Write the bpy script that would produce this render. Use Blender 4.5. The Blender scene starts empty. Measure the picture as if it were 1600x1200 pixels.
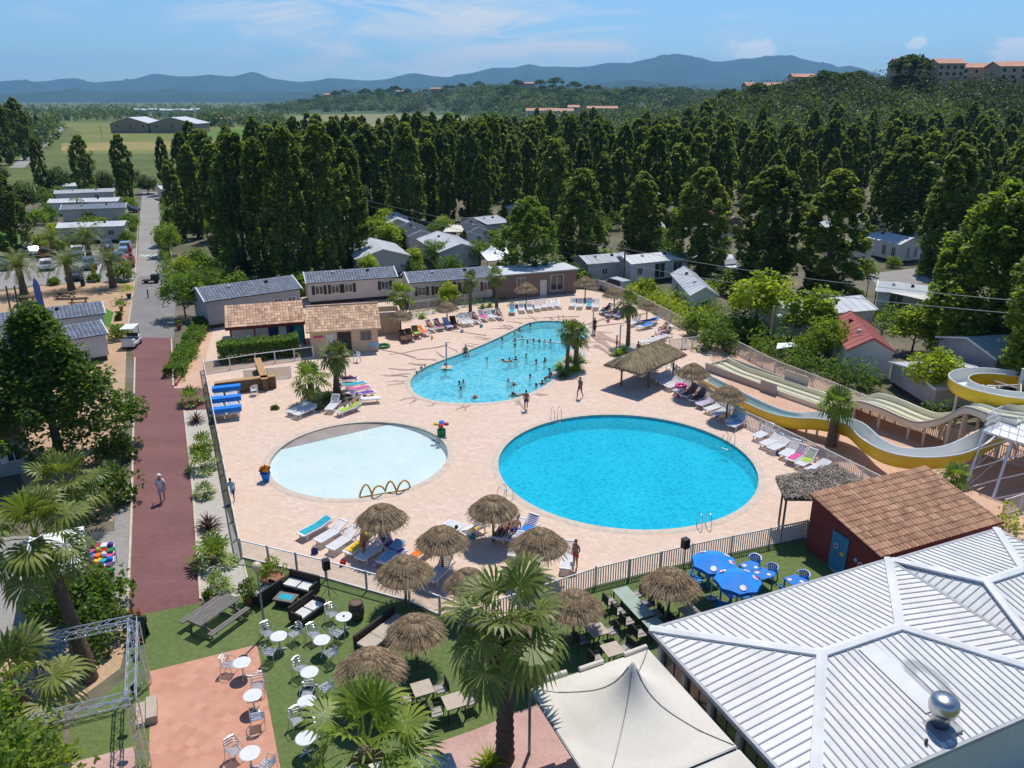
import bpy, bmesh, math, random
import numpy as np
from mathutils import Vector, Matrix
from mathutils.geometry import delaunay_2d_cdt
PI = math.pi; R = math.radians; sin, cos = math.sin, math.cos
rnd = random.Random(11); nrg = np.random.default_rng(5)
SC = bpy.context.scene; COL = SC.collection

# ---------------------------------------------------------------- the camera, and pixel -> ground point
H, F = 22.0, 1210.0
PITCH = math.atan(445.0 / F); CP, SP = cos(PITCH), sin(PITCH)
def ray(u, v):
    s = v - 600.0
    return Vector((u - 800.0, F * CP - s * SP, -F * SP - s * CP))
def G(u, v, z=0.0):            # the point of the plane at height z seen at a pixel of the photograph
    d = ray(u, v); t = (z - H) / d.z
    return Vector((d.x * t, d.y * t, z))
def PY(u, v, y):               # the point at distance y seen at that pixel
    d = ray(u, v); t = y / d.y
    return Vector((d.x * t, y, H + d.z * t))
def lerp(a, b, t): return a + (b - a) * t
def sstep(a, b, x):
    t = max(0.0, min(1.0, (x - a) / (b - a))); return t * t * (3 - 2 * t)

# ---------------------------------------------------------------- mesh builder
class MB:
    def __init__(s): s.v = []; s.f = []; s.m = []; s.uv = None
    def add(s, vs, fs, mi=0):
        o = len(s.v); s.v.extend([tuple(p) for p in vs])
        for f in fs: s.f.append(tuple(i + o for i in f)); s.m.append(mi)
        return s
    def box(s, x, y, z, sx, sy, sz, rz=0, mi=0):      # centre x,y ; bottom z
        c, n = cos(rz), sin(rz); vs = []
        for dz in (0, sz):
            for dx, dy in ((-1, -1), (1, -1), (1, 1), (-1, 1)):
                a, b = dx * sx / 2, dy * sy / 2
                vs.append((x + a * c - b * n, y + a * n + b * c, z + dz))
        return s.add(vs, [(3, 2, 1, 0), (4, 5, 6, 7), (0, 1, 5, 4), (1, 2, 6, 5), (2, 3, 7, 6), (3, 0, 4, 7)], mi)
    def bar(s, p, q, w, h=None, mi=0):                # rectangular bar between two points
        p, q = Vector(p), Vector(q); h = h or w; d = (q - p)
        if d.length < 1e-6: return s
        d.normalize(); up = Vector((0, 0, 1)) if abs(d.z) < .95 else Vector((0, 1, 0))
        a = d.cross(up).normalized() * w / 2; b = a.cross(d).normalized() * h / 2
        vs = [p - a - b, p + a - b, p + a + b, p - a + b, q - a - b, q + a - b, q + a + b, q - a + b]
        return s.add(vs, [(0, 1, 2, 3), (7, 6, 5, 4), (0, 4, 5, 1), (1, 5, 6, 2), (2, 6, 7, 3), (3, 7, 4, 0)], mi)
    def tube(s, pts, r, n=6, mi=0, cap=True, closed=False):
        pts = [Vector(p) for p in pts]; k = len(pts)
        rs = r if isinstance(r, (list, tuple)) else [r] * k
        vs, fs = [], []; ref = None
        for i, p in enumerate(pts):
            if closed: d = pts[(i + 1) % k] - pts[i - 1]
            else: d = pts[min(i + 1, k - 1)] - pts[max(i - 1, 0)]
            d.normalize()
            if ref is None: ref = Vector((0, 0, 1)) if abs(d.z) < .9 else Vector((1, 0, 0))
            a = d.cross(ref)
            if a.length < 1e-4: a = d.cross(Vector((.3, 1, .2)))
            a.normalize(); b = d.cross(a).normalized(); ref = -b if False else a.cross(d)
            for j in range(n):
                t = 2 * PI * j / n; vs.append(p + a * cos(t) * rs[i] + b * sin(t) * rs[i])
        for i in range(k if closed else k - 1):
            i2 = (i + 1) % k
            for j in range(n):
                fs.append((i * n + j, i * n + (j + 1) % n, i2 * n + (j + 1) % n, i2 * n + j))
        if cap and not closed:
            fs.append(tuple(range(n - 1, -1, -1))); fs.append(tuple((k - 1) * n + j for j in range(n)))
        return s.add(vs, fs, mi)
    def lathe(s, prof, x=0, y=0, z=0, n=16, mi=0, sx=1, sy=1):
        vs, fs = [], []; k = len(prof)
        for r, h in prof:
            for j in range(n):
                t = 2 * PI * j / n; vs.append((x + r * cos(t) * sx, y + r * sin(t) * sy, z + h))
        for i in range(k - 1):
            for j in range(n): fs.append((i * n + j, i * n + (j + 1) % n, (i + 1) * n + (j + 1) % n, (i + 1) * n + j))
        if prof[0][0] > 1e-5: fs.append(tuple(range(n - 1, -1, -1)))
        if prof[-1][0] > 1e-5: fs.append(tuple((k - 1) * n + j for j in range(n)))
        return s.add(vs, fs, mi)
    def ball(s, c, rx, ry=None, rz=None, n=10, k=6, mi=0):
        ry = ry or rx; rz = rz or rx; prof = [(max(1e-6, sin(PI * i / k)), -cos(PI * i / k)) for i in range(k + 1)]
        vs, fs = [], []
        for r, h in prof:
            for j in range(n):
                t = 2 * PI * j / n; vs.append((c[0] + rx * r * cos(t), c[1] + ry * r * sin(t), c[2] + rz * h))
        for i in range(k):
            for j in range(n): fs.append((i * n + j, i * n + (j + 1) % n, (i + 1) * n + (j + 1) % n, (i + 1) * n + j))
        return s.add(vs, fs, mi)
    def prism(s, poly, z0, z1, mi=0):                 # poly counter-clockwise
        n = len(poly); vs = [(p[0], p[1], z0) for p in poly] + [(p[0], p[1], z1) for p in poly]
        fs = [tuple(range(n - 1, -1, -1)), tuple(range(n, 2 * n))]
        fs += [(i, (i + 1) % n, n + (i + 1) % n, n + i) for i in range(n)]
        return s.add(vs, fs, mi)
    def slab(s, pts, t, mi=0):                        # planar polygon thickened downwards by t
        pts = [Vector(p) for p in pts]; n = len(pts)
        vs = pts + [p - Vector((0, 0, t)) for p in pts]
        fs = [tuple(range(n)), tuple(range(2 * n - 1, n - 1, -1))]
        fs += [(i, n + i, n + (i + 1) % n, (i + 1) % n) for i in range(n)]
        return s.add(vs, fs, mi)
    def quad(s, a, b, c, d, mi=0): return s.add([a, b, c, d], [(0, 1, 2, 3)], mi)
    def shift(s, mat):                                # transform everything so far
        s.v = [tuple(mat @ Vector(p)) for p in s.v]; return s
    def join(s, o, mat=None, mi=None):
        vs = [tuple(mat @ Vector(p)) for p in o.v] if mat else o.v
        k = len(s.v); s.v.extend(vs)
        for f, m in zip(o.f, o.m): s.f.append(tuple(i + k for i in f)); s.m.append(m if mi is None else mi)
        return s
    def mesh(s, name, mats, origin=None, smooth=False):
        me = bpy.data.meshes.new(name)
        vs = s.v if origin is None else [(p[0] - origin[0], p[1] - origin[1], p[2] - origin[2]) for p in s.v]
        me.from_pydata(vs, [], s.f)
        for m in (mats if isinstance(mats, (list, tuple)) else [mats]): me.materials.append(m)
        if any(s.m): me.polygons.foreach_set('material_index', s.m)
        if smooth: me.polygons.foreach_set('use_smooth', [True] * len(s.f))
        me.update(); return me

KIDS = {}
def link(name, data, parent=None):
    o = bpy.data.objects.new(name, data); COL.objects.link(o)
    if parent is not None: o.parent = parent; KIDS.setdefault(parent.name, []).append(o)
    return o
def tag(o, label=None, cat=None, group=None, kind=None):
    if label: o['label'] = label
    if cat: o['category'] = cat
    if group: o['group'] = group
    if kind: o['kind'] = kind
    return o
def thing(name, label, cat, loc=(0, 0, 0), rz=0, group=None):
    o = link(name, None); o.location = loc; o.rotation_euler = (0, 0, rz); o.empty_display_size = .2
    return tag(o, label, cat, group)
def part(name, mb, mats, root, smooth=False, world=False, label=None, kind=None):
    if isinstance(mb, bpy.types.Mesh): me = mb
    else: me = mb.mesh(name, mats, origin=(root.location if world else None), smooth=smooth)
    o = link(name, me, root)
    if label: o['label'] = label
    if kind: o['kind'] = kind
    return o
def sub(name, mb, mats, pt, root=None, smooth=False, world=False):
    me = mb.mesh(name, mats, origin=(root.location if (world and root) else None), smooth=smooth)
    return link(name, me, pt)
def solo(name, mb, mats, label, cat, loc=(0, 0, 0), rz=0, group=None, smooth=False, world=False):
    me = mb if isinstance(mb, bpy.types.Mesh) else mb.mesh(name, mats, origin=(loc if world else None), smooth=smooth)
    o = link(name, me); o.location = loc; o.rotation_euler = (0, 0, rz)
    return tag(o, label, cat, group)
def struct(name, mb, mats, kind='structure', smooth=False):
    o = link(name, mb if isinstance(mb, bpy.types.Mesh) else mb.mesh(name, mats, smooth=smooth)); o['kind'] = kind; return o
def _copy(o, parent):
    c = o.copy(); COL.objects.link(c)
    if parent is not None: c.parent = parent; KIDS.setdefault(parent.name, []).append(c)
    for ch in KIDS.get(o.name, ()): _copy(ch, c)
    return c
def dup(root, loc, rz=0, label=None, group=None, sc=None):
    c = _copy(root, None); c.location = loc; c.rotation_euler = (0, 0, rz)
    if sc is not None: c.scale = (sc, sc, sc) if isinstance(sc, (int, float)) else sc
    if label: c['label'] = label
    if group: c['group'] = group
    return c
class Kind:
    """the first call moves the built thing itself, later calls copy it"""
    def __init__(s, make, *a): s.make = make; s.a = a; s.root = None
    def put(s, loc, rz=0, label=None, group=None, sc=None):
        if s.root is None:
            s.root = o = s.make(*s.a); o.location = loc; o.rotation_euler = (0, 0, rz)
            if sc is not None: o.scale = (sc, sc, sc) if isinstance(sc, (int, float)) else sc
            if label: o['label'] = label
            if group: o['group'] = group
            return o
        return dup(s.root, loc, rz, label, group, sc if sc is not None else 1.0)
def setmat(o, m, slot=0):
    o.material_slots[slot].link = 'OBJECT'; o.material_slots[slot].material = m

def inside(p, poly):
    x, y = p[0], p[1]; c = False; j = len(poly) - 1
    for i in range(len(poly)):
        a, b = poly[i], poly[j]
        if (a[1] > y) != (b[1] > y) and x < (b[0] - a[0]) * (y - a[1]) / (b[1] - a[1]) + a[0]: c = not c
        j = i
    return c
def sheet(outer, z, holes=(), mb=None, mi=0):          # flat polygon with holes
    mb = mb or MB(); vs, es = [], []
    for lp in [outer, *holes]:
        o = len(vs); n = len(lp); vs += [Vector((p[0], p[1])) for p in lp]; es += [(o + i, o + (i + 1) % n) for i in range(n)]
    r = delaunay_2d_cdt(vs, es, [], 0, 1e-5)
    fs = []
    for f in r[2]:
        c = sum((r[0][i] for i in f), Vector((0, 0))) / len(f)
        if inside(c, outer) and not any(inside(c, h) for h in holes): fs.append(tuple(f))
    return mb.add([(p.x, p.y, z) for p in r[0]], fs, mi)
def px(*pts, z=0.0): return [G(u, v, z) for u, v in pts]
def smoothloop(pts, k=4):                              # closed Catmull-Rom
    out = []; n = len(pts)
    for i in range(n):
        a, b, c, d = pts[i - 1], pts[i], pts[(i + 1) % n], pts[(i + 2) % n]
        for j in range(k):
            t = j / k
            out.append(.5 * ((2 * b) + (c - a) * t + (2 * a - 5 * b + 4 * c - d) * t * t + (3 * b - 3 * c + d - a) * t ** 3))
    return out
def smoothpath(pts, k=5):
    pts = [Vector(p) for p in pts]; out = []; n = len(pts)
    for i in range(n - 1):
        a, b, c, d = pts[max(i - 1, 0)], pts[i], pts[i + 1], pts[min(i + 2, n - 1)]
        for j in range(k):
            t = j / k
            out.append(.5 * ((2 * b) + (c - a) * t + (2 * a - 5 * b + 4 * c - d) * t * t + (3 * b - 3 * c + d - a) * t ** 3))
    return out + [pts[-1]]
def offset_loop(lp, d):                                # outward for a counter-clockwise loop
    n = len(lp); out = []
    for i in range(n):
        t = lp[(i + 1) % n] - lp[i - 1]; t = Vector((t.x, t.y, 0)).normalized()
        out.append(Vector((lp[i].x + t.y * d, lp[i].y - t.x * d, lp[i].z)))
    return out
def ccw(lp):
    a = sum(lp[i - 1][0] * lp[i][1] - lp[i][0] * lp[i - 1][1] for i in range(len(lp)))
    return lp if a > 0 else lp[::-1]
def heading(p, q): return math.atan2(q[1] - p[1], q[0] - p[0])
ORD = ['first', 'second', 'third', 'fourth', 'fifth', 'sixth', 'seventh', 'eighth', 'ninth', 'tenth', 'eleventh', 'twelfth', 'thirteenth', 'fourteenth']
# ---------------------------------------------------------------- materials
def _nt(name):
    m = bpy.data.materials.new(name); m.use_nodes = True; nt = m.node_tree
    return m, nt, nt.nodes['Principled BSDF']
def node(nt, t, **kw):
    n = nt.nodes.new(t)
    for k, v in kw.items():
        if k in n.inputs.keys() and not hasattr(type(n), k): n.inputs[k].default_value = v
        else:
            try: setattr(n, k, v)
            except Exception: n.inputs[k].default_value = v
    return n
def c4(c): return (c[0], c[1], c[2], 1)
def mix(nt, fac, a, b, mode='MIX'):
    n = nt.nodes.new('ShaderNodeMix'); n.data_type = 'RGBA'; n.blend_type = mode
    for s, v in ((0, fac), (6, a), (7, b)):
        if isinstance(v, bpy.types.NodeSocket): nt.links.new(v, n.inputs[s])
        else: n.inputs[s].default_value = v if s == 0 else c4(v)
    return n.outputs[2]
def math_(nt, op, a, b=0.0, clamp=False):
    n = nt.nodes.new('ShaderNodeMath'); n.operation = op; n.use_clamp = clamp
    for i, v in enumerate((a, b)):
        if isinstance(v, bpy.types.NodeSocket): nt.links.new(v, n.inputs[i])
        else: n.inputs[i].default_value = v
    return n.outputs[0]
def ramp(nt, fac, lo, hi):
    n = nt.nodes.new('ShaderNodeMapRange'); nt.links.new(fac, n.inputs[0])
    n.inputs[1].default_value = lo; n.inputs[2].default_value = hi; return n.outputs[0]
def coords(nt, kind='Object', scale=(1, 1, 1), rot=0.0):
    t = nt.nodes.new('ShaderNodeTexCoord'); mp = nt.nodes.new('ShaderNodeMapping')
    nt.links.new(t.outputs[kind], mp.inputs[0]); mp.inputs['Scale'].default_value = scale; mp.inputs['Rotation'].default_value = (0, 0, rot)
    return mp.outputs[0]
def noise(nt, co, scale, detail=4, rough=.55, dist=0):
    n = nt.nodes.new('ShaderNodeTexNoise'); nt.links.new(co, n.inputs['Vector'])
    n.inputs['Scale'].default_value = scale; n.inputs['Detail'].default_value = detail
    n.inputs['Roughness'].default_value = rough; n.inputs['Distortion'].default_value = dist
    return n.outputs['Fac']
def bump(nt, p, h, strength, dist=.02):
    b = nt.nodes.new('ShaderNodeBump'); b.inputs['Strength'].default_value = strength; b.inputs['Distance'].default_value = dist
    nt.links.new(h, b.inputs['Height']); nt.links.new(b.outputs[0], p.inputs['Normal'])
def M(name, c, c2=None, rough=.75, spec=.3, metal=0, vs=1.5, lo=.35, hi=.65, bmp=0, bs=12, bd=.02, rand=0, isl=0, transl=0, stretch=(1, 1, 1), fine=0):
    m, nt, p = _nt(name); p.inputs['Roughness'].default_value = rough; p.inputs['Specular IOR Level'].default_value = spec; p.inputs['Metallic'].default_value = metal
    co = coords(nt, 'Object', stretch); L = nt.links.new
    c2 = c2 or tuple(x * .8 for x in c)
    col = mix(nt, ramp(nt, noise(nt, co, vs), lo, hi), c, c2)
    if fine: col = mix(nt, fine, col, mix(nt, ramp(nt, noise(nt, co, vs * 14, 3), .3, .7), tuple(x * .55 for x in c), tuple(min(1, x * 1.35) for x in c)))
    for amt, kind in ((rand, 'o'), (isl, 'i')):
        if amt:
            r = nt.nodes.new('ShaderNodeObjectInfo').outputs['Random'] if kind == 'o' else nt.nodes.new('ShaderNodeNewGeometry').outputs['Random Per Island']
            hs = nt.nodes.new('ShaderNodeHueSaturation'); L(col, hs.inputs['Color'])
            L(math_(nt, 'ADD', math_(nt, 'MULTIPLY', r, 2 * amt), 1 - amt), hs.inputs['Value'])
            if transl: L(math_(nt, 'ADD', math_(nt, 'MULTIPLY', r, -.05 * (amt / .4)), .5 + .02), hs.inputs['Hue'])
            col = hs.outputs[0]
    L(col, p.inputs['Base Color'])
    if bmp: bump(nt, p, noise(nt, co, bs, 3), bmp, bd)
    if transl:
        tr = nt.nodes.new('ShaderNodeBsdfTranslucent'); L(mix(nt, 1.0, col, (1.9, 2.1, .7), 'MULTIPLY'), tr.inputs[0])
        mx = nt.nodes.new('ShaderNodeMixShader'); mx.inputs[0].default_value = transl
        L(p.outputs[0], mx.inputs[1]); L(tr.outputs[0], mx.inputs[2]); L(mx.outputs[0], nt.nodes['Material Output'].inputs[0])
    return m
def brick(name, c1, c2, mortar, w, h, msize=.01, offset=.5, rot=0, rough=.8, big=None, bigc=None, bigs=.15, bmp=.3, spec=.2):
    m, nt, p = _nt(name); L = nt.links.new; co = coords(nt, 'Object', (1, 1, 1), rot)
    b = nt.nodes.new('ShaderNodeTexBrick'); L(co, b.inputs['Vector']); b.offset = offset
    b.inputs['Color1'].default_value = c4(c1); b.inputs['Color2'].default_value = c4(c2); b.inputs['Mortar'].default_value = c4(mortar)
    b.inputs['Scale'].default_value = 1; b.inputs['Mortar Size'].default_value = msize; b.inputs['Brick Width'].default_value = w; b.inputs['Row Height'].default_value = h
    col = b.outputs['Color']
    col = mix(nt, .35, col, mix(nt, ramp(nt, noise(nt, co, 3.1, 5), .3, .7), tuple(x * .78 for x in c1), tuple(min(1, x * 1.12) for x in c1)))
    if big: col = mix(nt, math_(nt, 'MULTIPLY', ramp(nt, noise(nt, co, bigs, 5, .6), .45, .72), big), col, bigc)
    L(col, p.inputs['Base Color']); p.inputs['Roughness'].default_value = rough; p.inputs['Specular IOR Level'].default_value = spec
    if bmp: bump(nt, p, b.outputs['Fac'], -bmp, .01)
    return m
def water(name, dark, light, scale, gloss_bump=.25, edge=.16, murk=.2, mcol=(.05, .6, .75), mcaustic=(.5, .95, 1)):
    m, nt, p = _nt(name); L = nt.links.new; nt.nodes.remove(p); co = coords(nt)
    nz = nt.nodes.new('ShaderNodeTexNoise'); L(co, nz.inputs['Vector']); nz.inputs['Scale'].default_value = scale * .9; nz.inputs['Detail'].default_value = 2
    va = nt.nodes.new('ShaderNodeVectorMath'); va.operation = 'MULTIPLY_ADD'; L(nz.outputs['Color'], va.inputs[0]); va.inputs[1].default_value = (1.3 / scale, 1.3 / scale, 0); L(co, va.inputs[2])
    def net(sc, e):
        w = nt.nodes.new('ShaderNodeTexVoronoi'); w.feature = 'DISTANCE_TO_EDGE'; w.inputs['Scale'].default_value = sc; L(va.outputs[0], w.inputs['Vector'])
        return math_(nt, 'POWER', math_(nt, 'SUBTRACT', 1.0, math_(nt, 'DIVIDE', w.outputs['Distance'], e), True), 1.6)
    f = math_(nt, 'ADD', math_(nt, 'MULTIPLY', net(scale, edge * 1.7), .65), math_(nt, 'MULTIPLY', net(scale * 1.9, edge * 1.9), .4), True)  # caustic net: rippled sunlight painted into the water's tint and murk colour
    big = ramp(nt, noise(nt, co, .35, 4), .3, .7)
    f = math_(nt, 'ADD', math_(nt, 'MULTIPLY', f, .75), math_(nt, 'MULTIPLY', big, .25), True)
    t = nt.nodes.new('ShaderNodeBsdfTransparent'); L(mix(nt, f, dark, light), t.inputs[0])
    df = nt.nodes.new('ShaderNodeBsdfDiffuse'); L(mix(nt, f, mcol, mcaustic), df.inputs[0]); m0 = nt.nodes.new('ShaderNodeMixShader'); m0.inputs[0].default_value = murk; L(t.outputs[0], m0.inputs[1]); L(df.outputs[0], m0.inputs[2])
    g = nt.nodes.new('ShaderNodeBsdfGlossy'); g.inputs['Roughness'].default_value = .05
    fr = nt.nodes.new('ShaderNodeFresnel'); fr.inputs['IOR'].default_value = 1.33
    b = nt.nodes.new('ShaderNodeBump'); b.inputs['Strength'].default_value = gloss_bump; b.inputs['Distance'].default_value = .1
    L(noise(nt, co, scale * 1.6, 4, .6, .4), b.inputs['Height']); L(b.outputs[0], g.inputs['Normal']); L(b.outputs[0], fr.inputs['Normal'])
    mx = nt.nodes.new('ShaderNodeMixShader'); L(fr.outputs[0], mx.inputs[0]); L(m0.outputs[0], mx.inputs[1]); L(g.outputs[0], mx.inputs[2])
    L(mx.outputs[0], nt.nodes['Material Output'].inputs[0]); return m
def clear(name, tint, gloss=.12):
    m, nt, p = _nt(name); nt.nodes.remove(p); L = nt.links.new
    t = nt.nodes.new('ShaderNodeBsdfTransparent'); t.inputs[0].default_value = c4(tint)
    g = nt.nodes.new('ShaderNodeBsdfGlossy'); g.inputs['Roughness'].default_value = .1
    mx = nt.nodes.new('ShaderNodeMixShader'); mx.inputs[0].default_value = gloss; L(t.outputs[0], mx.inputs[1]); L(g.outputs[0], mx.inputs[2])
    L(mx.outputs[0], nt.nodes['Material Output'].inputs[0]); return m
E=dict
m = {}
# ground
m['ground'] = M('dry_ground', (.23, .19, .135), (.12, .13, .06), vs=.05, lo=.35, hi=.6, fine=.4, rough=.95, spec=.1, bmp=.3, bs=4)
m['plain'] = M('plain_green', (.15, .175, .06), (.09, .12, .04), vs=.012, lo=.35, hi=.65, rough=.95, spec=.1, fine=.3)
m['camp'] = M('camp_gravel', (.21, .175, .135), (.075, .09, .04), vs=.12, lo=.36, hi=.6, fine=.35, rough=.95, spec=.1)
m['field'] = M('meadow', (.155, .19, .055), (.25, .22, .09), vs=.02, lo=.3, hi=.7, rough=.95, spec=.05, fine=.3)
m['fieldgreen'] = M('green_field', (.11, .19, .04), (.15, .2, .06), vs=.03, rough=.95, spec=.05, fine=.3)
m['fieldgold'] = M('dry_field', (.36, .28, .12), (.24, .22, .08), vs=.03, rough=.95, spec=.05, fine=.3)
m['lawn'] = M('lawn', (.07, .22, .02), (.09, .17, .03), vs=.4, rough=.95, fine=.4)
m['vine'] = M('vineyard_soil', (.19, .2, .075), (.27, .22, .12), vs=.06, rough=.95, fine=.3, stretch=(3, .3, 1))
m['asphalt'] = M('asphalt', (.21, .2, .19), (.27, .255, .24), vs=.35, rough=.92, spec=.2, fine=.3, bmp=.15, bs=30)
m['asphalt_light'] = M('worn_asphalt', (.33, .31, .285), (.26, .245, .225), vs=.25, rough=.92, spec=.2, fine=.25)
m['path'] = M('red_resin_path', (.185, .085, .082), (.25, .125, .117), vs=.3, lo=.3, hi=.72, rough=.9, spec=.2, fine=.35, stretch=(.6, 1.6, 1), bmp=.15, bs=25)
m['sand'] = M('sandy_soil', (.52, .35, .22), (.4, .28, .18), vs=.5, rough=.95, spec=.1, fine=.35, bmp=.3, bs=9)
m['pebble'] = M('white_pebbles', (.56, .51, .44), (.36, .33, .28), vs=5, lo=.35, hi=.65, rough=.9, fine=.5, bmp=.9, bs=20, bd=.05)
m['turf'] = M('artificial_turf', (.145, .19, .065), (.1, .15, .048), vs=.35, lo=.3, hi=.7, rough=.95, spec=.1, fine=.35, bmp=.4, bs=60)
m['pinkfloor'] = M('pink_concrete', (.56, .36, .31), (.46, .28, .24), vs=.6, rough=.85, fine=.2)
m['deck'] = brick('deck_pavers', (.72, .545, .43), (.6, .44, .335), (.52, .4, .31), .42, .28, .012, .5, .4, big=.5, bigc=(.63, .45, .32), bigs=.22)
m['deckfar'] = M('deck_warm', (.56, .345, .235), (.64, .44, .32), vs=.3, rough=.85, fine=.25)
m['wet'] = M('wet_pavers', (.43, .26, .175), (.53, .36, .27), vs=1.2, rough=.35, spec=.5, fine=.3)
m['coping'] = M('coping_stone', (.62, .52, .42), (.5, .4, .31), vs=2.5, rough=.8, fine=.2)
m['tiles'] = brick('terracotta_paving', (.6, .31, .21), (.47, .21, .14), (.5, .3, .22), .36, .36, .008, 0, .42, big=.3, bigc=(.6, .36, .27), bigs=.4)
m['liner_blue'] = M('blue_liner', (.1, .68, .82), (.08, .6, .78), vs=.6, rough=.5)
m['liner_cyan'] = M('cyan_liner', (.3, .74, .8), (.22, .66, .76), vs=.8, rough=.5)
m['liner_pale'] = M('pale_liner', (.84, .88, .86), (.76, .84, .84), vs=.8, rough=.6)
m['beachentry'] = M('wet_beach_entry', (.29, .23, .2), (.36, .29, .25), vs=.9, rough=.4, spec=.5)
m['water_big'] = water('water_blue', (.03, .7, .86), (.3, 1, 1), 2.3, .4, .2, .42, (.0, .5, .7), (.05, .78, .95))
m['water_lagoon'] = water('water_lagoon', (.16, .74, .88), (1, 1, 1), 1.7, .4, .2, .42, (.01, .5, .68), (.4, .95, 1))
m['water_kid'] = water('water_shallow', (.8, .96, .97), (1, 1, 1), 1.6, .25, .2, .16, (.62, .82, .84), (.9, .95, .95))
# vegetation
FOL = E(rough=.5, spec=.3, isl=.5, transl=.45)
m['poplar_near'] = M('big_poplar_leaves', (.17, .25, .042), (.12, .18, .03), vs=.5, **FOL)
m['poplar'] = M('poplar_leaves', (.165, .215, .048), (.115, .15, .036), vs=.25, rand=.22, **FOL)
m['poplar_lit'] = M('sunlit_poplar_leaves', (.13, .22, .025), (.1, .17, .02), vs=.25, **FOL)  # recoloured copy of the poplar leaves, sunlit look put into the colour
m['broad'] = M('broadleaf', (.12, .19, .034), (.08, .13, .025), vs=.4, rand=.15, **FOL)
m['wood'] = M('woodland_leaves', (.065, .105, .03), (.045, .08, .026), vs=.03, lo=.38, hi=.62, **FOL)
m['wood_light'] = M('light_woodland_leaves', (.1, .14, .045), (.075, .11, .036), vs=.03, **FOL)
m['wood_dark'] = M('dark_pine_leaves', (.035, .06, .02), (.026, .046, .016), vs=.03, **FOL)
m['pine'] = M('pine_needles', (.055, .09, .028), (.04, .07, .024), vs=.2, rand=.2, **FOL)
m['lime'] = M('yellow_green_leaves', (.27, .33, .03), (.19, .26, .025), vs=.5, rand=.2, **FOL)
m['shrub'] = M('shrub_leaves', (.14, .23, .03), (.1, .17, .025), vs=.6, rand=.25, **FOL)
m['hedge'] = M('hedge_leaves', (.1, .18, .025), (.14, .2, .03), vs=1, rand=.1, **FOL)
m['red_leaf'] = M('purple_leaves', (.075, .035, .04), (.1, .045, .04), vs=2, **FOL)
m['palm'] = M('palm_leaf', (.14, .17, .035), (.18, .195, .045), vs=1, rough=.45, spec=.35, isl=.3, rand=.12, transl=.25)
m['palm_lit'] = M('young_palm_leaf', (.2, .27, .035), (.15, .21, .03), vs=1, rough=.45, spec=.35, isl=.28, transl=.28)  # lighter green leaves of the young palms
m['palm_dead'] = M('dry_palm_leaf', (.27, .2, .11), (.18, .13, .07), vs=2, isl=.3, rough=.9)
m['palm_trunk'] = M('palm_trunk', (.13, .085, .06), (.2, .145, .1), vs=9, stretch=(.5, .5, 2.2), rough=.95, bmp=1, bs=14, bd=.06)
m['bark'] = M('bark', (.15, .12, .09), (.09, .07, .055), vs=4, stretch=(1, 1, .25), rough=.95, bmp=.6, bs=10)
m['pale_bark'] = M('pale_bark', (.34, .31, .26), (.22, .2, .17), vs=3, stretch=(1, 1, .3), rough=.95)
m['thatch'] = M('thatch_straw', (.36, .26, .155), (.21, .15, .09), vs=2.2, isl=.5, rough=.9, spec=.1)
m['thatch_core'] = M('thatch_under', (.12, .085, .05), rough=1, vs=4)
# buildings
m['white'] = M('white_paint', (.78, .77, .75), (.7, .69, .67), vs=1.2, rough=.5)
m['plastic'] = M('white_plastic', (.8, .8, .8), (.74, .74, .74), vs=2, rough=.4)
m['roofwhite'] = M('white_roof_sheet', (.73, .715, .69), (.5, .49, .47), vs=.6, lo=.45, hi=.85, rough=.55, metal=0, fine=.08)
m['roofrib'] = M('roof_rib', (.4, .42, .45), (.33, .35, .38), vs=2, rough=.5)  # greyer than the sheet: shade on the rib sides put into the colour
m['dark'] = M('dark_metal', (.03, .03, .032), rough=.5)
m['grey'] = M('grey_metal', (.3, .31, .32), rough=.45, metal=.4)
m['alu'] = M('brushed_aluminium', (.72, .72, .73), (.6, .6, .62), vs=6, rough=.32, metal=.75)
m['steel'] = M('polished_steel', (.6, .6, .59), (.45, .45, .45), rough=.32, metal=1)
m['glass'] = M('window_glass', (.03, .04, .05), (.05, .06, .07), vs=1, rough=.08, spec=.8)
m['clearpanel'] = clear('clear_panel', (.94, .96, .97), .06)
m['mesh'] = clear('wire_netting', (.8, .8, .79), .0)
m['cream'] = M('cream_render', (.68, .52, .34), (.6, .45, .29), vs=.8, rough=.9, fine=.1)
m['creamlt'] = M('pale_cladding', (.62, .58, .51), (.56, .52, .46), vs=1, rough=.7)
m['whitewall'] = M('pale_wall', (.66, .65, .63), (.58, .57, .55), vs=.8, rough=.75, fine=.1)
m['greywall'] = M('grey_wall', (.36, .37, .38), (.31, .32, .33), vs=.8, rough=.75)
m['brownwall'] = M('brown_boarding', (.24, .18, .145), (.19, .14, .11), vs=2, stretch=(.2, .2, 6), rough=.85)
m['redwall'] = M('red_render', (.24, .045, .035), (.2, .04, .035), vs=.9, rough=.9, fine=.15)
m['bluedoor'] = M('blue_door', (.06, .24, .42), rough=.6)
m['tile'] = M('clay_tile', (.52, .3, .175), (.4, .225, .13), vs=1.5, isl=.35, rough=.9)
m['tilepale'] = M('pale_clay_tile', (.64, .43, .28), (.5, .31, .2), vs=1.2, isl=.3, rough=.9)
m['tilebrown'] = M('brown_clay_tile', (.47, .28, .17), (.36, .2, .12), vs=1.5, isl=.26, rough=.9)
m['tileorange'] = M('orange_clay_tile', (.62, .3, .16), (.52, .24, .13), vs=1.5, isl=.3, rough=.9)
m['tilegrey'] = M('blue_grey_tile', (.17, .2, .25), (.13, .155, .2), vs=1.5, isl=.2, rough=.6, spec=.4)
m['roofgrey'] = M('grey_sheet_roof', (.42, .44, .46), (.34, .36, .38), vs=.6, rough=.6)
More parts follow.
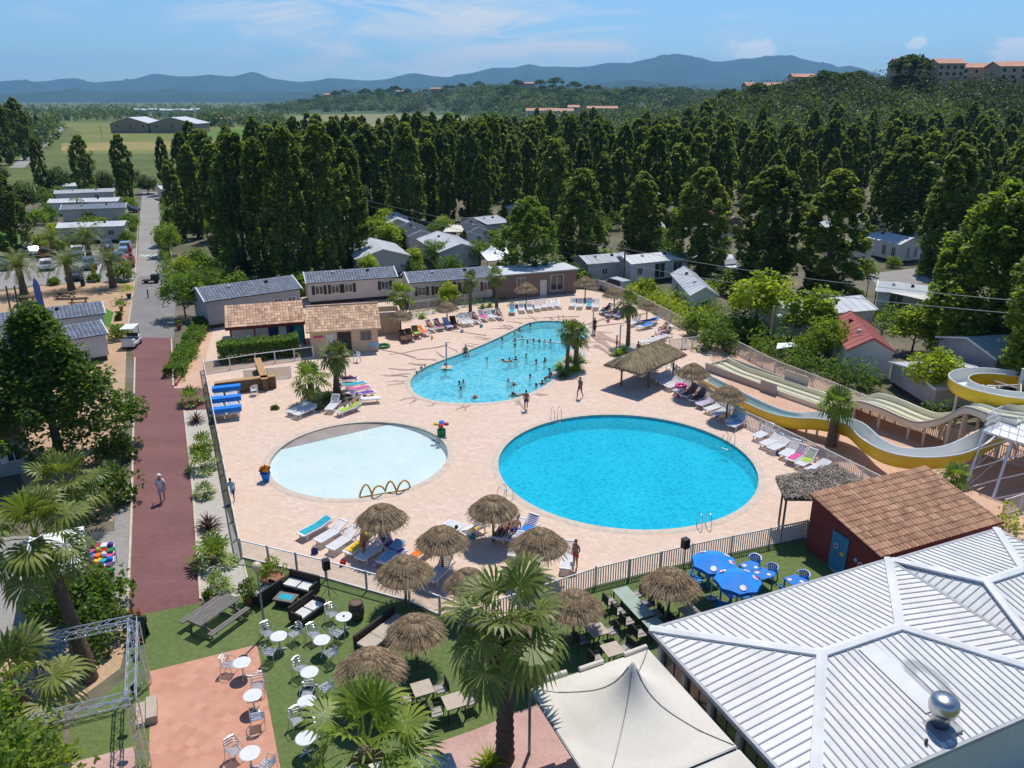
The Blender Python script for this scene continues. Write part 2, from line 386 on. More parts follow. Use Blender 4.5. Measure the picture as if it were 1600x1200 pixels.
m['roofdark'] = M('dark_sheet_roof', (.055, .065, .085), (.08, .09, .11), vs=.6, rough=.6)
m['roofred'] = M('red_sheet_roof', (.42, .13, .11), (.34, .1, .09), vs=.6, rough=.6)
m['roofsilver'] = M('pale_sheet_roof', (.62, .63, .64), (.52, .53, .55), vs=.6, rough=.5)
m['canvas'] = M('cream_canvas', (.66, .61, .52), (.54, .49, .41), vs=.5, lo=.45, hi=.75, rough=.9, spec=.1, fine=.08)
m['canvaswhite'] = M('white_canvas', (.8, .8, .8), (.74, .74, .74), vs=.5, rough=.85)
m['woodlt'] = M('pine_timber', (.5, .3, .14), (.42, .24, .1), vs=3, stretch=(1, 8, 1), rough=.8)
m['woodgrey'] = M('weathered_timber', (.22, .2, .18), (.15, .135, .12), vs=3, stretch=(1, 8, 8), rough=.9)
m['wooddark'] = M('dark_timber', (.09, .06, .04), (.06, .04, .03), vs=3, rough=.8)
m['post'] = M('timber_post', (.2, .13, .085), (.14, .09, .06), vs=4, rough=.9)
m['wicker'] = M('dark_wicker', (.045, .033, .03), (.03, .022, .02), vs=20, rough=.7, bmp=.5, bs=60)
m['cushion'] = M('pale_cushion', (.72, .7, .66), rough=.9)
m['tabletop'] = M('beige_tabletop', (.5, .42, .33), (.44, .36, .28), vs=3, rough=.6)
m['tablegreen'] = M('pale_green_tabletop', (.36, .43, .34), (.3, .37, .29), vs=2, rough=.35)
m['yellow'] = M('yellow_fibreglass', (.78, .54, .02), (.7, .47, .02), vs=.7, rough=.35, spec=.5)
m['slidecream'] = M('cream_fibreglass', (.76, .71, .56), (.68, .63, .49), vs=.6, rough=.35, spec=.5)
m['slideyellow'] = M('pale_yellow_lane', (.72, .65, .34), (.63, .58, .32), vs=.6, rough=.3, spec=.5)
m['slidewhite'] = M('white_fibreglass', (.76, .77, .74), (.68, .69, .67), vs=.7, rough=.35, spec=.5)
m['slideaqua'] = M('wet_slide_run', (.45, .66, .64), (.52, .7, .66), vs=.7, rough=.2, spec=.6)
m['slideside'] = M('grey_side_panel', (.47, .41, .37), (.42, .37, .33), vs=.7, rough=.7)
m['terracotta'] = M('terracotta_pot', (.35, .15, .09), (.28, .12, .07), vs=3, rough=.85)
for k, c in E(blue=(.02, .17, .62), brightblue=(.015, .22, .75), teal=(.02, .4, .5), red=(.5, .03, .03), pink=(.7, .1, .3), orange=(.85, .2, .02), yellowc=(.85, .55, .03), purple=(.2, .06, .36), lime2=(.4, .55, .06), navy=(.02, .04, .18), black=(.02, .02, .02), lilac=(.5, .42, .62), ltblue=(.35, .55, .75), whitecloth=(.78, .78, .78), brown=(.13, .06, .04), green=(.03, .22, .08), crimson=(.55, .02, .08)).items():
    m[k] = M(k + '_fabric', c, rough=.8, vs=4)
for k, c in E(car_silver=(.5, .5, .5), car_blue=(.05, .13, .3), car_red=(.45, .03, .02), car_white=(.75, .75, .75), car_dark=(.04, .05, .08), car_ltblue=(.2, .35, .5)).items():
    m[k] = M(k + '_paint', c, tuple(x * .95 for x in c), rough=.38, spec=.5)
for k, c in E(skin=(.42, .24, .16), skin_tan=(.27, .14, .085), skin_pale=(.55, .36, .27)).items(): m[k] = M(k, c, tuple(x * .93 for x in c), rough=.6, vs=3)
m['hair'] = M('dark_hair', (.02, .014, .01), rough=.6); m['hair_fair'] = M('fair_hair', (.2, .13, .06), rough=.6); m['hair_grey'] = M('grey_hair', (.4, .38, .36), rough=.7)
m['rubber'] = M('rubber', (.015, .015, .016), rough=.8)
m['lampglobe'] = M('lamp_globe', (.72, .6, .38), rough=.4)
m['lightlamp'] = M('car_lamp', (.6, .6, .58), rough=.2)
# ---------------------------------------------------------------- camera, sun, sky
cam = bpy.data.objects.new('camera', bpy.data.cameras.new('camera')); COL.objects.link(cam)
cam.location = (0, 0, H); cam.rotation_euler = (PI / 2 - PITCH, 0, 0)
cam.data.sensor_width = 36; cam.data.lens = 36 * F / 1600; cam.data.clip_start = .5; cam.data.clip_end = 90000
SC.camera = cam
SUN_EL, SUN_AZ = R(65), math.atan2(.31, .95)
sd = bpy.data.lights.new('sun', 'SUN'); sd.energy = 4.0; sd.angle = R(.53); sd.color = (1, .95, .87)
so = bpy.data.objects.new('sun', sd); COL.objects.link(so)
so.rotation_euler = Vector((-sin(SUN_AZ) * cos(SUN_EL), -cos(SUN_AZ) * cos(SUN_EL), -sin(SUN_EL))).to_track_quat('-Z', 'Y').to_euler()
W = bpy.data.worlds.new('World'); SC.world = W; W.use_nodes = True
nt = W.node_tree; L = nt.links.new; bg = nt.nodes['Background']
sky = nt.nodes.new('ShaderNodeTexSky'); sky.sky_type = 'NISHITA'; sky.sun_disc = False
sky.sun_elevation = SUN_EL; sky.sun_rotation = SUN_AZ; sky.altitude = 50; sky.air_density = 1.0; sky.dust_density = .3; sky.ozone_density = 3.0
tc = nt.nodes.new('ShaderNodeTexCoord').outputs['Generated']
sep = nt.nodes.new('ShaderNodeSeparateXYZ'); L(tc, sep.inputs[0])
def dirpx(u, v): return ray(u, v).normalized()
def blob(u, v, ru, rv):                                # soft spot in the sky round a direction, in tangent units
    d = dirpx(u, v)
    ax = math_(nt, 'DIVIDE', math_(nt, 'SUBTRACT', math_(nt, 'DIVIDE', sep.outputs[0], sep.outputs[1]), d.x / d.y), ru)
    ay = math_(nt, 'DIVIDE', math_(nt, 'SUBTRACT', math_(nt, 'DIVIDE', sep.outputs[2], sep.outputs[1]), d.z / d.y), rv)
    r2 = math_(nt, 'ADD', math_(nt, 'MULTIPLY', ax, ax), math_(nt, 'MULTIPLY', ay, ay))
    return math_(nt, 'SUBTRACT', 1.0, math_(nt, 'SQRT', r2), True)
def sky_noise(scale, stretch, rot, detail=7, rough=.6, dist=.0):
    mp = nt.nodes.new('ShaderNodeMapping'); L(tc, mp.inputs[0]); mp.inputs['Rotation'].default_value = (0, rot, 0); mp.inputs['Scale'].default_value = stretch
    return noise(nt, mp.outputs[0], scale, detail, rough, dist)
cir = sky_noise(5, (1, 1, 4.2), R(24), 9, .62, .9)
mask = None
for u, v, ru, rv, st in ((620, 20, .3, .09, .8), (760, 75, .26, .06, .4), (400, 48, .2, .02, .3), (940, 74, .1, .012, .45), (300, 8, .25, .03, .4), (1150, 38, .085, .02, .45), (560, 100, .4, .03, .2), (860, 30, .12, .05, .3), (1280, 85, .3, .03, .25)):
    b = math_(nt, 'MULTIPLY', math_(nt, 'POWER', blob(u, v, ru, rv), .8), st); mask = b if mask is None else math_(nt, 'ADD', mask, b, True)
cirm = math_(nt, 'MULTIPLY', ramp(nt, cir, .44, .7), math_(nt, 'MULTIPLY', mask, 1.9), True)
cu = sky_noise(38, (1, 1, 1.7), 0, 6, .6)
cmask = None
for u, v, ru, rv in ((1172, 80, .052, .021), (1160, 74, .02, .012), (1431, 67, .02, .011), (1580, 92, .055, .025), (1592, 68, .05, .012), (1470, 101, .03, .009)):
    b = blob(u, v, ru, rv); cmask = b if cmask is None else math_(nt, 'MAXIMUM', cmask, b)
cum = ramp(nt, math_(nt, 'ADD', cmask, math_(nt, 'MULTIPLY', math_(nt, 'SUBTRACT', cu, .5), 1.5)), .28, .62)
cum = math_(nt, 'MULTIPLY', cum, math_(nt, 'MULTIPLY', math_(nt, 'GREATER_THAN', cmask, .02), .8), True)
skyc = mix(nt, 1.0, sky.outputs[0], (.8, 1.06, 1.34), 'MULTIPLY'); col = mix(nt, cirm, skyc, (8.2, 8.6, 9.2)); col = mix(nt, cum, col, (10, 10, 10.2))
L(col, bg.inputs[0]); bg.inputs[1].default_value = .088
SC.view_settings.view_transform = 'Standard'; SC.view_settings.look = 'None'; SC.view_settings.exposure = .12; SC.view_settings.gamma = 1
cy = SC.cycles; cy.max_bounces = 8; cy.diffuse_bounces = 4; cy.glossy_bounces = 3; cy.transparent_max_bounces = 12; cy.transmission_bounces = 4; cy.volume_bounces = 1
cy.caustics_reflective = False; cy.caustics_refractive = False; cy.use_denoising = True
try: cy.denoiser = 'OPENIMAGEDENOISE'
except Exception: pass

# ---------------------------------------------------------------- land
def hz(x, y):
    if y < 200: return 0.0
    q = x / y
    a = 25 * sstep(.05, .43, q) * sstep(225, 400, y) * (1 - .8 * sstep(560, 800, y))
    b = (33 * math.exp(-((q + .03) / .13) ** 2) + 28 * math.exp(-((q - .2) / .13) ** 2) + 17 * math.exp(-((q + .2) / .07) ** 2)) * sstep(960 + 320 * sstep(.02, -.14, q), 1350 + 320 * sstep(.02, -.14, q), y) * (1 - sstep(1650, 2300, y))
    n = 1.6 * sin(x * .031 + 1) * cos(y * .023) + .9 * sin(x * .07 + y * .05)
    return max(a, b) + n * min(1, max(a, b) / 8)
POOLHOLE = px((415, 600), (398, 790), (560, 803), (780, 862), (1000, 862), (1200, 822), (1232, 700), (1100, 622), (960, 530), (930, 482), (780, 488), (620, 560))
g = sheet([Vector(p) for p in ((-20500, -600), (20500, -600), (20500, 14600), (-20500, 14600))], -.02, [POOLHOLE])
struct('ground', g, m['plain'])
def terrain(name, mat, x0, x1, y0, y1, nx, ny, cut=.4):
    mb = MB(); vs = []; fs = []
    for j in range(ny + 1):
        for i in range(nx + 1):
            y = lerp(y0, y1, j / ny); x = lerp(x0, x1, i / nx); vs.append((x, y, hz(x, y) - .3))
    for j in range(ny):
        for i in range(nx):
            k = j * (nx + 1) + i; f = (k, k + 1, k + nx + 2, k + nx + 1)
            if max(vs[t][2] for t in f) > 0: fs.append(f)
    mb.add(vs, fs); struct(name, mb, mat, smooth=True)
m['hillside'] = M('hillside_scrub', (.06, .09, .03), (.13, .14, .06), vs=.012, lo=.52, hi=.72, rough=.95, fine=.4)
terrain('hill', m['hillside'], -900, 1100, 205, 2400, 120, 130)
# the ridge line of the far mountains, photo pixels
RIDGE = [(-260, 138), (-120, 130), (0, 133), (40, 130), (75, 127), (118, 125), (145, 131), (200, 125), (245, 118), (290, 122), (330, 119), (365, 124), (395, 115), (425, 124), (470, 129), (530, 125), (575, 128), (600, 127), (655, 119), (700, 122), (740, 115), (800, 108), (828, 103), (845, 108), (910, 108), (950, 101), (1000, 99), (1050, 93), (1085, 93), (1110, 97), (1180, 95), (1230, 94), (1290, 101), (1330, 115), (1385, 124), (1450, 130), (1560, 138), (1700, 134), (1900, 142)]
from mathutils import noise as mn
def ridge_v(u):
    for (a, va), (b, vb) in zip(RIDGE, RIDGE[1:]):
        if a <= u <= b:
            t = (u - a) / (b - a); return lerp(va, vb, t * t * (3 - 2 * t) * .5 + t * .5)
    return 138
def mountains(name, Y, drop, lift, seed, mat, u0=-260, u1=1900, nu=260, nv=16, deep=3500):
    vs, fs = [], []
    for i in range(nu + 1):
        u = lerp(u0, u1, i / nu); v = lerp(155, ridge_v(u + seed * 40), lift) + drop
        for j in range(nv + 1):
            t = j / nv; top = PY(u, v, Y)
            y = Y - deep * (1 - t) if t <= .8 else Y + deep * (t - .8)
            s = sstep(0, .8, t) if t <= .8 else 1 - (t - .8) * 2
            spur = mn.fractal(Vector((u * .012 + seed, t * 2.6, seed * 3.1)), 1, 2, 5)
            x = top.x * y / Y; z = top.z * s + spur * top.z * .5 * sin(PI * min(1, t / .8)) * (.5 if t > .78 else 1)
            if t > .8: y = Y + deep * (t - .8) * 3
            vs.append((x, y, max(z, -5) - 3 * (1 - s)))
    for i in range(nu):
        for j in range(nv):
            k = i * (nv + 1) + j; fs.append((k, k + nv + 1, k + nv + 2, k + 1))
    struct(name, MB().add(vs, fs), mat, smooth=True)
m['mountain'] = M('forested_mountain', (.035, .058, .034), (.065, .08, .05), vs=.0016, rough=1, spec=0, fine=.5)
mountains('mountains', 11500, 0, 1.0, 0, m['mountain'])
mountains('far_hills', 7800, 1.5, .42, 3.3, m['mountain'], deep=2400)
# ---------------------------------------------------------------- fields, roads, yards, all flat sheets a few millimetres apart
def flat(name, pts, mat, z, kind='structure', holes=()):
    return struct(name, sheet(ccw([Vector(p) for p in pts]), z, holes), mat, kind)
camp = [(-60, 330), (60, 300), (215, 296), (260, 290), (300, 262), (420, 262), (640, 262), (900, 252), (1300, 250), (1900, 250), (2300, 420), (2300, 700), (1900, 1000), (1400, 1500), (-300, 1500), (-500, 700), (-400, 440)]
flat('camp_ground', px(*camp), m['camp'], 0.0, holes=[POOLHOLE])
flat('field', px((95, 240), (128, 208), (95, 192), (440, 192), (640, 185), (660, 205), (470, 236), (300, 240)), m['field'], -.012)
flat('field', px((300, 203), (430, 200), (424, 214), (318, 219)), m['fieldgreen'], -.008)
flat('field', px((96, 224), (430, 219), (420, 232), (96, 236)), m['fieldgold'], -.008)
flat('vineyard', px((455, 181), (690, 175), (735, 180), (735, 196), (690, 200), (450, 202)), m['vine'], -.004)
flat('field', px((0, 236), (74, 206), (60, 205), (-60, 225), (-60, 252)), m['fieldgold'], -.008)
flat('road', px((14, 262), (38, 262), (88, 212), (104, 199), (94, 198), (78, 212)), m['asphalt_light'], 0.012)
flat('road', px((222, 300), (250, 300), (256, 345), (262, 400), (275, 440), (272, 527), (198, 527), (213, 440), (218, 345)), m['asphalt_light'], 0.016)
flat('road', px((216, 432), (276, 432), (272, 528), (198, 528)), m['asphalt'], 0.02)
flat('parking_lot', px((-140, 405), (214, 388), (214, 440), (60, 445), (-140, 470)), m['asphalt_light'], 0.012)
flat('lane', px((1205, 512), (1330, 482), (1338, 462), (1180, 474)), m['asphalt_light'], 0.012); flat('lane', px((1355, 428), (1440, 418), (1455, 440), (1375, 452)), m['asphalt_light'], 0.012)
flat('lawn', px((-60, 360), (28, 358), (34, 384), (-60, 392)), m['lawn'], 0.012)
flat('sandy_yard', px((-140, 478), (60, 447), (210, 437), (198, 530), (192, 700), (176, 815), (60, 800), (-60, 560)), m['sand'], 0.008)
flat('minigolf_green', px((-60, 496), (60, 488), (155, 478), (178, 488), (172, 510), (-60, 530)), m['lawn'], 0.012)
flat('footpath', px((205, 528), (268, 528), (272, 607), (318, 607), (322, 640), (288, 642), (300, 760), (313, 945), (200, 975), (206, 800), (212, 640)), m['path'], 0.024)
flat('footpath', px((268, 607), (318, 607), (345, 515), (322, 512)), m['deckfar'], 0.02)
flat('pavement', px((178, 800), (207, 792), (199, 978), (185, 978)), m['asphalt_light'], 0.012)
flat('yard', px((-200, 850), (180, 830), (186, 975), (150, 1010), (-200, 1060)), m['asphalt_light'], 0.008)
flat('bark_mulch', px((182, 975), (205, 972), (188, 1045), (120, 1095), (-60, 1110), (-60, 1035)), m['sand'], 0.016)
flat('pebble_bed', px((288, 642), (322, 640), (352, 790), (380, 874), (392, 930), (316, 938), (302, 770)), m['pebble'], 0.016)
TURF = [(200, 965), (392, 928), (380, 874), (510, 907), (640, 944), (740, 987), (930, 917), (1080, 879), (1258, 842), (1500, 950), (1420, 1500), (100, 1500), (110, 1130), (195, 1060)]
flat('turf', px(*TURF), m['turf'], 0.028)
PATIO = px((234, 1050), (402, 1008), (437, 1195), (520, 1600), (232, 1600))
flat('terrace', PATIO, m['tiles'], 0.036)
flat('terrace', px((660, 1170), (740, 1142), (880, 1085), (1010, 1060), (1000, 1600), (600, 1600)), m['pinkfloor'], 0.04)
DECK = [(318, 575), (340, 680), (378, 872), (510, 905), (640, 942), (740, 985), (930, 915), (1080, 877), (1258, 840), (1330, 930), (1750, 930), (1800, 760), (1600, 690), (1342, 614), (1135, 532), (985, 466), (890, 449), (640, 486), (590, 460), (345, 470)]
# pools: loops, basins, water
c_big = (G(972, 649) + G(985, 830)) / 2; r_big = 8.2
c_kid = (G(565, 660) + G(560, 782)) / 2; r_kid = 5.75
def circle(c, r, n=72): return [Vector((c.x + r * cos(2 * PI * i / n), c.y + r * sin(2 * PI * i / n), 0)) for i in range(n)]
big = circle(c_big, r_big); kid = circle(c_kid, r_kid)
lag = ccw(smoothloop(px((641, 597), (646, 613), (665, 624), (700, 630), (748, 631), (795, 626), (838, 611), (866, 592), (874, 574), (884, 557), (900, 541), (916, 527), (918, 514), (900, 506), (862, 502), (828, 505), (800, 518), (760, 537), (715, 555), (680, 568), (655, 580)), 4))
bed = ccw(smoothloop(px((862, 586), (876, 592), (900, 582), (914, 562), (913, 545), (902, 543), (888, 556), (874, 572)), 4))
RIM = .42
dk = px(*DECK)
flat('pool_deck', dk, m['deck'], .044, holes=[offset_loop(big, RIM), offset_loop(kid, RIM), offset_loop(lag, RIM * .9)])
flat('slide_yard', px((1108, 560), (1135, 533), (1342, 615), (1600, 691), (1800, 760), (1750, 925), (1440, 920), (1330, 745), (1170, 650)), m['deckfar'], .052)
def pool(loop, depth, liner, watermat, zw, name, floor_fn=None, rim=RIM):
    out = offset_loop(loop, rim); n = len(loop); mb = MB()
    vs = [(p.x, p.y, .05) for p in out] + [(p.x, p.y, .075) for p in offset_loop(loop, rim * .6)] + [(p.x, p.y, .075) for p in offset_loop(loop, -.03)] + [(p.x, p.y, -.06) for p in offset_loop(loop, -.03)] + [(p.x, p.y, -.06) for p in loop]
    fs = [(k * n + i, k * n + (i + 1) % n, (k + 1) * n + (i + 1) % n, (k + 1) * n + i) for k in range(4) for i in range(n)]
    struct('pool_coping', mb.add(vs, fs), m['coping'])
    w = MB(); vs = []
    for k in range(9):
        z = -.055 - (depth - .055) * k / 8; vs += [(p.x, p.y, z) for p in loop]
    w.add(vs, [(k * n + i, k * n + (i + 1) % n, (k + 1) * n + (i + 1) % n, (k + 1) * n + i) for k in range(8) for i in range(n)])
    w = struct('pool_wall', w, liner)
    if floor_fn is None:
        struct('pool_floor', sheet([p for p in loop], -depth), liner)
    else: floor_fn(loop)
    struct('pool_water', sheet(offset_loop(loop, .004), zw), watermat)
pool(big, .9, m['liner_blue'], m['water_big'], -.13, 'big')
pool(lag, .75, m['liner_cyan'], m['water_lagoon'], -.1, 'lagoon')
# wading pool: floor slopes up to a dry beach entry behind a chord
ch0, ch1 = G(470, 691), G(600, 661); cd = (ch1 - ch0).normalized(); cn = Vector((cd.y, -cd.x, 0))
def clip_loop(loop, lo, hi):
    dd = lambda p: (Vector((p.x, p.y, 0)) - ch0).dot(cn); out = [p.copy() for p in loop]
    for lim, sg in ((lo, 1), (hi, -1)):
        src, out = out, []
        for i, p in enumerate(src):
            q = src[i - 1]; a, b = sg * (dd(q) - lim), sg * (dd(p) - lim)
            if (a < 0) != (b < 0): out.append(q.lerp(p, a / (a - b)))
            if b >= 0: out.append(p)
    zf = lambda d: max(-.42, min(.0, -.085 - .075 * d))
    return MB().add([(p.x, p.y, zf(dd(p))) for p in out], [tuple(range(len(out)))])
def kid_floor(loop):
    struct('pool_floor', clip_loop(loop, 4.466, 99), m['liner_pale']); struct('pool_floor', clip_loop(loop, .25, 4.466), m['liner_pale']); struct('pool_beach', clip_loop(loop, -99, .25), m['beachentry'])
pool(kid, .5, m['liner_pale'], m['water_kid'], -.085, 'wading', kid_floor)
flat('planting_bed', bed, m['pebble'], .06)
flat('planting_bed', smoothloop(px((958, 545), (968, 556), (990, 560), (1004, 553), (1000, 540), (978, 536)), 4), m['pebble'], .06)
flat('planting_bed', px((642, 500), (700, 486), (765, 474), (800, 470), (798, 466), (640, 492)), m['pebble'], .06)
flat('planting_bed', smoothloop(px((470, 628), (500, 640), (540, 634), (552, 620), (520, 612), (480, 618)), 4), m['bark'], .06)
# wet trails on the paving round the lagoon pool
wet = MB(); k = 0
def streak(c, d, ln, w):
    a = Vector((-d.y, d.x, 0)); p = []; q = []
    for i in range(5):
        t = i / 4; wob = rnd.uniform(-.15, .15); ww = w * (1 - .75 * t) * rnd.uniform(.7, 1.2)
        p.append(c + d * ln * t + a * (wob + ww)); q.append(c + d * ln * t + a * (wob - ww))
    wet.add([(v.x, v.y, .054 + k * .0006) for v in p + q], [(i, i + 1, 6 + i, 5 + i) for i in range(4)])
cl = sum(lag, Vector((0, 0, 0))) / len(lag); ro = offset_loop(lag, RIM * .9 + .05)
for i in range(0, len(ro), 2):
    p = ro[i]; t = ro[(i + 1) % len(ro)] - ro[i - 1]; nn = Vector((t.y, -t.x, 0)).normalized()
    if inside(p, bed) or rnd.random() < .25: continue
    for _ in range(rnd.choice((1, 1, 2))):
        k += 1; a = rnd.uniform(-.5, .5); d = Vector((nn.x * cos(a) - nn.y * sin(a), nn.x * sin(a) + nn.y * cos(a), 0))
        streak(p + t * rnd.uniform(-.5, .5), d, rnd.uniform(.8, 2.6), rnd.uniform(.06, .2))
for u, v, du, dv, ln, w in ((918, 508, 60, -22, 7, .25), (920, 512, 80, -10, 6, .3), (925, 520, 40, 16, 6, .6), (930, 527, 30, 25, 5, .5), (905, 495, -110, 4, 8, .12), (1010, 490, -80, 14, 6, .2), (930, 540, 30, 20, 4, .35), (700, 540, -60, 10, 6, .12), (650, 560, -50, -12, 5, .12), (760, 525, -60, -8, 5, .1)):
    k += 1; p = G(u, v); streak(p, (G(u + du, v + dv) - p).normalized(), ln, w)
struct('wet_paving', wet, m['wet'], 'stuff')
# kerbs
def kerb(name, pts, w=.12, h=.11, mat='coping', z=0.0):
    mb = MB(); pts = px(*pts)
    for a, b in zip(pts, pts[1:]): mb.bar((a.x, a.y, z + h / 2), (b.x, b.y, z + h / 2), w, h)
    struct(name, mb, m[mat])
kerb('kerb', [(211, 560), (206, 800), (199, 975)]); kerb('kerb', [(288, 643), (302, 770), (314, 938)])
kerb('kerb', [(268, 530), (271, 604)]); kerb('kerb', [(216, 345), (211, 440), (198, 525)]); kerb('kerb', [(258, 345), (276, 440)])
kerb('kerb', [(275, 603), (332, 500)], .2, .25, 'roofred')
kerb('kerb', [(380, 876), (392, 928)], .08, .06)
mk = MB()
for i in range(7):
    a = G(222 + i * 5.4, 399 + (i % 2)); mk.box(a.x, a.y, .022, .28, 1.3, .004)
struct('road_marking', mk, m['white'])
pk = MB()
for i in range(9):
    a, b = G(20 + i * 22, 428), G(26 + i * 22, 412); pk.bar((a.x, a.y, .016), (b.x, b.y, .016), .1, .004)
struct('road_marking', pk, m['white'])
# haze
HAZE_TOP = 680.0
hb = MB().box(0, 7000, -9.4, 42000, 15500, HAZE_TOP)
mh = bpy.data.materials.new('haze_air'); mh.use_nodes = True; hn = mh.node_tree; hn.nodes.remove(hn.nodes['Principled BSDF'])
pv = hn.nodes.new('ShaderNodeVolumePrincipled'); pv.inputs['Density'].default_value = 7.2e-5; pv.inputs['Color'].default_value = (.3, .62, 1, 1); pv.inputs['Anisotropy'].default_value = .2
hn.links.new(pv.outputs[0], hn.nodes['Material Output'].inputs['Volume'])
struct('haze', hb, mh, 'stuff')
# ---------------------------------------------------------------- foliage meshes (numpy)
def unit(n):
    v = nrg.normal(size=(n, 3)); return v / np.linalg.norm(v, axis=1, keepdims=True)
def leaf_mesh(name, c, size, mat, up=.35, aspect=.62, fold=.25):
    """c (n,3) leaf centres; every leaf is a small folded kite of its own direction"""
    n = len(c); size = np.broadcast_to(size, (n,)) * nrg.uniform(.65, 1.35, n)
    nn = unit(n); nn[:, 2] = np.abs(nn[:, 2]) + up; nn /= np.linalg.norm(nn, axis=1, keepdims=True)
    a = np.cross(nn, unit(n)); a /= np.linalg.norm(a, axis=1, keepdims=True) + 1e-9; d = np.cross(nn, a)
    l = (d * size[:, None]) * .5; w = a * (size * aspect * .5)[:, None]; up_ = nn * (size * fold * .5)[:, None]
    v = np.stack([c - l, c + w + up_, c + l, c - w + up_], 1).reshape(-1, 3)
    me = bpy.data.meshes.new(name); me.vertices.add(4 * n); me.vertices.foreach_set('co', v.astype(np.float32).ravel())
    me.loops.add(4 * n); me.loops.foreach_set('vertex_index', np.arange(4 * n, dtype=np.int32))
    me.polygons.add(n); me.polygons.foreach_set('loop_start', np.arange(0, 4 * n, 4, dtype=np.int32))
    me.materials.append(mat); me.update(calc_edges=True); me.validate(); return me
def clumps(cs, rad, per, squash=(1, 1, 1), shell=.55):
    """scatter leaves in a soft ball round every clump centre, denser towards its skin"""
    out = []
    for c, r in zip(cs, np.broadcast_to(rad, (len(cs),))):
        k = max(3, int(per * nrg.uniform(.7, 1.3))); q = unit(k) * (r * nrg.uniform(shell, 1.0, k) ** .6)[:, None]
        out.append(np.asarray(c) + q * np.asarray(squash))
    return np.concatenate(out)
def poplar_crown(h, rmax, n, per, leaf, mat, base=.1, slim=1.0):
    t = nrg.uniform(0, 1, n) ** .85; prof = np.minimum(1, .45 + (t / .2) ** .8 * .55) * (1 - np.maximum(0, (t - .5) / .52) ** 2.3) ** .75
    lob = nrg.uniform(0, 2 * PI, 3)
    ang = np.arange(n) * 2.39996 + nrg.uniform(-.5, .5, n); rr = rmax * prof * (nrg.uniform(.25, 1, n) ** .45) * (1 + .16 * np.sin(2 * ang + lob[0] + t * 5) + .12 * np.sin(3 * ang + lob[1]))
    c = np.stack([rr * np.cos(ang), rr * np.sin(ang), h * (base + (1 - base) * t * .965)], 1)
    return leaf_mesh('poplar_crown', clumps(c, rmax * .235 * nrg.uniform(.55, 1.3, n) * (1.05 - .45 * t), per, (.85, .85, 1.5)), leaf, mat)
def round_crown(c, r3, n, per, leaf, mat, cr=.3, low=-.55, lump=.2, name='tree_crown'):
    d = unit(n * 2); d = d[d[:, 2] > low][:n]; k = len(d)
    lo = nrg.uniform(0, 6, 4); an = np.arctan2(d[:, 1], d[:, 0])
    rr = nrg.uniform(.35, 1, k) ** .5 * (1 + lump * np.sin(3 * an + lo[0] + 3 * d[:, 2]) + lump * .7 * np.sin(5 * an + lo[1] - 4 * d[:, 2]))
    p = np.asarray(c) + d * rr[:, None] * np.asarray(r3)
    return leaf_mesh(name, clumps(p, cr * min(r3) * nrg.uniform(.6, 1.3, k), per), leaf, mat)
def trunk_mb(h, r0, r1, limbs=5, lean=.15, spread=1.5, first=.35, up=1.2):
    mb = MB(); pts = [(rnd.uniform(-lean, lean) * i / 4, rnd.uniform(-lean, lean) * i / 4, h * i / 4) for i in range(5)]; pts[0] = (0, 0, -.1)
    mb.tube(pts, [lerp(r0, r1, i / 4) for i in range(5)], 7)
    for k in range(limbs):
        t = lerp(first, .95, k / max(1, limbs - 1)); a = k * 2.4 + rnd.random(); p = Vector(pts[min(3, int(t * 4))]).lerp(Vector(pts[min(4, int(t * 4) + 1)]), t * 4 - int(t * 4) if t < 1 else 0)
        q = p + Vector((cos(a) * spread, sin(a) * spread, up)); mid = p.lerp(q, .5) + Vector((0, 0, -.1 * up))
        mb.tube([p, mid, q], [r1 * .9 + .02, r1 * .6, .02], 5)
    return mb
TREES = {}
def tree_kind(key, name, mk_crown, mk_trunk, leafm, barkm, cat='tree'):
    def make():
        t = thing(name, '', cat); part('trunk', mk_trunk(), barkm, t, smooth=True); part('crown', mk_crown(), leafm, t); return t
    TREES[key] = Kind(make)
for i, (h, r) in enumerate(((18, 2.5), (17.5, 2.9), (18.5, 2.2), (17, 2.7))):
    tree_kind('pop%d' % i, 'poplar_tree', lambda h=h, r=r: poplar_crown(h, r, 250, 60, .46, m['poplar'], .04), lambda h=h: trunk_mb(h * .8, .3, .07, 9, .25, 1.1, .12, 3.2), m['poplar'], m['bark'])
for i, (h, r) in enumerate(((17, 2.4), (18, 2.1), (16.5, 2.7))):
    tree_kind('far%d' % i, 'poplar_tree', lambda h=h, r=r: poplar_crown(h, r, 170, 38, .66, m['poplar'], .04), lambda h=h: trunk_mb(h * .8, .28, .07, 5, .2, 1.0, .15, 3), m['poplar'], m['bark'])
tree_kind('near_pop', 'poplar_tree', lambda: poplar_crown(15.2, 3.6, 400, 85, .36, m['poplar_near'], .1), lambda: trunk_mb(12, .38, .08, 14, .3, 1.6, .12, 3.2), m['poplar'], m['bark'])
tree_kind('pop_lit', 'poplar_tree', lambda: poplar_crown(11, 2.7, 170, 75, .3, m['poplar_lit'], .1), lambda: trunk_mb(9, .22, .05, 8, .15, .9, .15, 2.2), m['poplar_lit'], m['bark'])
tree_kind('bigbroad', 'broadleaf_tree', lambda: leaf_mesh('tree_crown', np.concatenate([clumps(np.array(BIGC), nrg.uniform(.55, 1.0, len(BIGC)), 125)]), .27, m['broad']), lambda: trunk_mb(7, .3, .1, 9, .25, 2.1, .3, 1.6), m['broad'], m['bark'])
BIGC = []
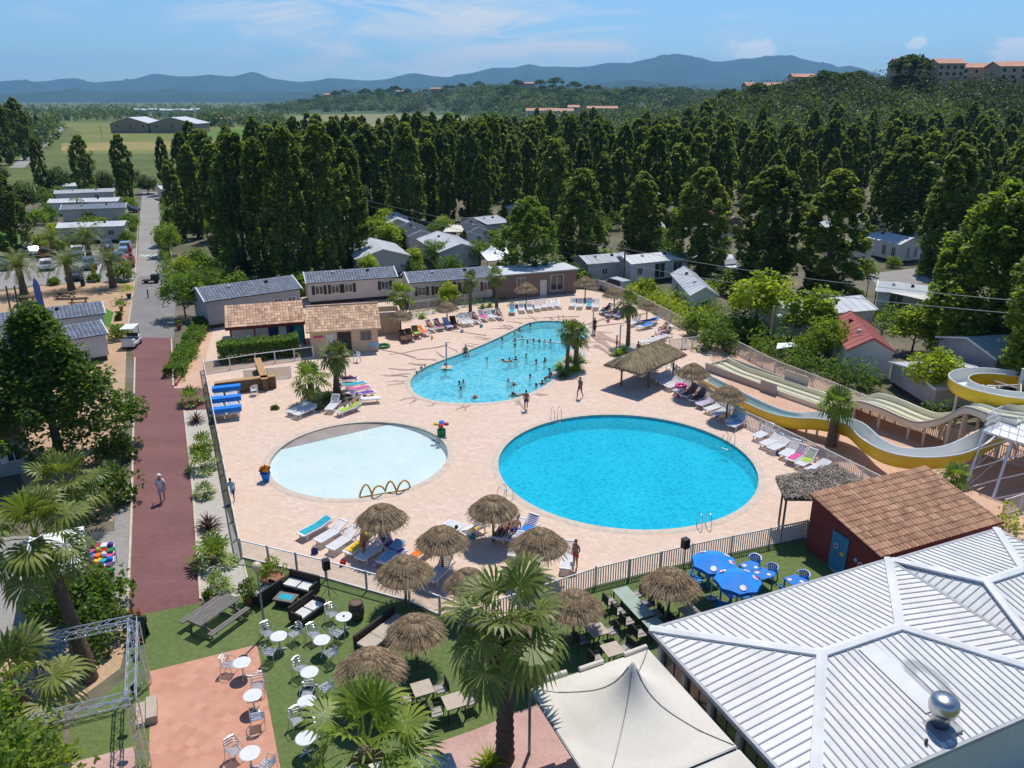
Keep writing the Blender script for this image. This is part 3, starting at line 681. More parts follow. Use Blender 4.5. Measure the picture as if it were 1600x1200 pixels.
for _ in range(250):
    t = rnd.random() ** .8; z = 1.2 + 8.6 * t; rr = 4.0 * (1 - max(0, (t - .22) / .8) ** 1.0) * (.62 + .38 * min(1, t / .12)); a = rnd.uniform(0, 2 * PI); q = rr * rnd.uniform(.3, 1) ** .5 * (1 + .26 * sin(3 * a + 5 * t))
    BIGC.append((q * cos(a), q * sin(a), z))
for i, (h, mat) in enumerate(((4.6, 'lime'), (3.8, 'lime'), (5.2, 'shrub'))):
    tree_kind('light%d' % i, 'small_tree', lambda h=h, mat=mat: round_crown((0, 0, h * .64), (h * .37, h * .37, h * .36), 62, 60, .24, m[mat], .36, -.7, .25), lambda h=h: trunk_mb(h * .65, .09, .03, 7, .12, h * .22, .35, h * .18), m[mat], m['bark'])
def pine_crown(r, h): return leaf_mesh('pine_crown', clumps(np.array([(r * q * cos(a), r * q * sin(a), h * (1 - .28 * q * q) + rnd.uniform(-.5, .3)) for q, a in ((rnd.random() ** .5, rnd.uniform(0, 2 * PI)) for _ in range(46))]), r * .26, 42, (1, 1, .55)), .75, m['pine'])
for i, (r, h) in enumerate(((5.5, 10), (4.4, 9))):
    tree_kind('pine%d' % i, 'umbrella_pine', lambda r=r, h=h: pine_crown(r, h), lambda r=r, h=h: trunk_mb(h * .95, .35, .15, 7, .3, r * .6, .65, 1.2), m['pine'], m['bark'])
tree_kind('cypress', 'cypress_tree', lambda: poplar_crown(11, 1.1, 60, 50, .5, m['pine'], .03), lambda: trunk_mb(7, .2, .05, 2), m['pine'], m['bark'])
tree_kind('round', 'broadleaf_tree', lambda: round_crown((0, 0, 4.2), (3.4, 3.4, 3.6), 80, 50, .5, m['wood'], .34), lambda: trunk_mb(4.4, .22, .08, 6, .2, 1.5, .3, 1.3), m['wood'], m['bark'])
# shrubs
def bush_mesh(r, h, n, per, leaf, mat): return round_crown((0, 0, h * .42), (r, r, h * .55), n, per, leaf, mat, .42, -.6, .16, 'shrub')
SHRUB = {}
for k, (r, h, mat, leaf) in {'s_lime': (1.2, 1.7, 'lime', .2), 's_green': (1.1, 1.6, 'shrub', .18), 's_hedge': (1.3, 1.9, 'hedge', .18), 's_low': (.55, .7, 'shrub', .13), 's_dark': (1.4, 2.2, 'broad', .22)}.items():
    SHRUB[k] = Kind(lambda r=r, h=h, mat=mat, leaf=leaf: tag(link('shrub', bush_mesh(r, h, 46, 46, leaf, m[mat])), None, 'shrub'))
def hedge(pts, w, h, mat, label, leaf=.16, dens=190, name='hedge', cat='hedge', z=0, wob=.12):
    """leafy hedge following a ground line; leaves thick on the skin, a few inside"""
    P = [Vector(p) for p in pts]; cs = []
    for a, b in zip(P, P[1:]):
        d = b - a; ln = d.length; d.normalize(); nn = Vector((-d.y, d.x, 0)); k = int(ln * (w + 2 * h) * dens * .5)
        s = nrg.uniform(0, ln, k); e = nrg.uniform(0, w + 2 * h, k)
        off = np.where(e < h, -w / 2, np.where(e < h + w, e - h - w / 2, w / 2)); zz = np.where(e < h, e, np.where(e < h + w, h, e - h - w))
        bulge = wob * (np.sin(s * 2.1) + np.sin(s * 4.7 + 1) * .6 + np.sin(s * 1.1 + zz * 3)); inn = nrg.uniform(.72, 1.03, k)
        off = off * inn + np.sign(off) * bulge * .5; zz = np.maximum(.03, zz * np.where(zz >= h * .99, inn + bulge * .35 / h * 2, 1.0))
        cs.append(np.stack([a.x + d.x * s + nn.x * off, a.y + d.y * s + nn.y * off, z + zz], 1))
    me = leaf_mesh(name, np.concatenate(cs), leaf, m[mat]); o0 = P[0]
    co = np.empty(len(me.vertices) * 3, np.float32); me.vertices.foreach_get('co', co); co = co.reshape(-1, 3) - np.array([o0.x, o0.y, 0], np.float32); me.vertices.foreach_set('co', co.ravel())
    o = link(name, me); o.location = (o0.x, o0.y, 0); return tag(o, label, cat)
def mass(pts, w, h, mat, label, step=.75, leaf=.2, per=70, r=.75, name='shrubbery', cat='shrubs'):
    """loose bank of shrubs along a line: uneven tops"""
    P = [Vector(p) for p in pts]; cs = []; rs = []
    for a, b in zip(P, P[1:]):
        d = b - a; n = max(2, int(d.length / step)); u = d.normalized(); nn = Vector((-u.y, u.x, 0))
        for i in range(n):
            for j in range(max(1, int(w / step))):
                hh = h * rnd.uniform(.55, 1.1); p = a + d * ((i + rnd.random()) / n) + nn * rnd.uniform(-w / 2, w / 2)
                for z in np.arange(.35, hh, .75): cs.append((p.x - P[0].x, p.y - P[0].y, z)); rs.append(r * rnd.uniform(.7, 1.15))
    o = link(name, leaf_mesh(name, clumps(np.array(cs), np.array(rs), per), leaf, m[mat])); o.location = (P[0].x, P[0].y, 0); return tag(o, label, cat)
# ---------------------------------------------------------------- palms
def fan_leaf(mb, o, az, el, pet, rad, segs=18, droop=.5, mi=0, span=2.5, fold=.12, arc=.0):
    """palmate leaf: curved stalk, then blades that spread and hang at the tips"""
    o = Vector(o); hd = Vector((cos(az), sin(az), 0)); sd_ = Vector((-sin(az), cos(az), 0)); up = Vector((0, 0, 1))
    e2 = el - arc; p1 = o + (hd * cos(el) + up * sin(el)) * pet * .5; d2 = hd * cos(e2) + up * sin(e2); p2 = p1 + d2 * pet * .5
    a = sd_ * .03; mb.add([o - a * 1.4, o + a * 1.4, p1 + a, p1 - a, p2 + a * .7, p2 - a * .7], [(0, 1, 2, 3), (3, 2, 4, 5)], mi)
    e3 = e2 - droop * .5; ax = hd * cos(e3) + up * sin(e3); nrm = hd * -sin(e3) + up * cos(e3)
    for i in range(segs):
        t = (i + .5) / segs - .5; th = t * span * 2; ln = rad * (1 - .38 * abs(2 * t) ** 2) * rnd.uniform(.92, 1.05); d = ax * cos(th) + sd_ * sin(th)
        w = rad * .5 * span * 2 / segs * .95; n2 = nrm * fold * (1 if i % 2 else -1); b = d.cross(nrm).normalized()
        m1 = p2 + d * ln * .6 + nrm * (.1 * rad * abs(2 * t)) + n2 * .3; tip = p2 + d * ln * (1 - .16 * droop) + up * (-droop * .34 * ln * rnd.uniform(.6, 1.3)) + n2 * .2
        mb.add([p2, m1 - b * w * .55, m1 + b * w * .55, tip], [(0, 1, 3, 2) if False else (0, 1, 2), (1, 3, 2)], mi)
def fan_crown(z, n, pet, rad, segs, dead=6, lo=-.7, hi=1.45, droop=.55):
    g, dmb = MB(), MB()
    for i in range(n):
        t = i / (n - 1); az = i * 2.39996 + rnd.uniform(-.2, .2); el = lerp(hi, lo, t ** .85) + rnd.uniform(-.25, .25)
        fan_leaf(g, (cos(az) * .12, sin(az) * .12, z - .25 * t), az, el, pet * rnd.uniform(.85, 1.15) * lerp(.8, 1.1, t), rad * rnd.uniform(.85, 1.1), segs, lerp(droop * .5, droop * 1.5, t), 0, arc=lerp(.05, .35, t))
    for i in range(dead):
        az = i * 2.1 + rnd.random(); fan_leaf(dmb, (cos(az) * .18, sin(az) * .18, z - .35), az, -1.0 - rnd.uniform(0, .35), pet * .55, rad * .8, max(8, segs - 6), .9)
    return g, dmb
def palm_trunk(h, r0, r1, bend=(0, 0)):
    mb = MB(); n = max(6, int(h / .16)); pts = []; rs = []
    for i in range(n + 1):
        t = i / n; pts.append((bend[0] * t * t, bend[1] * t * t, h * t - .05)); rs.append((lerp(r0, r1, min(1, t * 2.2)) if t < .45 else r1 + .02 * (t - .45)) * (1.09 if i % 2 else .96))
    return mb.tube(pts, rs, 10)
PALMS = {}
def palm_kind(key, h, r0, r1, n, pet, rad, segs, dead, leafm, bend=(0, 0), lo=-.7, hi=1.45, droop=.55, skirt=True):
    def make():
        t = thing('palm_tree', '', 'palm tree'); part('trunk', palm_trunk(h, r0, r1, bend), m['palm_trunk'], t, smooth=True)
        g, d = fan_crown(h + .1, n, pet, rad, segs, dead, lo, hi, droop); mt = Matrix.Translation((bend[0], bend[1], 0))
        part('crown', g.shift(mt), m[leafm], t)
        if dead: part('dry_leaves', d.shift(mt), m['palm_dead'], t)
        return t
    PALMS[key] = Kind(make)
palm_kind('tall', 6.0, .34, .27, 21, 1.3, 1.25, 22, 20, 'palm', (.05, -.15), -.6)
palm_kind('low', 3.0, .32, .25, 15, 1.3, 1.3, 26, 1, 'palm_lit', (0, 0), -.35, 1.5, .4)
palm_kind('left', 6.6, .36, .27, 27, 1.6, 1.35, 24, 8, 'palm', (-1.5, .9), -.75)
palm_kind('corner', 3.2, .34, .28, 20, 1.4, 1.3, 24, 3, 'palm', (0, 0), -.5)
palm_kind('deck', 3.0, .34, .2, 22, .7, .85, 16, 4, 'palm', (.1, 0), -.5)
palm_kind('deck_short', 1.7, .32, .2, 18, .75, .85, 16, 3, 'palm_lit', (-.15, 0), -.25)
palm_kind('slim', 3.6, .2, .16, 18, .6, .8, 16, 3, 'palm', (.1, 0), -.6)
palm_kind('lit', 2.9, .36, .26, 16, .6, .9, 18, 2, 'palm_lit', (0, 0), -.2, 1.5)
palm_kind('tiny', .3, .14, .1, 12, .32, .42, 13, 0, 'palm_lit', (0, 0), 0, 1.4, .3)
def feather_crown(z, n, ln):
    g = MB()
    for i in range(n):
        t = i / (n - 1); az = i * 2.39996; el = lerp(1.4, -.15, t); p = Vector((cos(az) * .15, sin(az) * .15, z)); hd = Vector((cos(az), sin(az), 0)); sd_ = Vector((-sin(az), cos(az), 0)); k = 9
        for j in range(k):
            e = el - (j / k) ** 1.4 * 1.5; d = hd * cos(e) + Vector((0, 0, sin(e))); q = p + d * ln / k
            for s in (-1, 1):
                for f in (.2, .7):
                    b = p.lerp(q, f); tip = b + (sd_ * s * .8 + d * .6 + Vector((0, 0, -.25))) * ln * .2 * (1 - .5 * abs(j / k - .4)); w = d * .05
                    g.add([b - w, b + w, tip], [(0, 1, 2)])
            g.add([p - sd_ * .025, p + sd_ * .025, q + sd_ * .02, q - sd_ * .02], [(0, 1, 2, 3)]); p = q
    return g
def mk_feather():
    t = thing('palm_tree', '', 'palm tree'); part('trunk', palm_trunk(3.4, .5, .36), m['palm_trunk'], t, smooth=True); part('crown', feather_crown(3.4, 46, 3.1), m['palm'], t); return t
PALMS['feather'] = Kind(mk_feather)
def spiky(n, ln, mat, name='spiky_plant', w=.045):
    g = MB()
    for i in range(n):
        az = i * 2.4; el = lerp(1.45, .15, i / n) + rnd.uniform(-.1, .1); hd = Vector((cos(az), sin(az), 0)); l = ln * rnd.uniform(.8, 1.15); s_ = Vector((-sin(az), cos(az), 0)) * w
        a = hd * cos(el) * l * .55 + Vector((0, 0, sin(el) * l * .55)); b = hd * cos(el - .3) * l + Vector((0, 0, sin(el - .35) * l))
        g.add([-s_ * .6, s_ * .6, a + s_, a - s_, b], [(0, 1, 2, 3), (3, 2, 4)])
    return tag(link(name, g.mesh(name, m[mat])), None, 'plant')
SPIKE = {'s_red': Kind(spiky, 46, .95, 'red_leaf'), 's_yel': Kind(spiky, 60, .9, 'lime'), 's_grn': Kind(spiky, 46, .8, 'palm_lit'), 's_agave': Kind(spiky, 30, .9, 'shrub', 'agave_plant', .08)}
# ---------------------------------------------------------------- planting out
def T(key, u, v, label=None, group=None, top=None, width=None, rz=None, z=0.0, href=None):
    """tree with its foot at a pixel; top = pixel row of its tip"""
    p = G(u, v, z); sc = None
    if top is not None:
        t = PY(u, top, p.y); sc = (t.z - z) / href
        sc = (sc * (width or 1), sc * (width or 1), sc)
    return TREES[key].put(p, rnd.uniform(0, 6.28) if rz is None else rz, label, group, sc)
PH = {'pop0': 18, 'pop1': 17.5, 'pop2': 18.5, 'pop3': 17, 'pop_lit': 11, 'far0': 17, 'far1': 18, 'far2': 16.5, 'near_pop': 15.2}
FRONT = [  # kind, foot, tip row, width factor, label
 ('pop0', 352, 408, 222, 1.0, 'tall dark poplar beside the road, leftmost of the front poplar clump'),
 ('pop1', 385, 428, 205, .95, 'broad dark poplar rising behind the left end of the tiled pool house'),
 ('pop2', 418, 436, 212, 1.0, 'slender dark poplar between the broad poplar and the pool house ridge'),
 ('pop3', 462, 447, 196, .9, 'tall dark poplar directly behind the middle of the pool house roof'),
 ('pop1', 512, 436, 190, .9, 'tall dark poplar behind the blue roofed mobile home by the pool house'),
 ('pop0', 553, 424, 208, .9, 'dark poplar left of the pale hip roofed mobile home'),
 ('pop2', 310, 372, 224, 1.0, 'poplar on the road verge beside the green bush row'),
 ('pop3', 640, 362, 190, .95, 'tall poplar behind the dark roofed mobile home with white gable'),
 ('pop0', 700, 352, 245, .95, 'poplar behind the small tree near the wires'),
 ('pop1', 752, 356, 240, .9, 'poplar behind the mobile home with the cream awning'),
 ('pop_lit', 826, 447, 309, 1.25, 'short bright green poplar in front of the brown flat roofed cabin'),
 ('pop3', 905, 424, 262, 1.35, 'poplar standing at the right end of the brown flat roofed cabin'),
 ('pop0', 1000, 405, 266, 1.45, 'poplar behind the mobile home with the sunlit white roof patch'),
 ('pop1', 1090, 432, 260, 1.45, 'poplar just left of the parked white van'),
 ('pop3', 1195, 452, 258, 1.6, 'large poplar right of the parked white van'),
 ('pop2', 1287, 468, 262, 1.9, 'large poplar by the campsite lane behind the white sheet roof'),
 ('near_pop', 1535, 572, 285, 1.25, 'huge poplar beside the cream awning, nearest the slide tower'),
 ('near_pop', 1640, 640, 330, 1.15, 'huge poplar at the picture edge behind the yellow spiral slide'),
 ('pop1', 1395, 395, 210, 1.5, 'poplar behind the small tan cabin gable'),
 ('pop0', 1470, 430, 222, 1.4, 'poplar rising left of the huge poplar and behind the white cabin'),
 ('pop2', 70, 308, 212, 1.0, 'dark poplar left of the twin poplars near the upper road'),
 ('pop1', 137, 310, 210, 1.0, 'broad twin poplar in front of the warehouse'),
 ('pop0', 200, 322, 208, .95, 'poplar beside the parked dark car at the lane head'),
 ('pop2', 262, 304, 212, 1.05, 'poplar at the right side of the lane head'),
 ('pop3', 295, 322, 205, .95, 'poplar just right of the lane head poplar'),
 ('pop1', 22, 400, 268, 1.15, 'broad dark poplar beside the bright lawn at the car park'),
]
for k, u, v, top, wd, lab in FRONT: T(k, u, v, lab, None, top, wd, href=PH[k])
n = 0
for Y in range(128, 372, 13):
    x = -.47 * Y
    while x < .80 * Y:
        x += rnd.uniform(5.2, 9.5)
        yy = Y + rnd.uniform(-5, 5); zc = yy * CP + H * SP; u = 800 + F * x / zc
        if u < 268 or u > 1640 or (yy > 150 and u < 300) or (yy > 190 and u < 440) or (yy > 275 and u < 540) or (yy > 300 and u < 800): continue
        if yy < 150 and (560 < u < 800 or 1080 < u < 1180 or 1300 < u < 1440): continue
        if 930 < u < 990 and yy > 215: continue
        if hz(x, yy) > 4 or rnd.random() < .1: continue
        hsc = rnd.uniform(.74, 1.12)
        TREES['far%d' % rnd.randrange(3)].put((x, yy, hz(x, yy) - .2), rnd.uniform(0, 6.28), 'dark poplar massed in the dense rows beyond the mobile homes', 'poplars massed beyond the mobile homes', (hsc * rnd.uniform(.85, 1.2),) * 2 + (hsc,)); n += 1
# trees one can tell apart in the far left
for i, (u, v, top, key) in enumerate(((-6, 262, 150, 'far0'), (16, 258, 158, 'far1'), (38, 250, 152, 'far2'), (50, 226, 172, 'far0'), (62, 214, 178, 'far1'), (4, 285, 262, 'round'), (26, 240, 160, 'far2'))):
    p = G(u, v); t = PY(u, top, p.y); s = t.z / {'far0': 17, 'far1': 18, 'far2': 16.5, 'round': 8}[key]
    TREES[key].put(p, i, 'tall green tree in the row along the left side of the country road', 'trees along the country road', (s * 1.05, s * 1.05, s))
small = [('round', 100, 306, 262, 'rounded green tree between the far left poplars'), ('round', 165, 306, 268, 'rounded green tree left of the lane head poplar'), ('round', 36, 334, 285, 'big rounded green tree left of the pale cabins'), ('round', 232, 303, 274, 'rounded green tree at the lane head'), ('round', -8, 372, 300, 'big rounded tree at the picture edge above the bright lawn'), ('round', 205, 292, 262, 'rounded tree beyond the lane head'), ('light0', 1180, 527, 428, 'yellow green small tree in front of the grey cabin gable, left of the wooden pole'), ('light1', 1262, 540, 462, 'yellow green small tree beside the white sheet roof, right of the wooden pole'), ('light0', 1292, 566, 500, 'rounded yellow green tree in front of the white sheet roof'),
 ('light1', 1424, 552, 485, 'yellow green small tree behind the red roofed cabin'), ('light0', 1452, 632, 548, 'yellow green tree in front of the red roofed cabin by the lane slide'), ('light2', 680, 420, 378, 'round green small tree between the pale sheet roofs'), ('light1', 646, 425, 392, 'small green bush tree left of the pale sheet roofs'),
 ('light0', 585, 392, 340, 'yellow green small tree left of the dark roofed home'), ('light1', 608, 396, 352, 'yellow green small tree touching the dark roofed home'), ('light0', 695, 368, 338, 'pale green small tree beside the cream awning'), ('light2', 750, 420, 378, 'flowering small tree in front of the white peaked canopy'), ('light1', 702, 482, 446, 'rounded dark green shrub tree before the long shuttered home'),
 ('light2', 290, 497, 430, 'big rounded bush tree at the verge beside the grey road'), ('light0', 290, 440, 402, 'yellow green rounded bush tree on the verge further up the road'), ('light2', 265, 400, 352, 'dark green bush tree at the bend of the road'), ('light1', 575, 446, 402, 'small green tree at the left edge of the pale hip roof'), ('light1', 1010, 470, 440, 'bushy light tree by the parked people carrier')]
for k, u, v, top, lab in small: T(k, u, v, lab, None, top, 1.15, href={'round': 8, 'light0': 4.6, 'light1': 3.8, 'light2': 5.2}[k])
# near trees
TREES['bigbroad'].put(G(98, 722), .4, 'large dense dark green broadleaf tree beside the red path', None, (1.12, 1.0, 1.0))
def S(kind, u, v, label, sc=1.0, group=None): return SHRUB[kind].put(G(u, v), rnd.uniform(0, 6.28), label, group, sc)
S('s_green', 98, 965, 'bright green rounded shrub left of the leaning palm trunk', 1.15); S('s_green', 150, 960, 'bright green rounded shrub right of the leaning palm trunk', 1.3)
S('s_dark', 160, 1005, 'dark shaded shrub under the lighting truss', .8); S('s_dark', 165, 790, 'dark conical shrub under the big broadleaf tree', 1.1)
S('s_dark', 180, 720, 'dark shrub at the foot of the big broadleaf tree', .9)
for u, v, sc, k, lab in ((265, 360, 1.2, 's_green', 'shrub beside the lane near the road marking'), (262, 385, 1.1, 's_lime', 'pale shrub at the road marking'), (305, 470, 1.3, 's_lime', 'shrub touching the wall of the long blue roofed home'), (190, 345, 1.0, 's_lime', 'pale shrub beside the parked dark car'), (150, 365, 1.7, 's_green', 'large shrub in front of the white roofed cabin'), (120, 380, 1.4, 's_lime', 'shrub at the back of the car park'), (205, 352, 1.2, 's_green', 'shrub at the corner of the white roofed cabin'),
  (70, 385, 1.3, 's_lime', 'shrub behind the silver car'), (36, 470, .8, 's_low', 'low plant beside the timber arch'), (85, 445, 1.3, 's_low', 'grey green low plant between the car park palms'), (148, 440, 1.4, 's_low', 'grey green low plant beside the litter bin'), (193, 438, 1.4, 's_green', 'shrub at the car park entrance post'),
  (185, 500, .7, 's_low', 'small potted shrub along the sandy verge'), (186, 530, .9, 's_green', 'shrub at the end of the blue grey tiled cabin'), (430, 640, .5, 's_low', 'low plant by the timber counter'), (1395, 418, .9, 's_green', 'shrub before the white cabin corner'), (1445, 430, 1.0, 's_lime', 'pale shrub on the lane corner'), (1352, 432, 1.2, 's_green', 'dark shrub before the tan cabin gable')):
    S(k, u, v, lab, sc)
hk = ['s_green', 's_lime', 's_hedge', 's_dark']; k = 0
while k < 150:
    u, v = rnd.choice(((rnd.uniform(560, 1080), rnd.uniform(345, 450)), (rnd.uniform(1080, 1500), rnd.uniform(390, 560)), (rnd.uniform(280, 560), rnd.uniform(395, 470)), (rnd.uniform(60, 210), rnd.uniform(300, 395)), (rnd.uniform(260, 1300), rnd.uniform(330, 380))))
    if (215 < u < 262) or (940 < u < 1000 and v > 440) or (1340 < u < 1500 and 425 < v < 470): continue
    k += 1; SHRUB[hk[k % 4]].put(G(u, v), rnd.random() * 6, 'one of the loose garden shrubs growing between the mobile homes', 'garden shrubs between the mobile homes', rnd.uniform(.7, 1.7))
# bottom corner creeper: leafy tree seen from above
o = TREES['light2'].put(G(30, 1330), 1, 'bright leafy tree top filling the lower corner beside the stage', None, (1.05, 1.05, .95))
hedge(px((342, 566), (468, 552)), 1.7, 1.75, 'hedge', 'clipped box hedge in front of the changing cubicles', .17, 620)
hedge(px((272, 590), (318, 505)), 1.5, .85, 'hedge', 'low clipped hedge between the red path and the ramp', .17, 480)
mass(px((280, 596), (326, 508)), .8, .9, 'shrub', 'flowering oleander bank beside the ramp wall', .6, .15, 60, .45)
mass(px((990, 458), (1040, 480), (1100, 515)), 4.5, 1.7, 'lime', 'yellow green shrub bank outside the upper right pool fence', .8, .22, 55, .8)
mass(px((1085, 500), (1140, 532), (1225, 560)), 3.4, 2.2, 'hedge', 'dark green shrub bank outside the fence above the wide slide start', .9, .22, 60, .85)
mass(px((1225, 565), (1300, 595), (1352, 618)), 3.4, 2.0, 'shrub', 'green shrub bank below the red roofed cabin', .9, .22, 60, .85)
mass(px((1290, 548), (1390, 505), (1450, 470)), 2.4, 1.9, 'hedge', 'dark hedge bank between the white sheet roof and the red roof', .9, .22, 60, .8)
mass(px((1060, 478), (1120, 452), (1160, 440)), 2.6, 1.5, 'lime', 'bright shrub bank below the white van', .9, .2, 50, .7)
mass(px((915, 440), (985, 432)), 1.4, 1.3, 'shrub', 'shrubs in front of the shaded cabin left of the people carrier', .8, .2, 50, .65)
mass(px((1432, 660), (1500, 668)), 2.2, 2.0, 'shrub', 'shrubs in front of the low cabin under the spiral slide', .8, .2, 60, .8)
mass(px((1560, 830), (1640, 850)), 2, 1.2, 'lime', 'yellow green shrubs behind the tiled red hut', .7, .18, 60, .6)
mass(px((258, 440), (262, 360), (256, 320)), 1.2, 1.6, 'shrub', 'verge shrubs along the right side of the lane', .8, .25, 40, .7)
mass(px((455, 500), (640, 488)), 1.0, .8, 'hedge', 'low shrubs at the foot of the long cabins', .8, .2, 40, .5)
mass(px((648, 497), (700, 484), (790, 468)), .7, .75, 'shrub', 'mixed low plants along the upper pool fence', .7, .16, 36, .38)
# far woods that read as one mass
def wood(name, spots, mat, leaf, per, rad):
    cs = []; rs = []
    for x, y, h in spots:
        z0 = hz(x, y) if y > 200 else 0; us = rnd.uniform(.5, 1.35); h = h * (.5 + us * .5)
        for k in range(2): cs.append((x + rnd.uniform(-1, 1) * rad * .6, y + rnd.uniform(-1, 1) * rad * .6, z0 + h * (.38 + .34 * k) + rnd.uniform(-.5, .5))); rs.append(rad * us * rnd.uniform(.8, 1.1) * (1 - .18 * k))
    struct(name, leaf_mesh(name, clumps(np.array(cs), np.array(rs), per), leaf, m[mat]), None, 'stuff')
for nm, qa, qb, ya, yb, cnt, lf, rad in (('wooded_hillside', .06, .86, 232, 540, 4300, 1.0, 3.8), ('wooded_ridge', -.36, .36, 960, 1760, 3300, 2.6, 7.5)):
    S3 = ([], [], [])
    for _ in range(cnt):
        q = rnd.uniform(qa, qb); y = rnd.uniform(ya, yb); x = q * y
        if hz(x, y) < 2.2 or (nm == 'wooded_ridge' and abs(q - .055) < .03 and y < 1050): continue
        w = mn.noise(Vector((x * .018, y * .012, 3))) + rnd.uniform(-.35, .35) + (.25 if hz(x, y) > 20 and q > .15 else -.05)
        S3[0 if w > .05 else (2 if w < -.32 else 1)].append((x, y, rnd.uniform(4.5, 9)))
    for k, (n2, mt) in enumerate((('pines', 'wood_dark'), ('trees', 'wood'), ('scrub', 'wood_light'))): wood(nm + '_' + n2, S3[k], mt, lf, 40, rad)
sp = []
for u0, u1, v0, v1, k in ((-80, 480, 172, 182, 420), (-120, 700, 163, 170, 520), (700, 1700, 163, 172, 300), (310, 440, 190, 200, 110), (-80, 90, 190, 232, 170), (85, 330, 184, 189, 120), (735, 1010, 184, 206, 330), (900, 1120, 168, 184, 200)):
    for _ in range(k):
        p = G(rnd.uniform(u0, u1), rnd.uniform(v0, v1)); sp.append((p.x, p.y, rnd.uniform(6, 11)))
wood('far_woodland', sp, 'wood', 2.4, 18, 4.5)
# umbrella pines and cypresses on the ridges
def on_line(u, Y, key, s, lab, grp):
    x = (u - 800) / F * (Y * CP + (H - hz(u * 0, Y)) * SP); x = (u - 800) / F * (Y * CP + (H - hz(x, Y)) * SP)
    TREES[key].put((x, Y, hz(x, Y) - .3), rnd.uniform(0, 6), lab, grp, s)
for u in (597, 700, 722, 808, 840, 620, 745, 866, 900, 570): on_line(u + rnd.uniform(-4, 4), rnd.uniform(1310, 1360) + (290 if u < 760 else 0), 'pine%d' % rnd.randrange(2), rnd.uniform(1.7, 2.4), 'umbrella pine on the low wooded ridge under the mountains', 'umbrella pines on the low ridge')
for u in range(470, 1010, 14):
    Y = rnd.uniform(1120, 1330) + (380 if u < 760 else 0); x = (u - 800) / F * (Y * CP + H * SP); TREES['pine%d' % rnd.randrange(2)].put((x, Y, hz(x, Y) - .3), u, 'umbrella pine on the low wooded ridge under the mountains', 'umbrella pines on the low ridge', rnd.uniform(1.2, 2.0))
for u in (1135, 1150, 1185, 1210, 1235, 1262, 1282, 1300, 1322, 1345, 1405, 1440, 1475, 1105, 1545, 1575): on_line(u + rnd.uniform(-5, 5), rnd.uniform(372, 400), 'pine%d' % rnd.randrange(2), rnd.uniform(.75, 1.15), 'umbrella pine along the crest of the right wooded hill', 'umbrella pines on the right hill')
for u in (655, 662, 672, 681, 690, 706, 716, 726, 812, 590): on_line(u, rnd.uniform(330, 350), 'cypress', rnd.uniform(.85, 1.2), 'slim dark cypress in the row behind the vineyard', 'cypresses behind the vineyard')
for u in (548, 553, 570, 600, 628, 634, 1130): on_line(u, rnd.uniform(1310, 1350) + (290 if u < 760 else 0), 'cypress', rnd.uniform(1.3, 1.7), 'tiny dark cypress on the skyline of the low ridge', 'cypresses on the low ridge')
on_line(1416, 372, 'pine1', 1.9, 'tall open crowned pine standing above the hilltop flats', None)
# palms
def P(key, u, v, label, sc=None, rz=0, group=None): return PALMS[key].put(G(u, v), rz, label, group, sc)
P('tall', 789, 1186, 'big fan palm with a hanging dry skirt between the thatched parasols and the cream canopy', None, .3)
P('low', 580, 1278, 'young bright fan palm with stiff upright leaves beside the round bistro tables', None, 1)
P('left', 140, 1062, 'tall leaning fan palm over the white canopy and display stand', .92, 0)
P('corner', 52, 1190, 'fan palm beside the lighting truss in the lower corner', 1.0, 2); P('corner', 118, 838, 'fan palm behind the leaning palm, beside the broadleaf tree', .95, 4)
0
P('deck', 527, 616, 'taller fan palm in the bed beside the wading pool loungers', 1.05, 1); P('deck_short', 488, 632, 'short fan palm in the bed beside the wading pool loungers', 1.15, 2)
P('slim', 862 + 24, 580, 'left palm of the pair in the lagoon pool bed', 1.0, 0); P('deck', 900, 576, 'right palm of the pair in the lagoon pool bed', 1.0, 2)
P('slim', 981, 540, 'slender leaning fan palm in the small bed right of the lagoon pool', 1.15, 3)
P('lit', 1298, 697, 'stout young fan palm between the two slides', 1.05, 1); P('lit', 1480, 800, 'fan palm behind the ridge of the red hut', .75, 2)
P('slim', 735, 488, 'slim fan palm at the upper fence, left of the pair', 1.0, 1); P('slim', 776, 484, 'slim fan palm at the upper fence, right of the pair', 1.05, 3); P('deck_short', 627, 492, 'short fan palm behind the cream walled enclosure', 1.25, 4)
for i, (u, v, s) in enumerate(((38, 460, 1.0), (112, 453, .95), (177, 449, .95))): P('feather', u, v, ['date palm left of the purple banner', 'date palm in the middle of the car park edge', 'date palm nearest the road at the car park edge'][i], s, i)
for i, (u, v, s) in enumerate(((85, 402, .8), (140, 402, .9))): P('feather', u, v, ['date palm at the back of the car park by the silver car', 'date palm at the back of the car park by the blue car'][i], s, i + 3)
# pebble bed plants
for k, u, v, sc, lab in (('tiny', 299, 632, 1.5, 'small fan palm at the top end of the pebble bed'), ('tiny', 334, 880, 1.7, 'low fan palm near the lower end of the pebble bed'), ('tiny', 318, 735, 1.5, 'low fan palm in the middle of the pebble bed'), ('tiny', 320, 776, 1.0, 'small palm on a stub in the pebble bed'), ('tiny', 342, 922, 1.0, 'little fan palm in the last corner of the pebble bed'), ('tiny', 318, 700, 1.2, 'yellowish fan palm in the pebble bed')): P(k, u, v, lab, sc, rnd.random() * 6)
def K(kind, u, v, lab, sc=1.0): SPIKE[kind].put(G(u, v), rnd.random() * 6, lab, None, sc)
K('s_red', 307, 660, 'purple leaved spiky plant high in the pebble bed'); K('s_red', 326, 826, 'purple leaved spiky plant low in the pebble bed', 1.1); K('s_yel', 336, 868, 'yellow green spiky plant in the pebble bed'); K('s_yel', 312, 706, 'yellow spiky plant beside the palm in the pebble bed')
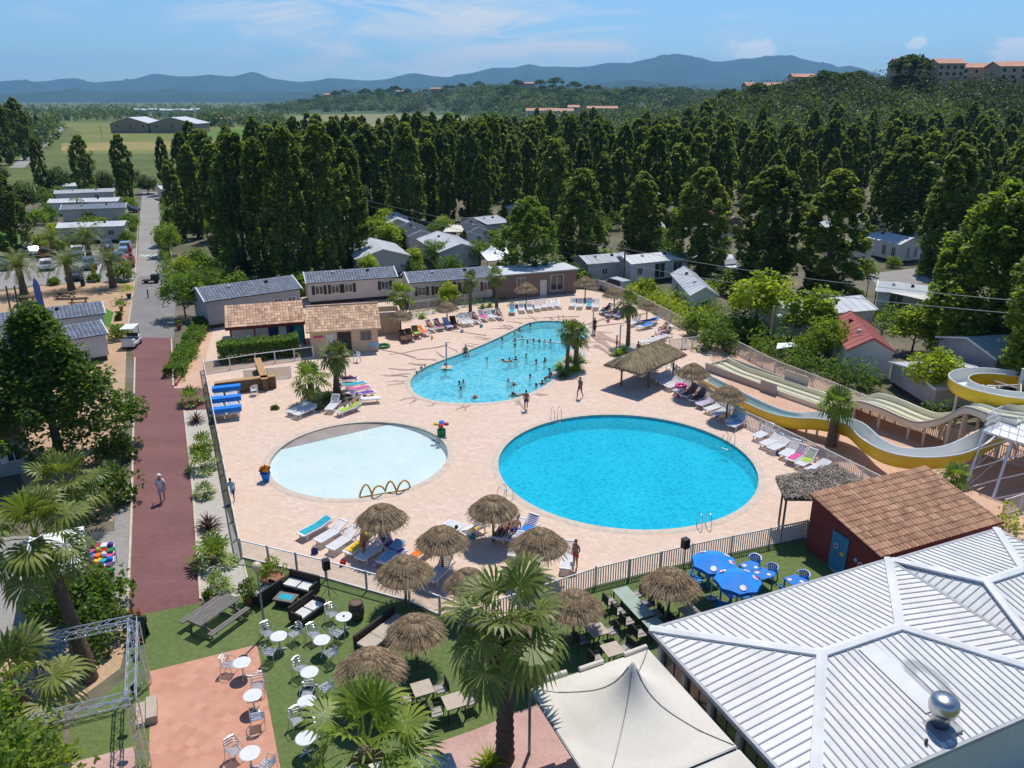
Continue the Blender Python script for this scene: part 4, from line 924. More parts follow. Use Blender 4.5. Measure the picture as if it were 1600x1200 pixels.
K('s_agave', 512, 624, 'blue green agave at the foot of the bed palms', 1.0); K('s_agave', 498, 640, 'agave at the edge of the bed palms', .8); K('s_agave', 965, 556, 'agave in the small bed right of the lagoon pool', 1.1); K('s_yel', 975, 552, 'yellow spiky plant in the small bed right of the lagoon pool', 1.0)
for i, (u, v, k, sc) in enumerate(((874, 578, 's_yel', 1.1), (882, 588, 's_grn', 1.2), (895, 582, 's_yel', 1.0), (905, 566, 's_agave', 1.1), (890, 566, 's_grn', 1.2), (878, 590, 's_red', .8), (903, 578, 's_grn', 1.1))): K(k, u, v, ['yellow spiky plant at the pool side of the lagoon bed', 'green spiky plant at the near tip of the lagoon bed', 'yellow spiky plant in the centre of the lagoon bed', 'agave on the deck side of the lagoon bed', 'green spiky plant between the lagoon bed palms', 'purple spiky plant at the lagoon bed tip', 'green spiky plant on the deck side of the lagoon bed'][i], sc)
for i, (u, v) in enumerate(((660, 498), (700, 487), (754, 482), (765, 480), (800, 478))): K('s_grn', u, v, 'green spiky plant number %s from the left along the upper fence' % ORD[i], 1.0)
K('s_yel', 766, 1200, 'yellow spiky plant at the foot of the big fan palm', .9)
# ---------------------------------------------------------------- roofs and houses
def tile_slope(mb, a, b, c, d, pw=.24, row=.36, lift=.05):
    """barrel tiles over the slope a-b (eave, left to right) up to d-c ; every tile a separate little half pipe"""
    a, b, c, d = map(Vector, (a, b, c, d)); n = max(3, round((b - a).length / pw)); k = max(3, round((d - a).length / row))
    nn = (b - a).cross(d - a).normalized()
    if nn.z < 0: nn = -nn
    for i in range(n):
        for j in range(k):
            vs = []; jj = (rnd.uniform(-.006, .006))
            for t, h in ((j / k, .05 + jj), (min(1, (j + 1.12) / k), .02 + jj)):
                for q in range(5):
                    s = (i + q / 4 * .96) / n; e = a.lerp(b, s).lerp(d.lerp(c, s), t); vs.append(e + nn * (h + lift * sin(PI * q / 4)))
            mb.add(vs, [(q, q + 1, q + 6, q + 5) for q in range(4)] + [(0, 5, 9, 4)] if False else [(q, q + 1, q + 6, q + 5) for q in range(4)])
    return mb
def window(root, x, z, w, h, y=0.0, axis='x', shutters=None, frame='white', glass='glass', out=-1):
    """window on a wall: axis 'x' lies along x at depth y (faces -y), axis 'y' along y at x=y, facing out"""
    f, g, s = MB(), MB(), MB(); t = .05
    def B(mb, cx, cz, sw, sh, off, th):
        if axis == 'x': mb.box(cx, y - off, cz, sw, th, sh)
        else: mb.box(y + out * off, cx, cz, th, sw, sh)
    for cx in (-w / 2 + t / 2, w / 2 - t / 2, 0): B(f, x + cx, z, t, h, .03, .06)
    for cz in (0, h - t): B(f, x, z + cz, w, t, .032, .062)
    B(g, x, z + t, w - 2 * t, h - 2 * t, .012, .02)
    fr = part('window', f, m[frame], root); sub('pane', g, m[glass], fr)
    if shutters:
        for k in (-1, 1):
            s = MB(); B(s, x + k * (w / 2 + .19), z - .03, .34, h + .06, .03, .05); part('shutter', s, m[shutters], root)
def gable_walls(mb, Lx, D, wh, rise, ridge, z0=0, flat=False):
    if flat: return mb.box(Lx / 2, D / 2, z0, Lx, D, wh - z0)
    if ridge == 'x': vs = [(0, 0, z0), (Lx, 0, z0), (Lx, D, z0), (0, D, z0), (0, 0, wh), (Lx, 0, wh), (Lx, D, wh), (0, D, wh), (0, D / 2, wh + rise), (Lx, D / 2, wh + rise)]; fs = [(0, 1, 5, 4), (2, 3, 7, 6), (1, 2, 6, 9, 5), (3, 0, 4, 8, 7)]
    else: vs = [(0, 0, z0), (Lx, 0, z0), (Lx, D, z0), (0, D, z0), (0, 0, wh), (Lx, 0, wh), (Lx, D, wh), (0, D, wh), (Lx / 2, 0, wh + rise), (Lx / 2, D, wh + rise)]; fs = [(0, 1, 5, 8, 4), (2, 3, 7, 9, 6), (1, 2, 6, 5), (3, 0, 4, 7)]
    return mb.add(vs, fs)
def home(bl, br, depth, wh, rise, wall, roof, label, ridge='x', wins=(), side=None, swins=(), tile=False, over=.22, z0=.0, ribs=True, cat='mobile home', name='mobile_home', shut=None, door=None, skirt=True, trim='white', group=None):
    a = Vector(bl); b = Vector(br); Lx = (b - a).length; rz = heading(a, b)
    t = thing(name, label, cat, a, rz, group)
    part('wall', gable_walls(MB(), Lx, depth, wh, rise, ridge, .45 if skirt else 0, rise == 0), m[wall], t)
    if skirt: part('base', MB().box(Lx / 2, depth / 2, 0, Lx - .3, depth - .3, .45), m['wooddark'], t)
    r = MB(); th = .07; o = over
    if rise == 0:
        part('roof', MB().box(Lx / 2, depth / 2, wh + .003, Lx + 2 * o, depth + 2 * o, .12), m[roof], t)
    else:
        run = depth / 2 if ridge == 'x' else Lx / 2; dz = rise * o / run; zr = wh + rise + .03; ze = wh + .03 - dz
        if ridge == 'x': S = [[(-o, -o, ze), (Lx + o, -o, ze), (Lx + o, depth / 2, zr), (-o, depth / 2, zr)], [(Lx + o, depth + o, ze), (-o, depth + o, ze), (-o, depth / 2, zr), (Lx + o, depth / 2, zr)]]
        else: S = [[(-o, depth + o, ze), (-o, -o, ze), (Lx / 2, -o, zr), (Lx / 2, depth + o, zr)], [(Lx + o, -o, ze), (Lx + o, depth + o, ze), (Lx / 2, depth + o, zr), (Lx / 2, -o, zr)]]
        for q in S:
            r.slab([Vector(p) + Vector((0, 0, th)) for p in q], th * .8)
            if ribs and not tile:
                A, B, C, Dd = map(Vector, q); n = max(3, int((B - A).length / .9))
                for i in range(1, n): r.bar(A.lerp(B, i / n) + Vector((0, 0, th + .01)), Dd.lerp(C, i / n) + Vector((0, 0, th + .01)), .05, .04)
        ro = part('roof', r, m[roof], t)
        if tile:
            tm = MB()
            for q in S: tile_slope(tm, *[Vector(p) + Vector((0, 0, th - .02)) for p in q], pw=.34, row=.42)
            sub('roof_tiles', tm, m[tile], ro, smooth=False)
        for q in S:
            for i, j in ((0, 3), (1, 2)): part('roof_edge', MB().bar(Vector(q[i]) + Vector((0, 0, th)), Vector(q[j]) + Vector((0, 0, th)), .1, .14), m[trim], t)
    for x, w, z, h in wins: window(t, x * Lx, z, w, h, -.005, 'x', shut)
    for y, w, z, h in swins: window(t, y * depth, z, w, h, (Lx + .005 if side == 'r' else -.005), 'y', shut, out=(1 if side == 'r' else -1))
    if rise and ridge and name != 'house':
        for q in (.3, .7): part('roof_vent', MB().box(*((Lx * q, depth * .36) if ridge == 'x' else (Lx * .36, depth * q)), wh + rise * .72, .3, .3, .32), m['whitewall' if q < .5 else 'dark'], t)
    if door is not None:
        d = MB().box(door * Lx, -.02, .45 if skirt else .02, .85, .05, 1.95); dd = part('door', d, m['whitewall'] if wall != 'whitewall' else m['greywall'], t); sub('handle', MB().box(door * Lx + .3, -.06, 1.35, .04, .05, .12), m['dark'], dd)
    return t
W4 = lambda *xs: [(x, .9, 1.25, .95) for x in xs]
home(G(643, 480), G(770, 469), 4.2, 2.75, .75, 'creamlt', 'tilegrey', 'long cream mobile home with brown shutters and blue grey tiled roof behind the upper fence', wins=W4(.13, .33, .52, .93) + [(.62, 1.4, .6, 1.9)], tile='tilegrey', shut='brown')
home(G(484, 478), G(620, 467), 4.2, 2.6, .75, 'creamlt', 'tilegrey', 'cream mobile home with dark shutters and half shaded tiled roof behind the cream enclosure', wins=W4(.12, .3, .45, .87), tile='tilegrey', shut='dark')
home(G(775, 470), G(900, 458), 4.5, 2.9, 0, 'brownwall', 'roofsilver', 'flat roofed brown boarded cabin with pale doors behind the short poplar', wins=[(.75, 1.7, .5, 2.0), (.3, 1.0, .6, 1.9)], skirt=False, door=.58, cat='cabin', name='cabin')
home(G(328, 515), G(472, 492), 5, 2.9, .9, 'greywall', 'roofdark', 'grey mobile home with dark blue roof behind the tiled changing cubicles', wins=W4(.75, .9), tile='tilegrey')
home(G(640, 399), G(678, 397), 9, 2.8, .8, 'whitewall', 'roofdark', 'white gabled mobile home with dark roof, upper left of the long shuttered home', ridge='y', side='l', swins=[(.2, .9, 1.2, .9), (.55, 1.3, .6, 1.9)], wins=[(.62, .7, 1.3, .8)])
home(G(606, 378), G(640, 377), 8, 2.8, .8, 'whitewall', 'roofsilver', 'pale roofed mobile home just behind the white gabled dark roofed one', ridge='y', wins=[(.5, .7, 1.3, .8)])
home(G(732, 391), G(765, 390), 9, 2.7, .75, 'whitewall', 'roofdark', 'dark roofed mobile home beside the cream awning', ridge='y', wins=[(.5, .7, 1.3, .8)])
home(G(762, 378), G(795, 374), 8, 2.8, .6, 'greywall', 'roofgrey', 'grey mobile home half hidden left of the bright short poplar', ridge='x', wins=[(.3, .8, 1.2, .9)])
home(G(560, 436), G(640, 430), 9, 2.6, 1.0, 'creamlt', 'roofsilver', 'pale sheet roofed mobile home behind the tiled cream home', ridge='y', over=.3)
home(G(688, 424), G(752, 419), 11, 2.6, .9, 'creamlt', 'roofsilver', 'pale tan sheet roofed mobile home behind the long shuttered home', ridge='y', over=.3)
home(G(795, 350), G(830, 349), 7, 2.8, .7, 'whitewall', 'roofsilver', 'small white mobile home high up between the poplars', ridge='y', wins=[(.5, .7, 1.3, .8)])
home(G(985, 446), G(1072, 436), 4.2, 2.7, .6, 'whitewall', 'roofsilver', 'white mobile home with glazed front and terrace near the people carrier', wins=[(.5, 1.6, .6, 1.9), (.82, 1.4, .6, 1.9), (.15, .8, 1.2, .9)])
home(G(918, 446), G(982, 440), 4.2, 2.7, .6, 'greywall', 'roofgrey', 'shaded grey green mobile home behind the people carrier', wins=[(.4, .9, 1.2, .9)])
home(G(1078, 497), G(1117, 497), 10.5, 2.5, .8, 'whitewall', 'roofsilver', 'white gabled mobile home with pale ribbed roof by the shrub bank', ridge='y', wins=[(.55, .75, 1.0, 1.0)])
home(G(1213, 535), G(1360, 522), 5.0, 2.5, .75, 'whitewall', 'roofsilver', 'long mobile home with pale ribbed sheet roof behind the yellow green trees', ridge='x', wins=[(.2, .9, 1.2, .9)])
home(G(1320, 588), G(1388, 592), 8.5, 2.4, 1.0, 'whitewall', 'roofred', 'white cabin with red sheet roof above the wide slide', ridge='y', cat='cabin', name='cabin', skirt=False, trim='roofred')
home(G(1402, 413), G(1436, 410), 7, 2.8, .8, 'whitewall', 'roofsilver', 'bright white gabled mobile home with two tall dark windows by the lane', ridge='y', wins=[(.4, .5, .8, 1.5), (.75, .5, .8, 1.5)], side='l', swins=[(.15, .8, .9, 1.4), (.4, .8, .9, 1.4)])
home(G(1326, 421), G(1358, 420), 7, 2.5, .8, 'creamlt', 'roofgrey', 'small tan gabled cabin with one little window between two poplars', ridge='y', wins=[(.6, .6, 1.3, .6)], cat='cabin', name='cabin')
home(G(1436, 402), G(1475, 398), 6, 2.6, .6, 'greywall', 'roofsilver', 'grey mobile home behind the bright white gabled one')
home(G(1366, 492), G(1440, 500), 4.5, 2.6, .6, 'whitewall', 'roofgrey', 'shaded mobile home behind the cream terrace awning', wins=[(.4, 1.4, .6, 1.9)])
home(G(1110, 400), G(1142, 399), 7, 2.9, .8, 'creamlt', 'roofgrey', 'cream mobile home behind the white van', ridge='y', wins=[(.3, .5, 1.1, 1.1), (.7, .5, 1.1, 1.1)])
home(G(1128, 372), G(1160, 370), 7, 2.6, .8, 'brownwall', 'roofred', 'mobile home with a brown red roof glimpsed above the white van', ridge='y')
home(G(1545, 618), G(1660, 606), 6, 3.0, .8, 'greywall', 'roofgrey', 'cabin with grey corrugated roof behind the spiral slide', ridge='x')
home(G(1456, 646), G(1550, 643), 6, 1.9, .5, 'greywall', 'roofsilver', 'low cabin with shade dappled roof under the spiral slide trees', ridge='x')
home(G(95, 382), G(196, 378), 4, 2.6, .5, 'creamlt', 'roofsilver', 'cabin with a white roof strip behind the car park', ridge='x', wins=[(.8, .9, 1.2, .9)])
home(G(100, 350), G(198, 346), 4, 2.6, .6, 'creamlt', 'tilegrey', 'cabin with brown grey roof, second back from the car park', ridge='x')
home(G(80, 338), G(186, 335), 4, 2.6, .5, 'whitewall', 'roofsilver', 'cabin with pale grey roof, third back from the car park', ridge='x')
home(G(90, 322), G(180, 318), 4, 2.6, .5, 'whitewall', 'roofgrey', 'cabin with grey roof, fourth back from the car park', ridge='x', wins=[(.7, .9, 1.2, .9)])
home(G(94, 309), G(188, 306), 4, 2.6, .5, 'whitewall', 'roofsilver', 'pale roofed cabin farthest back behind the car park', ridge='x')
home(G(-70, 606), G(172, 562), 4.2, 2.4, .7, 'whitewall', 'tilegrey', 'long white cabin with blue grey tiled roof beside the big broadleaf tree', wins=W4(.3, .5), tile='tilegrey', side='r', swins=[(.5, .8, 1.1, .9)])
home(G(-70, 560), G(168, 527), 4, 2.4, .7, 'whitewall', 'tilegrey', 'second long cabin with blue grey tiled roof beside the sandy yard', tile='tilegrey')
home(G(-150, 775), G(42, 738), 5, 2.6, 1.3, 'greywall', 'tileorange', 'house with an orange clay tiled roof left of the big broadleaf tree', tile='tileorange', wins=[(.93, .8, .9, 1.1)], skirt=False, cat='house', name='house', shut='whitecloth')
home(G(255, 313), G(300, 310), 5, 2.5, .5, 'whitewall', 'roofsilver', 'pale cabin at the lane head behind the verge shrubs', ridge='x')
for i, (u, v, w) in enumerate(((930, 262, 30), (958, 262, 26), (1028, 258, 22), (1100, 330, 26), (1290, 385, 24), (1350, 372, 30), (940, 285, 22), (520, 375, 26), (470, 395, 24), (440, 425, 26), (1010, 385, 26), (1215, 415, 26), (1010, 330, 22), (880, 330, 22))):
    home(G(u, v), G(u + w, v), 7, 2.7, .7, 'whitewall', ('roofsilver', 'roofgrey', 'roofsilver')[i % 3], 'small white mobile home glimpsed between poplar trunks in the dense rows', ridge='xy'[i % 2], group='mobile homes glimpsed among the poplars', wins=[(.5, .8, 1.2, .9)])
# pool building: changing cubicles + lifeguard house
def pool_house():
    a, b = G(487, 556), G(592, 549); rz = heading(a, b); Lx = (b - a).length; D = 6.2
    t = thing('pool_house', 'cream rendered pool house with pale clay tiled roof and dark doorway', 'pool house', a, rz)
    part('wall', gable_walls(MB(), Lx, D, 2.35, 1.35, 'x'), m['cream'], t)
    S = [[(-.3, -.35, 2.22), (Lx + .3, -.35, 2.22), (Lx + .3, D / 2, 3.73), (-.3, D / 2, 3.73)], [(Lx + .3, D + .35, 2.22), (-.3, D + .35, 2.22), (-.3, D / 2, 3.73), (Lx + .3, D / 2, 3.73)]]
    r = MB(); tm = MB()
    for q in S: r.slab([Vector(p) + Vector((0, 0, .1)) for p in q], .1); tile_slope(tm, *[Vector(p) + Vector((0, 0, .07)) for p in q], pw=.27, row=.42)
    ro = part('roof', r, m['cream'], t); sub('roof_tiles', tm, m['tilepale'], ro); sub('ridge_tiles', MB().tube([(-.3, D / 2, 3.84), (Lx + .3, D / 2, 3.84)], .13, 8), m['tilepale'], ro)
    d = part('doorway', MB().box(Lx * .5, -.02, .02, 1.05, .05, 2.05), m['dark'], t); f = MB(); f.box(Lx * .5 - .57, -.035, .02, .08, .09, 2.13); f.box(Lx * .5 + .57, -.035, .02, .08, .09, 2.13); sub('frame', f, m['brown'], d)
    part('door', MB().box(Lx * .3, -.03, .05, .85, .04, 1.9), m['whitewall'], t)
    window(t, Lx * .82, 1.15, 1.0, .9, -.005, 'x', None, 'grey'); part('sign', MB().box(Lx * .12, -.03, 1.65, .9, .04, .2), m['pink'], t)
    part('wall_notice', MB().box(Lx * .93, -.025, .5, .95, .03, .42), m['ltblue'], t)
    a2, b2 = G(362, 548), G(478, 538); rz2 = heading(a2, b2); L2 = (b2 - a2).length; D2 = 5.6
    t = thing('changing_cubicles', 'row of changing cubicles with old clay tiled roof and blue doors behind the box hedge', 'changing rooms', a2, rz2)
    w = MB(); w.box(L2 / 2, D2 / 2 + .2, 0, L2, D2 - .6, 2.2); part('wall', w, m['whitewall'], t)
    S = [[(-.3, -.5, 2.25), (L2 + .1, -.5, 2.25), (L2 + .1, D2 / 2, 3.55), (-.3, D2 / 2, 3.55)], [(L2 + .1, D2 + .3, 2.3), (-.3, D2 + .3, 2.3), (-.3, D2 / 2, 3.55), (L2 + .1, D2 / 2, 3.55)]]
    r = MB(); tm = MB()
    for q in S: r.slab([Vector(p) + Vector((0, 0, .1)) for p in q], .12); tile_slope(tm, *[Vector(p) + Vector((0, 0, .07)) for p in q], pw=.27, row=.42)
    g = MB(); g.add([(0, .4, 2.2), (0, D2, 2.2), (0, D2 / 2, 3.5), (L2, .4, 2.2), (L2, D2, 2.2), (L2, D2 / 2, 3.5)], [(0, 1, 2), (3, 5, 4)]); part('gable', g, m['redwall'], t)
    ro = part('roof', r, m['redwall'], t); sub('roof_tiles', tm, m['tilepale'], ro); part('eaves_beam', MB().box(L2 / 2 - .1, -.46, 2.08, L2 + .4, .08, .17), m['redwall'], t)
    for i, (x, c) in enumerate(((.58, 'navy'), (.72, 'whitecloth'), (.82, 'navy'), (.93, 'teal'))): part('door', MB().box(L2 * x, .46, .1, .9, .06, 1.9), m[c], t)
    for x in (.02, .33, .98): part('post', MB().box(L2 * x, -.3, 0, .14, .14, 2.1), m['redwall'], t)
    # open topped cream enclosure on the right
    e0 = G(590, 523); t = thing('walled_enclosure', 'open topped cream walled enclosure with a pale door beside the pool house', 'enclosure', e0, rz)
    E = MB(); X, Y, h = 2.4, 2.6, 2.2
    E.box(X / 2, .08, 0, X, .16, h); E.box(X / 2, Y, 0, X, .16, h); E.box(.08, Y / 2, 0, .16, Y - .17, h); E.box(X - .08, Y / 2, 0, .16, Y - .17, h)
    part('wall', E, m['cream'], t); part('coping', MB().box(X / 2, .08, h + .002, X + .06, .24, .06), m['whitewall'], t)
    dd = part('door', MB().box(X * .4, -.02, .03, .85, .05, 1.95), m['cream'], t); sub('handle', MB().box(X * .4 + .32, -.06, 1.0, .04, .05, .12), m['dark'], dd)
pool_house()
# red hut with lean-to tiled roof
def hut():
    a = G(1258, 858); e1 = Vector((.922, .388, 0)); rz = math.atan2(.388, .922) ; D, Lx = 4.35, 7.95
    o = a + Vector((.388, -.922, 0)) * D; t = thing('tiled_hut', 'dark red hut with brown clay tiled lean-to roof and blue door', 'hut', o, rz)
    w = MB(); hf, hb = 2.2, 3.05; w.add([(0, 0, 0), (Lx, 0, 0), (Lx, D, 0), (0, D, 0), (0, 0, hf), (Lx, 0, hf), (Lx, D, hb), (0, D, hb)], [(0, 1, 5, 4), (1, 2, 6, 5), (2, 3, 7, 6), (3, 0, 4, 7), (4, 5, 6, 7)]); part('wall', w, m['redwall'], t)
    s = (hb - hf) / D; q = [(-.12, -.25, hf - .25 * s + .02), (Lx + .12, -.25, hf - .25 * s + .02), (Lx + .12, D + .2, hb + .2 * s + .02), (-.12, D + .2, hb + .2 * s + .02)]
    ro = part('roof', MB().slab([Vector(p) + Vector((0, 0, .09)) for p in q], .09), m['redwall'], t)
    sub('roof_tiles', tile_slope(MB(), *[Vector(p) + Vector((0, 0, .06)) for p in q], pw=.25, row=.4, lift=.06), m['tilebrown'], ro)
    d = part('door', MB().box(-.03, D * .50, .05, .07, .95, 2.0), m['bluedoor'], t); sub('frame', MB().box(-.02, D * .50 + .52, .05, .06, .07, 2.05), m['bluedoor'], d)
    def disc(y, z, r, mat): return part('notice', MB().tube([(-.065 if abs(y - D * .5) < .5 else -.004, y, z), (-.085 if abs(y - D * .5) < .5 else -.03, y, z)], r, 14), m[mat], t)
    disc(D * .50 + .22, 1.35, .13, 'whitecloth'); disc(D * .50 - .2, 1.1, .12, 'yellowc'); disc(D * .2, 1.15, .14, 'whitecloth'); disc(D * .27, 1.25, .1, 'ltblue')
    sub('emblem_ring', MB().tube([(-.088, D * .5 + .22, 1.35), (-.094, D * .5 + .22, 1.35)], .085, 14), m['red'], t); sub('emblem_ring', MB().tube([(-.032, D * .2, 1.15), (-.038, D * .2, 1.15)], .095, 14), m['red'], t)
    part('vent', MB().box(Lx - .4, -.06, 1.2, .45, .1, .4), m['dark'], t)
    # dry thatch lean-to behind it
    c = G(1295, 745, 2.5); t = thing('brushwood_pergola', 'flat dark brushwood shade on timber posts beside the red hut', 'pergola', (a.x, a.y, 0), rz)
    X0, X1, Y0, Y1 = .5, 4.2, .3, 2.9; zc = 2.62
    for x, y in ((.6, 2.7), (4.0, 2.8), (-.75, 1.0)): part('post', MB().tube([(x, y, 0), (x, y, zc)], .06, 7), m['post'], t)
    b = MB(); k = 900
    pts = [(-.95, .9), (.5, .25), (4.3, .25), (4.4, 2.95), (.2, 2.95)]
    b.slab([(x, y, zc + .02) for x, y in pts], .06); part('lattice', b, m['thatch_core'], t)
    n = nrg.uniform(0, 1, (5200, 2)); n = n[:, :] * np.array([5.4, 2.8]) + np.array([-.95, .22]); ok = np.array([inside(p, pts) for p in n]); n = n[ok]
    me = leaf_mesh('brushwood', np.column_stack([n, zc + .06 + nrg.uniform(0, .14, len(n))]), .34, m['thatch_dry'], up=1.5, aspect=.16); part('brushwood', me, None, t)
m['thatch_dry'] = M('dry_brushwood', (.34, .29, .23), (.18, .15, .12), vs=2, isl=.55, rough=1)
hut()
# restaurant
def hip_roof(t, e1, e2, L_, D_, ze, zr, rl, rr, ridge_y, clip=None):
    """hip roof in local coordinates x 0..L, y 0..-D ; ribs run down each slope"""
    A, B, C, Dd = Vector((0, 0, ze)), Vector((L_, 0, ze)), Vector((L_, -D_, ze)), Vector((0, -D_, ze)); P, Q = Vector((rl, -ridge_y, zr)), Vector((rr, -ridge_y, zr))
    for nm, poly in (('roof_slope', [B, A, P, Q]), ('roof_slope', [Dd, C, Q, P]), ('roof_slope', [A, Dd, P]), ('roof_slope', [C, B, Q])):
        s = part(nm, MB().slab([p + Vector((0, 0, .05)) for p in poly], .05), m['roofwhite'], t)
        ea, eb = poly[0], poly[1]; top = poly[2:]; rb = MB(); ln = (eb - ea).length; u = (eb - ea) / ln; n = int(ln / .3)
        dirv = (top[0] - ea); dirv = dirv - u * dirv.dot(u)   # up the slope
        for i in range(1, n):
            x = ln * i / n
            if len(top) == 2: ta = (top[1] - ea).dot(u); tb = (top[0] - ea).dot(u)
            else: ta = tb = (top[0] - ea).dot(u)
            f = min(1, x / ta if ta > 0 else 1, (ln - x) / (ln - tb) if ln - tb > 0 else 1)
            p = ea + u * x; q = p + dirv * max(0, f - .02)
            rb.bar(p + Vector((0, 0, .065)), q + Vector((0, 0, .065)), .045, .034)
        sub('standing_seams', rb, m['roofrib'], s)
    for p, q in ((A, P), (Dd, P), (B, Q), (C, Q), (P, Q)):
        d = (q - p).normalized(); n = d.cross(Vector((0, 0, 1))).normalized(); mb = MB(); w = .18
        mb.add([p + n * w + Vector((0, 0, .13)), p + Vector((0, 0, .19)), p - n * w + Vector((0, 0, .13)), q + n * w + Vector((0, 0, .13)), q + Vector((0, 0, .19)), q - n * w + Vector((0, 0, .13)), p + n * w + Vector((0, 0, .04)), p - n * w + Vector((0, 0, .04)), q + n * w + Vector((0, 0, .04)), q - n * w + Vector((0, 0, .04))],
               [(0, 1, 4, 3), (1, 2, 5, 4), (6, 0, 3, 8), (2, 7, 9, 5), (0, 6, 7, 2, 1), (3, 4, 5, 9, 8)]); part('ridge_cap', mb, m['roofcap'], t)
    g = MB()
    for p, q in ((A, B), (Dd, C), (A, Dd), (C, B)): g.bar(p + Vector((0, 0, .0)), q + Vector((0, 0, .0)), .12, .16)
    part('gutter', g, m['gutter'], t)
m['roofcap'] = M('roof_cap', (.74, .74, .73), (.62, .62, .61), vs=1, rough=.5); m['gutter'] = M('gutter_metal', (.42, .43, .44), rough=.5)
def restaurant():
    A = G(1015, 985, 3.0); rz = math.atan2(.391, .92); t = thing('restaurant', 'restaurant building under the big white ribbed hip roof with roof cowl', 'restaurant', (A.x, A.y, 0), rz)
    Lm, Dm = 12.25, 8.6
    hip_roof(t, None, None, Lm, Dm, 3.0, 3.74, 4.25, 7.95, 4.3)
    w = MB(); i = .35
    for x0, y0, x1, y1 in ((i, -i, Lm - i, -i), (i, -i, i, -Dm + i), (i, -Dm + i, Lm - i, -Dm + i)):
        cx, cy = (x0 + x1) / 2, (y0 + y1) / 2; lx, ly = abs(x1 - x0) or .16, abs(y1 - y0) or .16
        w.box(cx, cy, 0, lx if lx > .2 else .16, ly if ly > .2 else .16, 1.15); w.box(cx, cy, 2.45, lx if lx > .2 else .16, ly if ly > .2 else .16, .5)
    w.box(Lm / 2, -Dm + i, 1.15, Lm - 2 * i, .15, 1.3)
    part('wall', w, m['whitewall'], t)
    for k in range(6):
        y = -i - .1 - k * (Dm - 2 * i - .2) / 5; part('pillar', MB().box(i - .02, y, 1.15, .26, .22, 1.3), m['whitewall'], t)
    for k in range(5):
        y = -i - .1 - (k + .5) * (Dm - 2 * i - .2) / 5; window(t, y, 1.17, 1.3, 1.26, i + .02, 'y', None, 'grey')
    window(t, 1.5, 1.2, 2.0, 1.2, -i + .1, 'x'); part('floor_plinth', MB().box(Lm / 2, -Dm / 2, .0, Lm - 1, Dm - 1, .3), m['whitewall'], t)
    # roof cowl on the front slope: square base, drum, wide rotating head
    cx, cy = 5.85, -7.85; zb = 3.0 + .74 * (Dm + cy) / 4.3
    part('flashing_panel', MB().slab([(5.75, -7.4, 3.31), (6.5, -7.4, 3.31), (6.4, -4.6, 3.79), (5.65, -4.6, 3.79)], .03), m['roofcap'], t)
    c = part('roof_cowl', MB().lathe([(.3, -.1), (.26, .55), (.26, .6)], cx, cy, zb, 18), m['steel'], t, smooth=True); h = MB().lathe([(.26, .5), (.42, .62), (.46, .85), (.42, 1.05), (.3, 1.16), (.02, 1.2)], cx, cy, zb, 20); sub('cowl_head', h, m['steel'], c, smooth=True)
    sub('cowl_base', MB().box(cx, cy, zb - .1, .95, .95, .2), m['grey'], c)
    part('vent_pipe', MB().tube([(4.85, -8.2, 3.05), (4.85, -8.2, 3.3)], .05, 8), m['dark'], t)
    # neighbouring wing
    B = A + Vector((.92, .391, 0)) * 12.45; t = thing('restaurant_wing', 'smaller white ribbed hip roofed wing behind the red hut side of the restaurant', 'building', (B.x, B.y, 0), rz)
    hip_roof(t, None, None, 6.7, 6.8, 2.9, 3.58, 1.3, 3.5, 3.4); w = MB(); w.box(3.35, -3.4, 0, 6.1, 6.2, 2.75); part('wall', w, m['whitewall'], t)
restaurant()
# dark ring and smudge near the cowl, mixed into the sheet colour
_m = m['roofwhite']; _nt_ = _m.node_tree; _p = _nt_.nodes['Principled BSDF']; _src = _p.inputs['Base Color'].links[0].from_socket
def _dist(nt, cx, cy, sx, sy):
    co = nt.nodes.new('ShaderNodeTexCoord').outputs['Object']; mp = nt.nodes.new('ShaderNodeMapping'); mp.vector_type = 'TEXTURE'; nt.links.new(co, mp.inputs[0]); mp.inputs['Location'].default_value = (cx, cy, 3.4); mp.inputs['Scale'].default_value = (sx, sy, 3)
    ln = nt.nodes.new('ShaderNodeVectorMath'); ln.operation = 'LENGTH'; nt.links.new(mp.outputs[0], ln.inputs[0]); return ln.outputs['Value']
_d = _dist(_nt_, 6.95, -6.45, .62, .95); _ring = math_(_nt_, 'SUBTRACT', 1.0, math_(_nt_, 'MULTIPLY', math_(_nt_, 'ABSOLUTE', math_(_nt_, 'SUBTRACT', _d, .72)), 2.6), True)
_ring = math_(_nt_, 'MULTIPLY', ramp(_nt_, _ring, .05, .55), .55); _d2 = _dist(_nt_, 6.3, -7.7, .55, .6); _sm = math_(_nt_, 'MULTIPLY', math_(_nt_, 'SUBTRACT', 1.0, _d2, True), .55)
_nt_.links.new(mix(_nt_, math_(_nt_, 'MAXIMUM', _ring, _sm, True), _src, (.16, .165, .17)), _p.inputs['Base Color'])
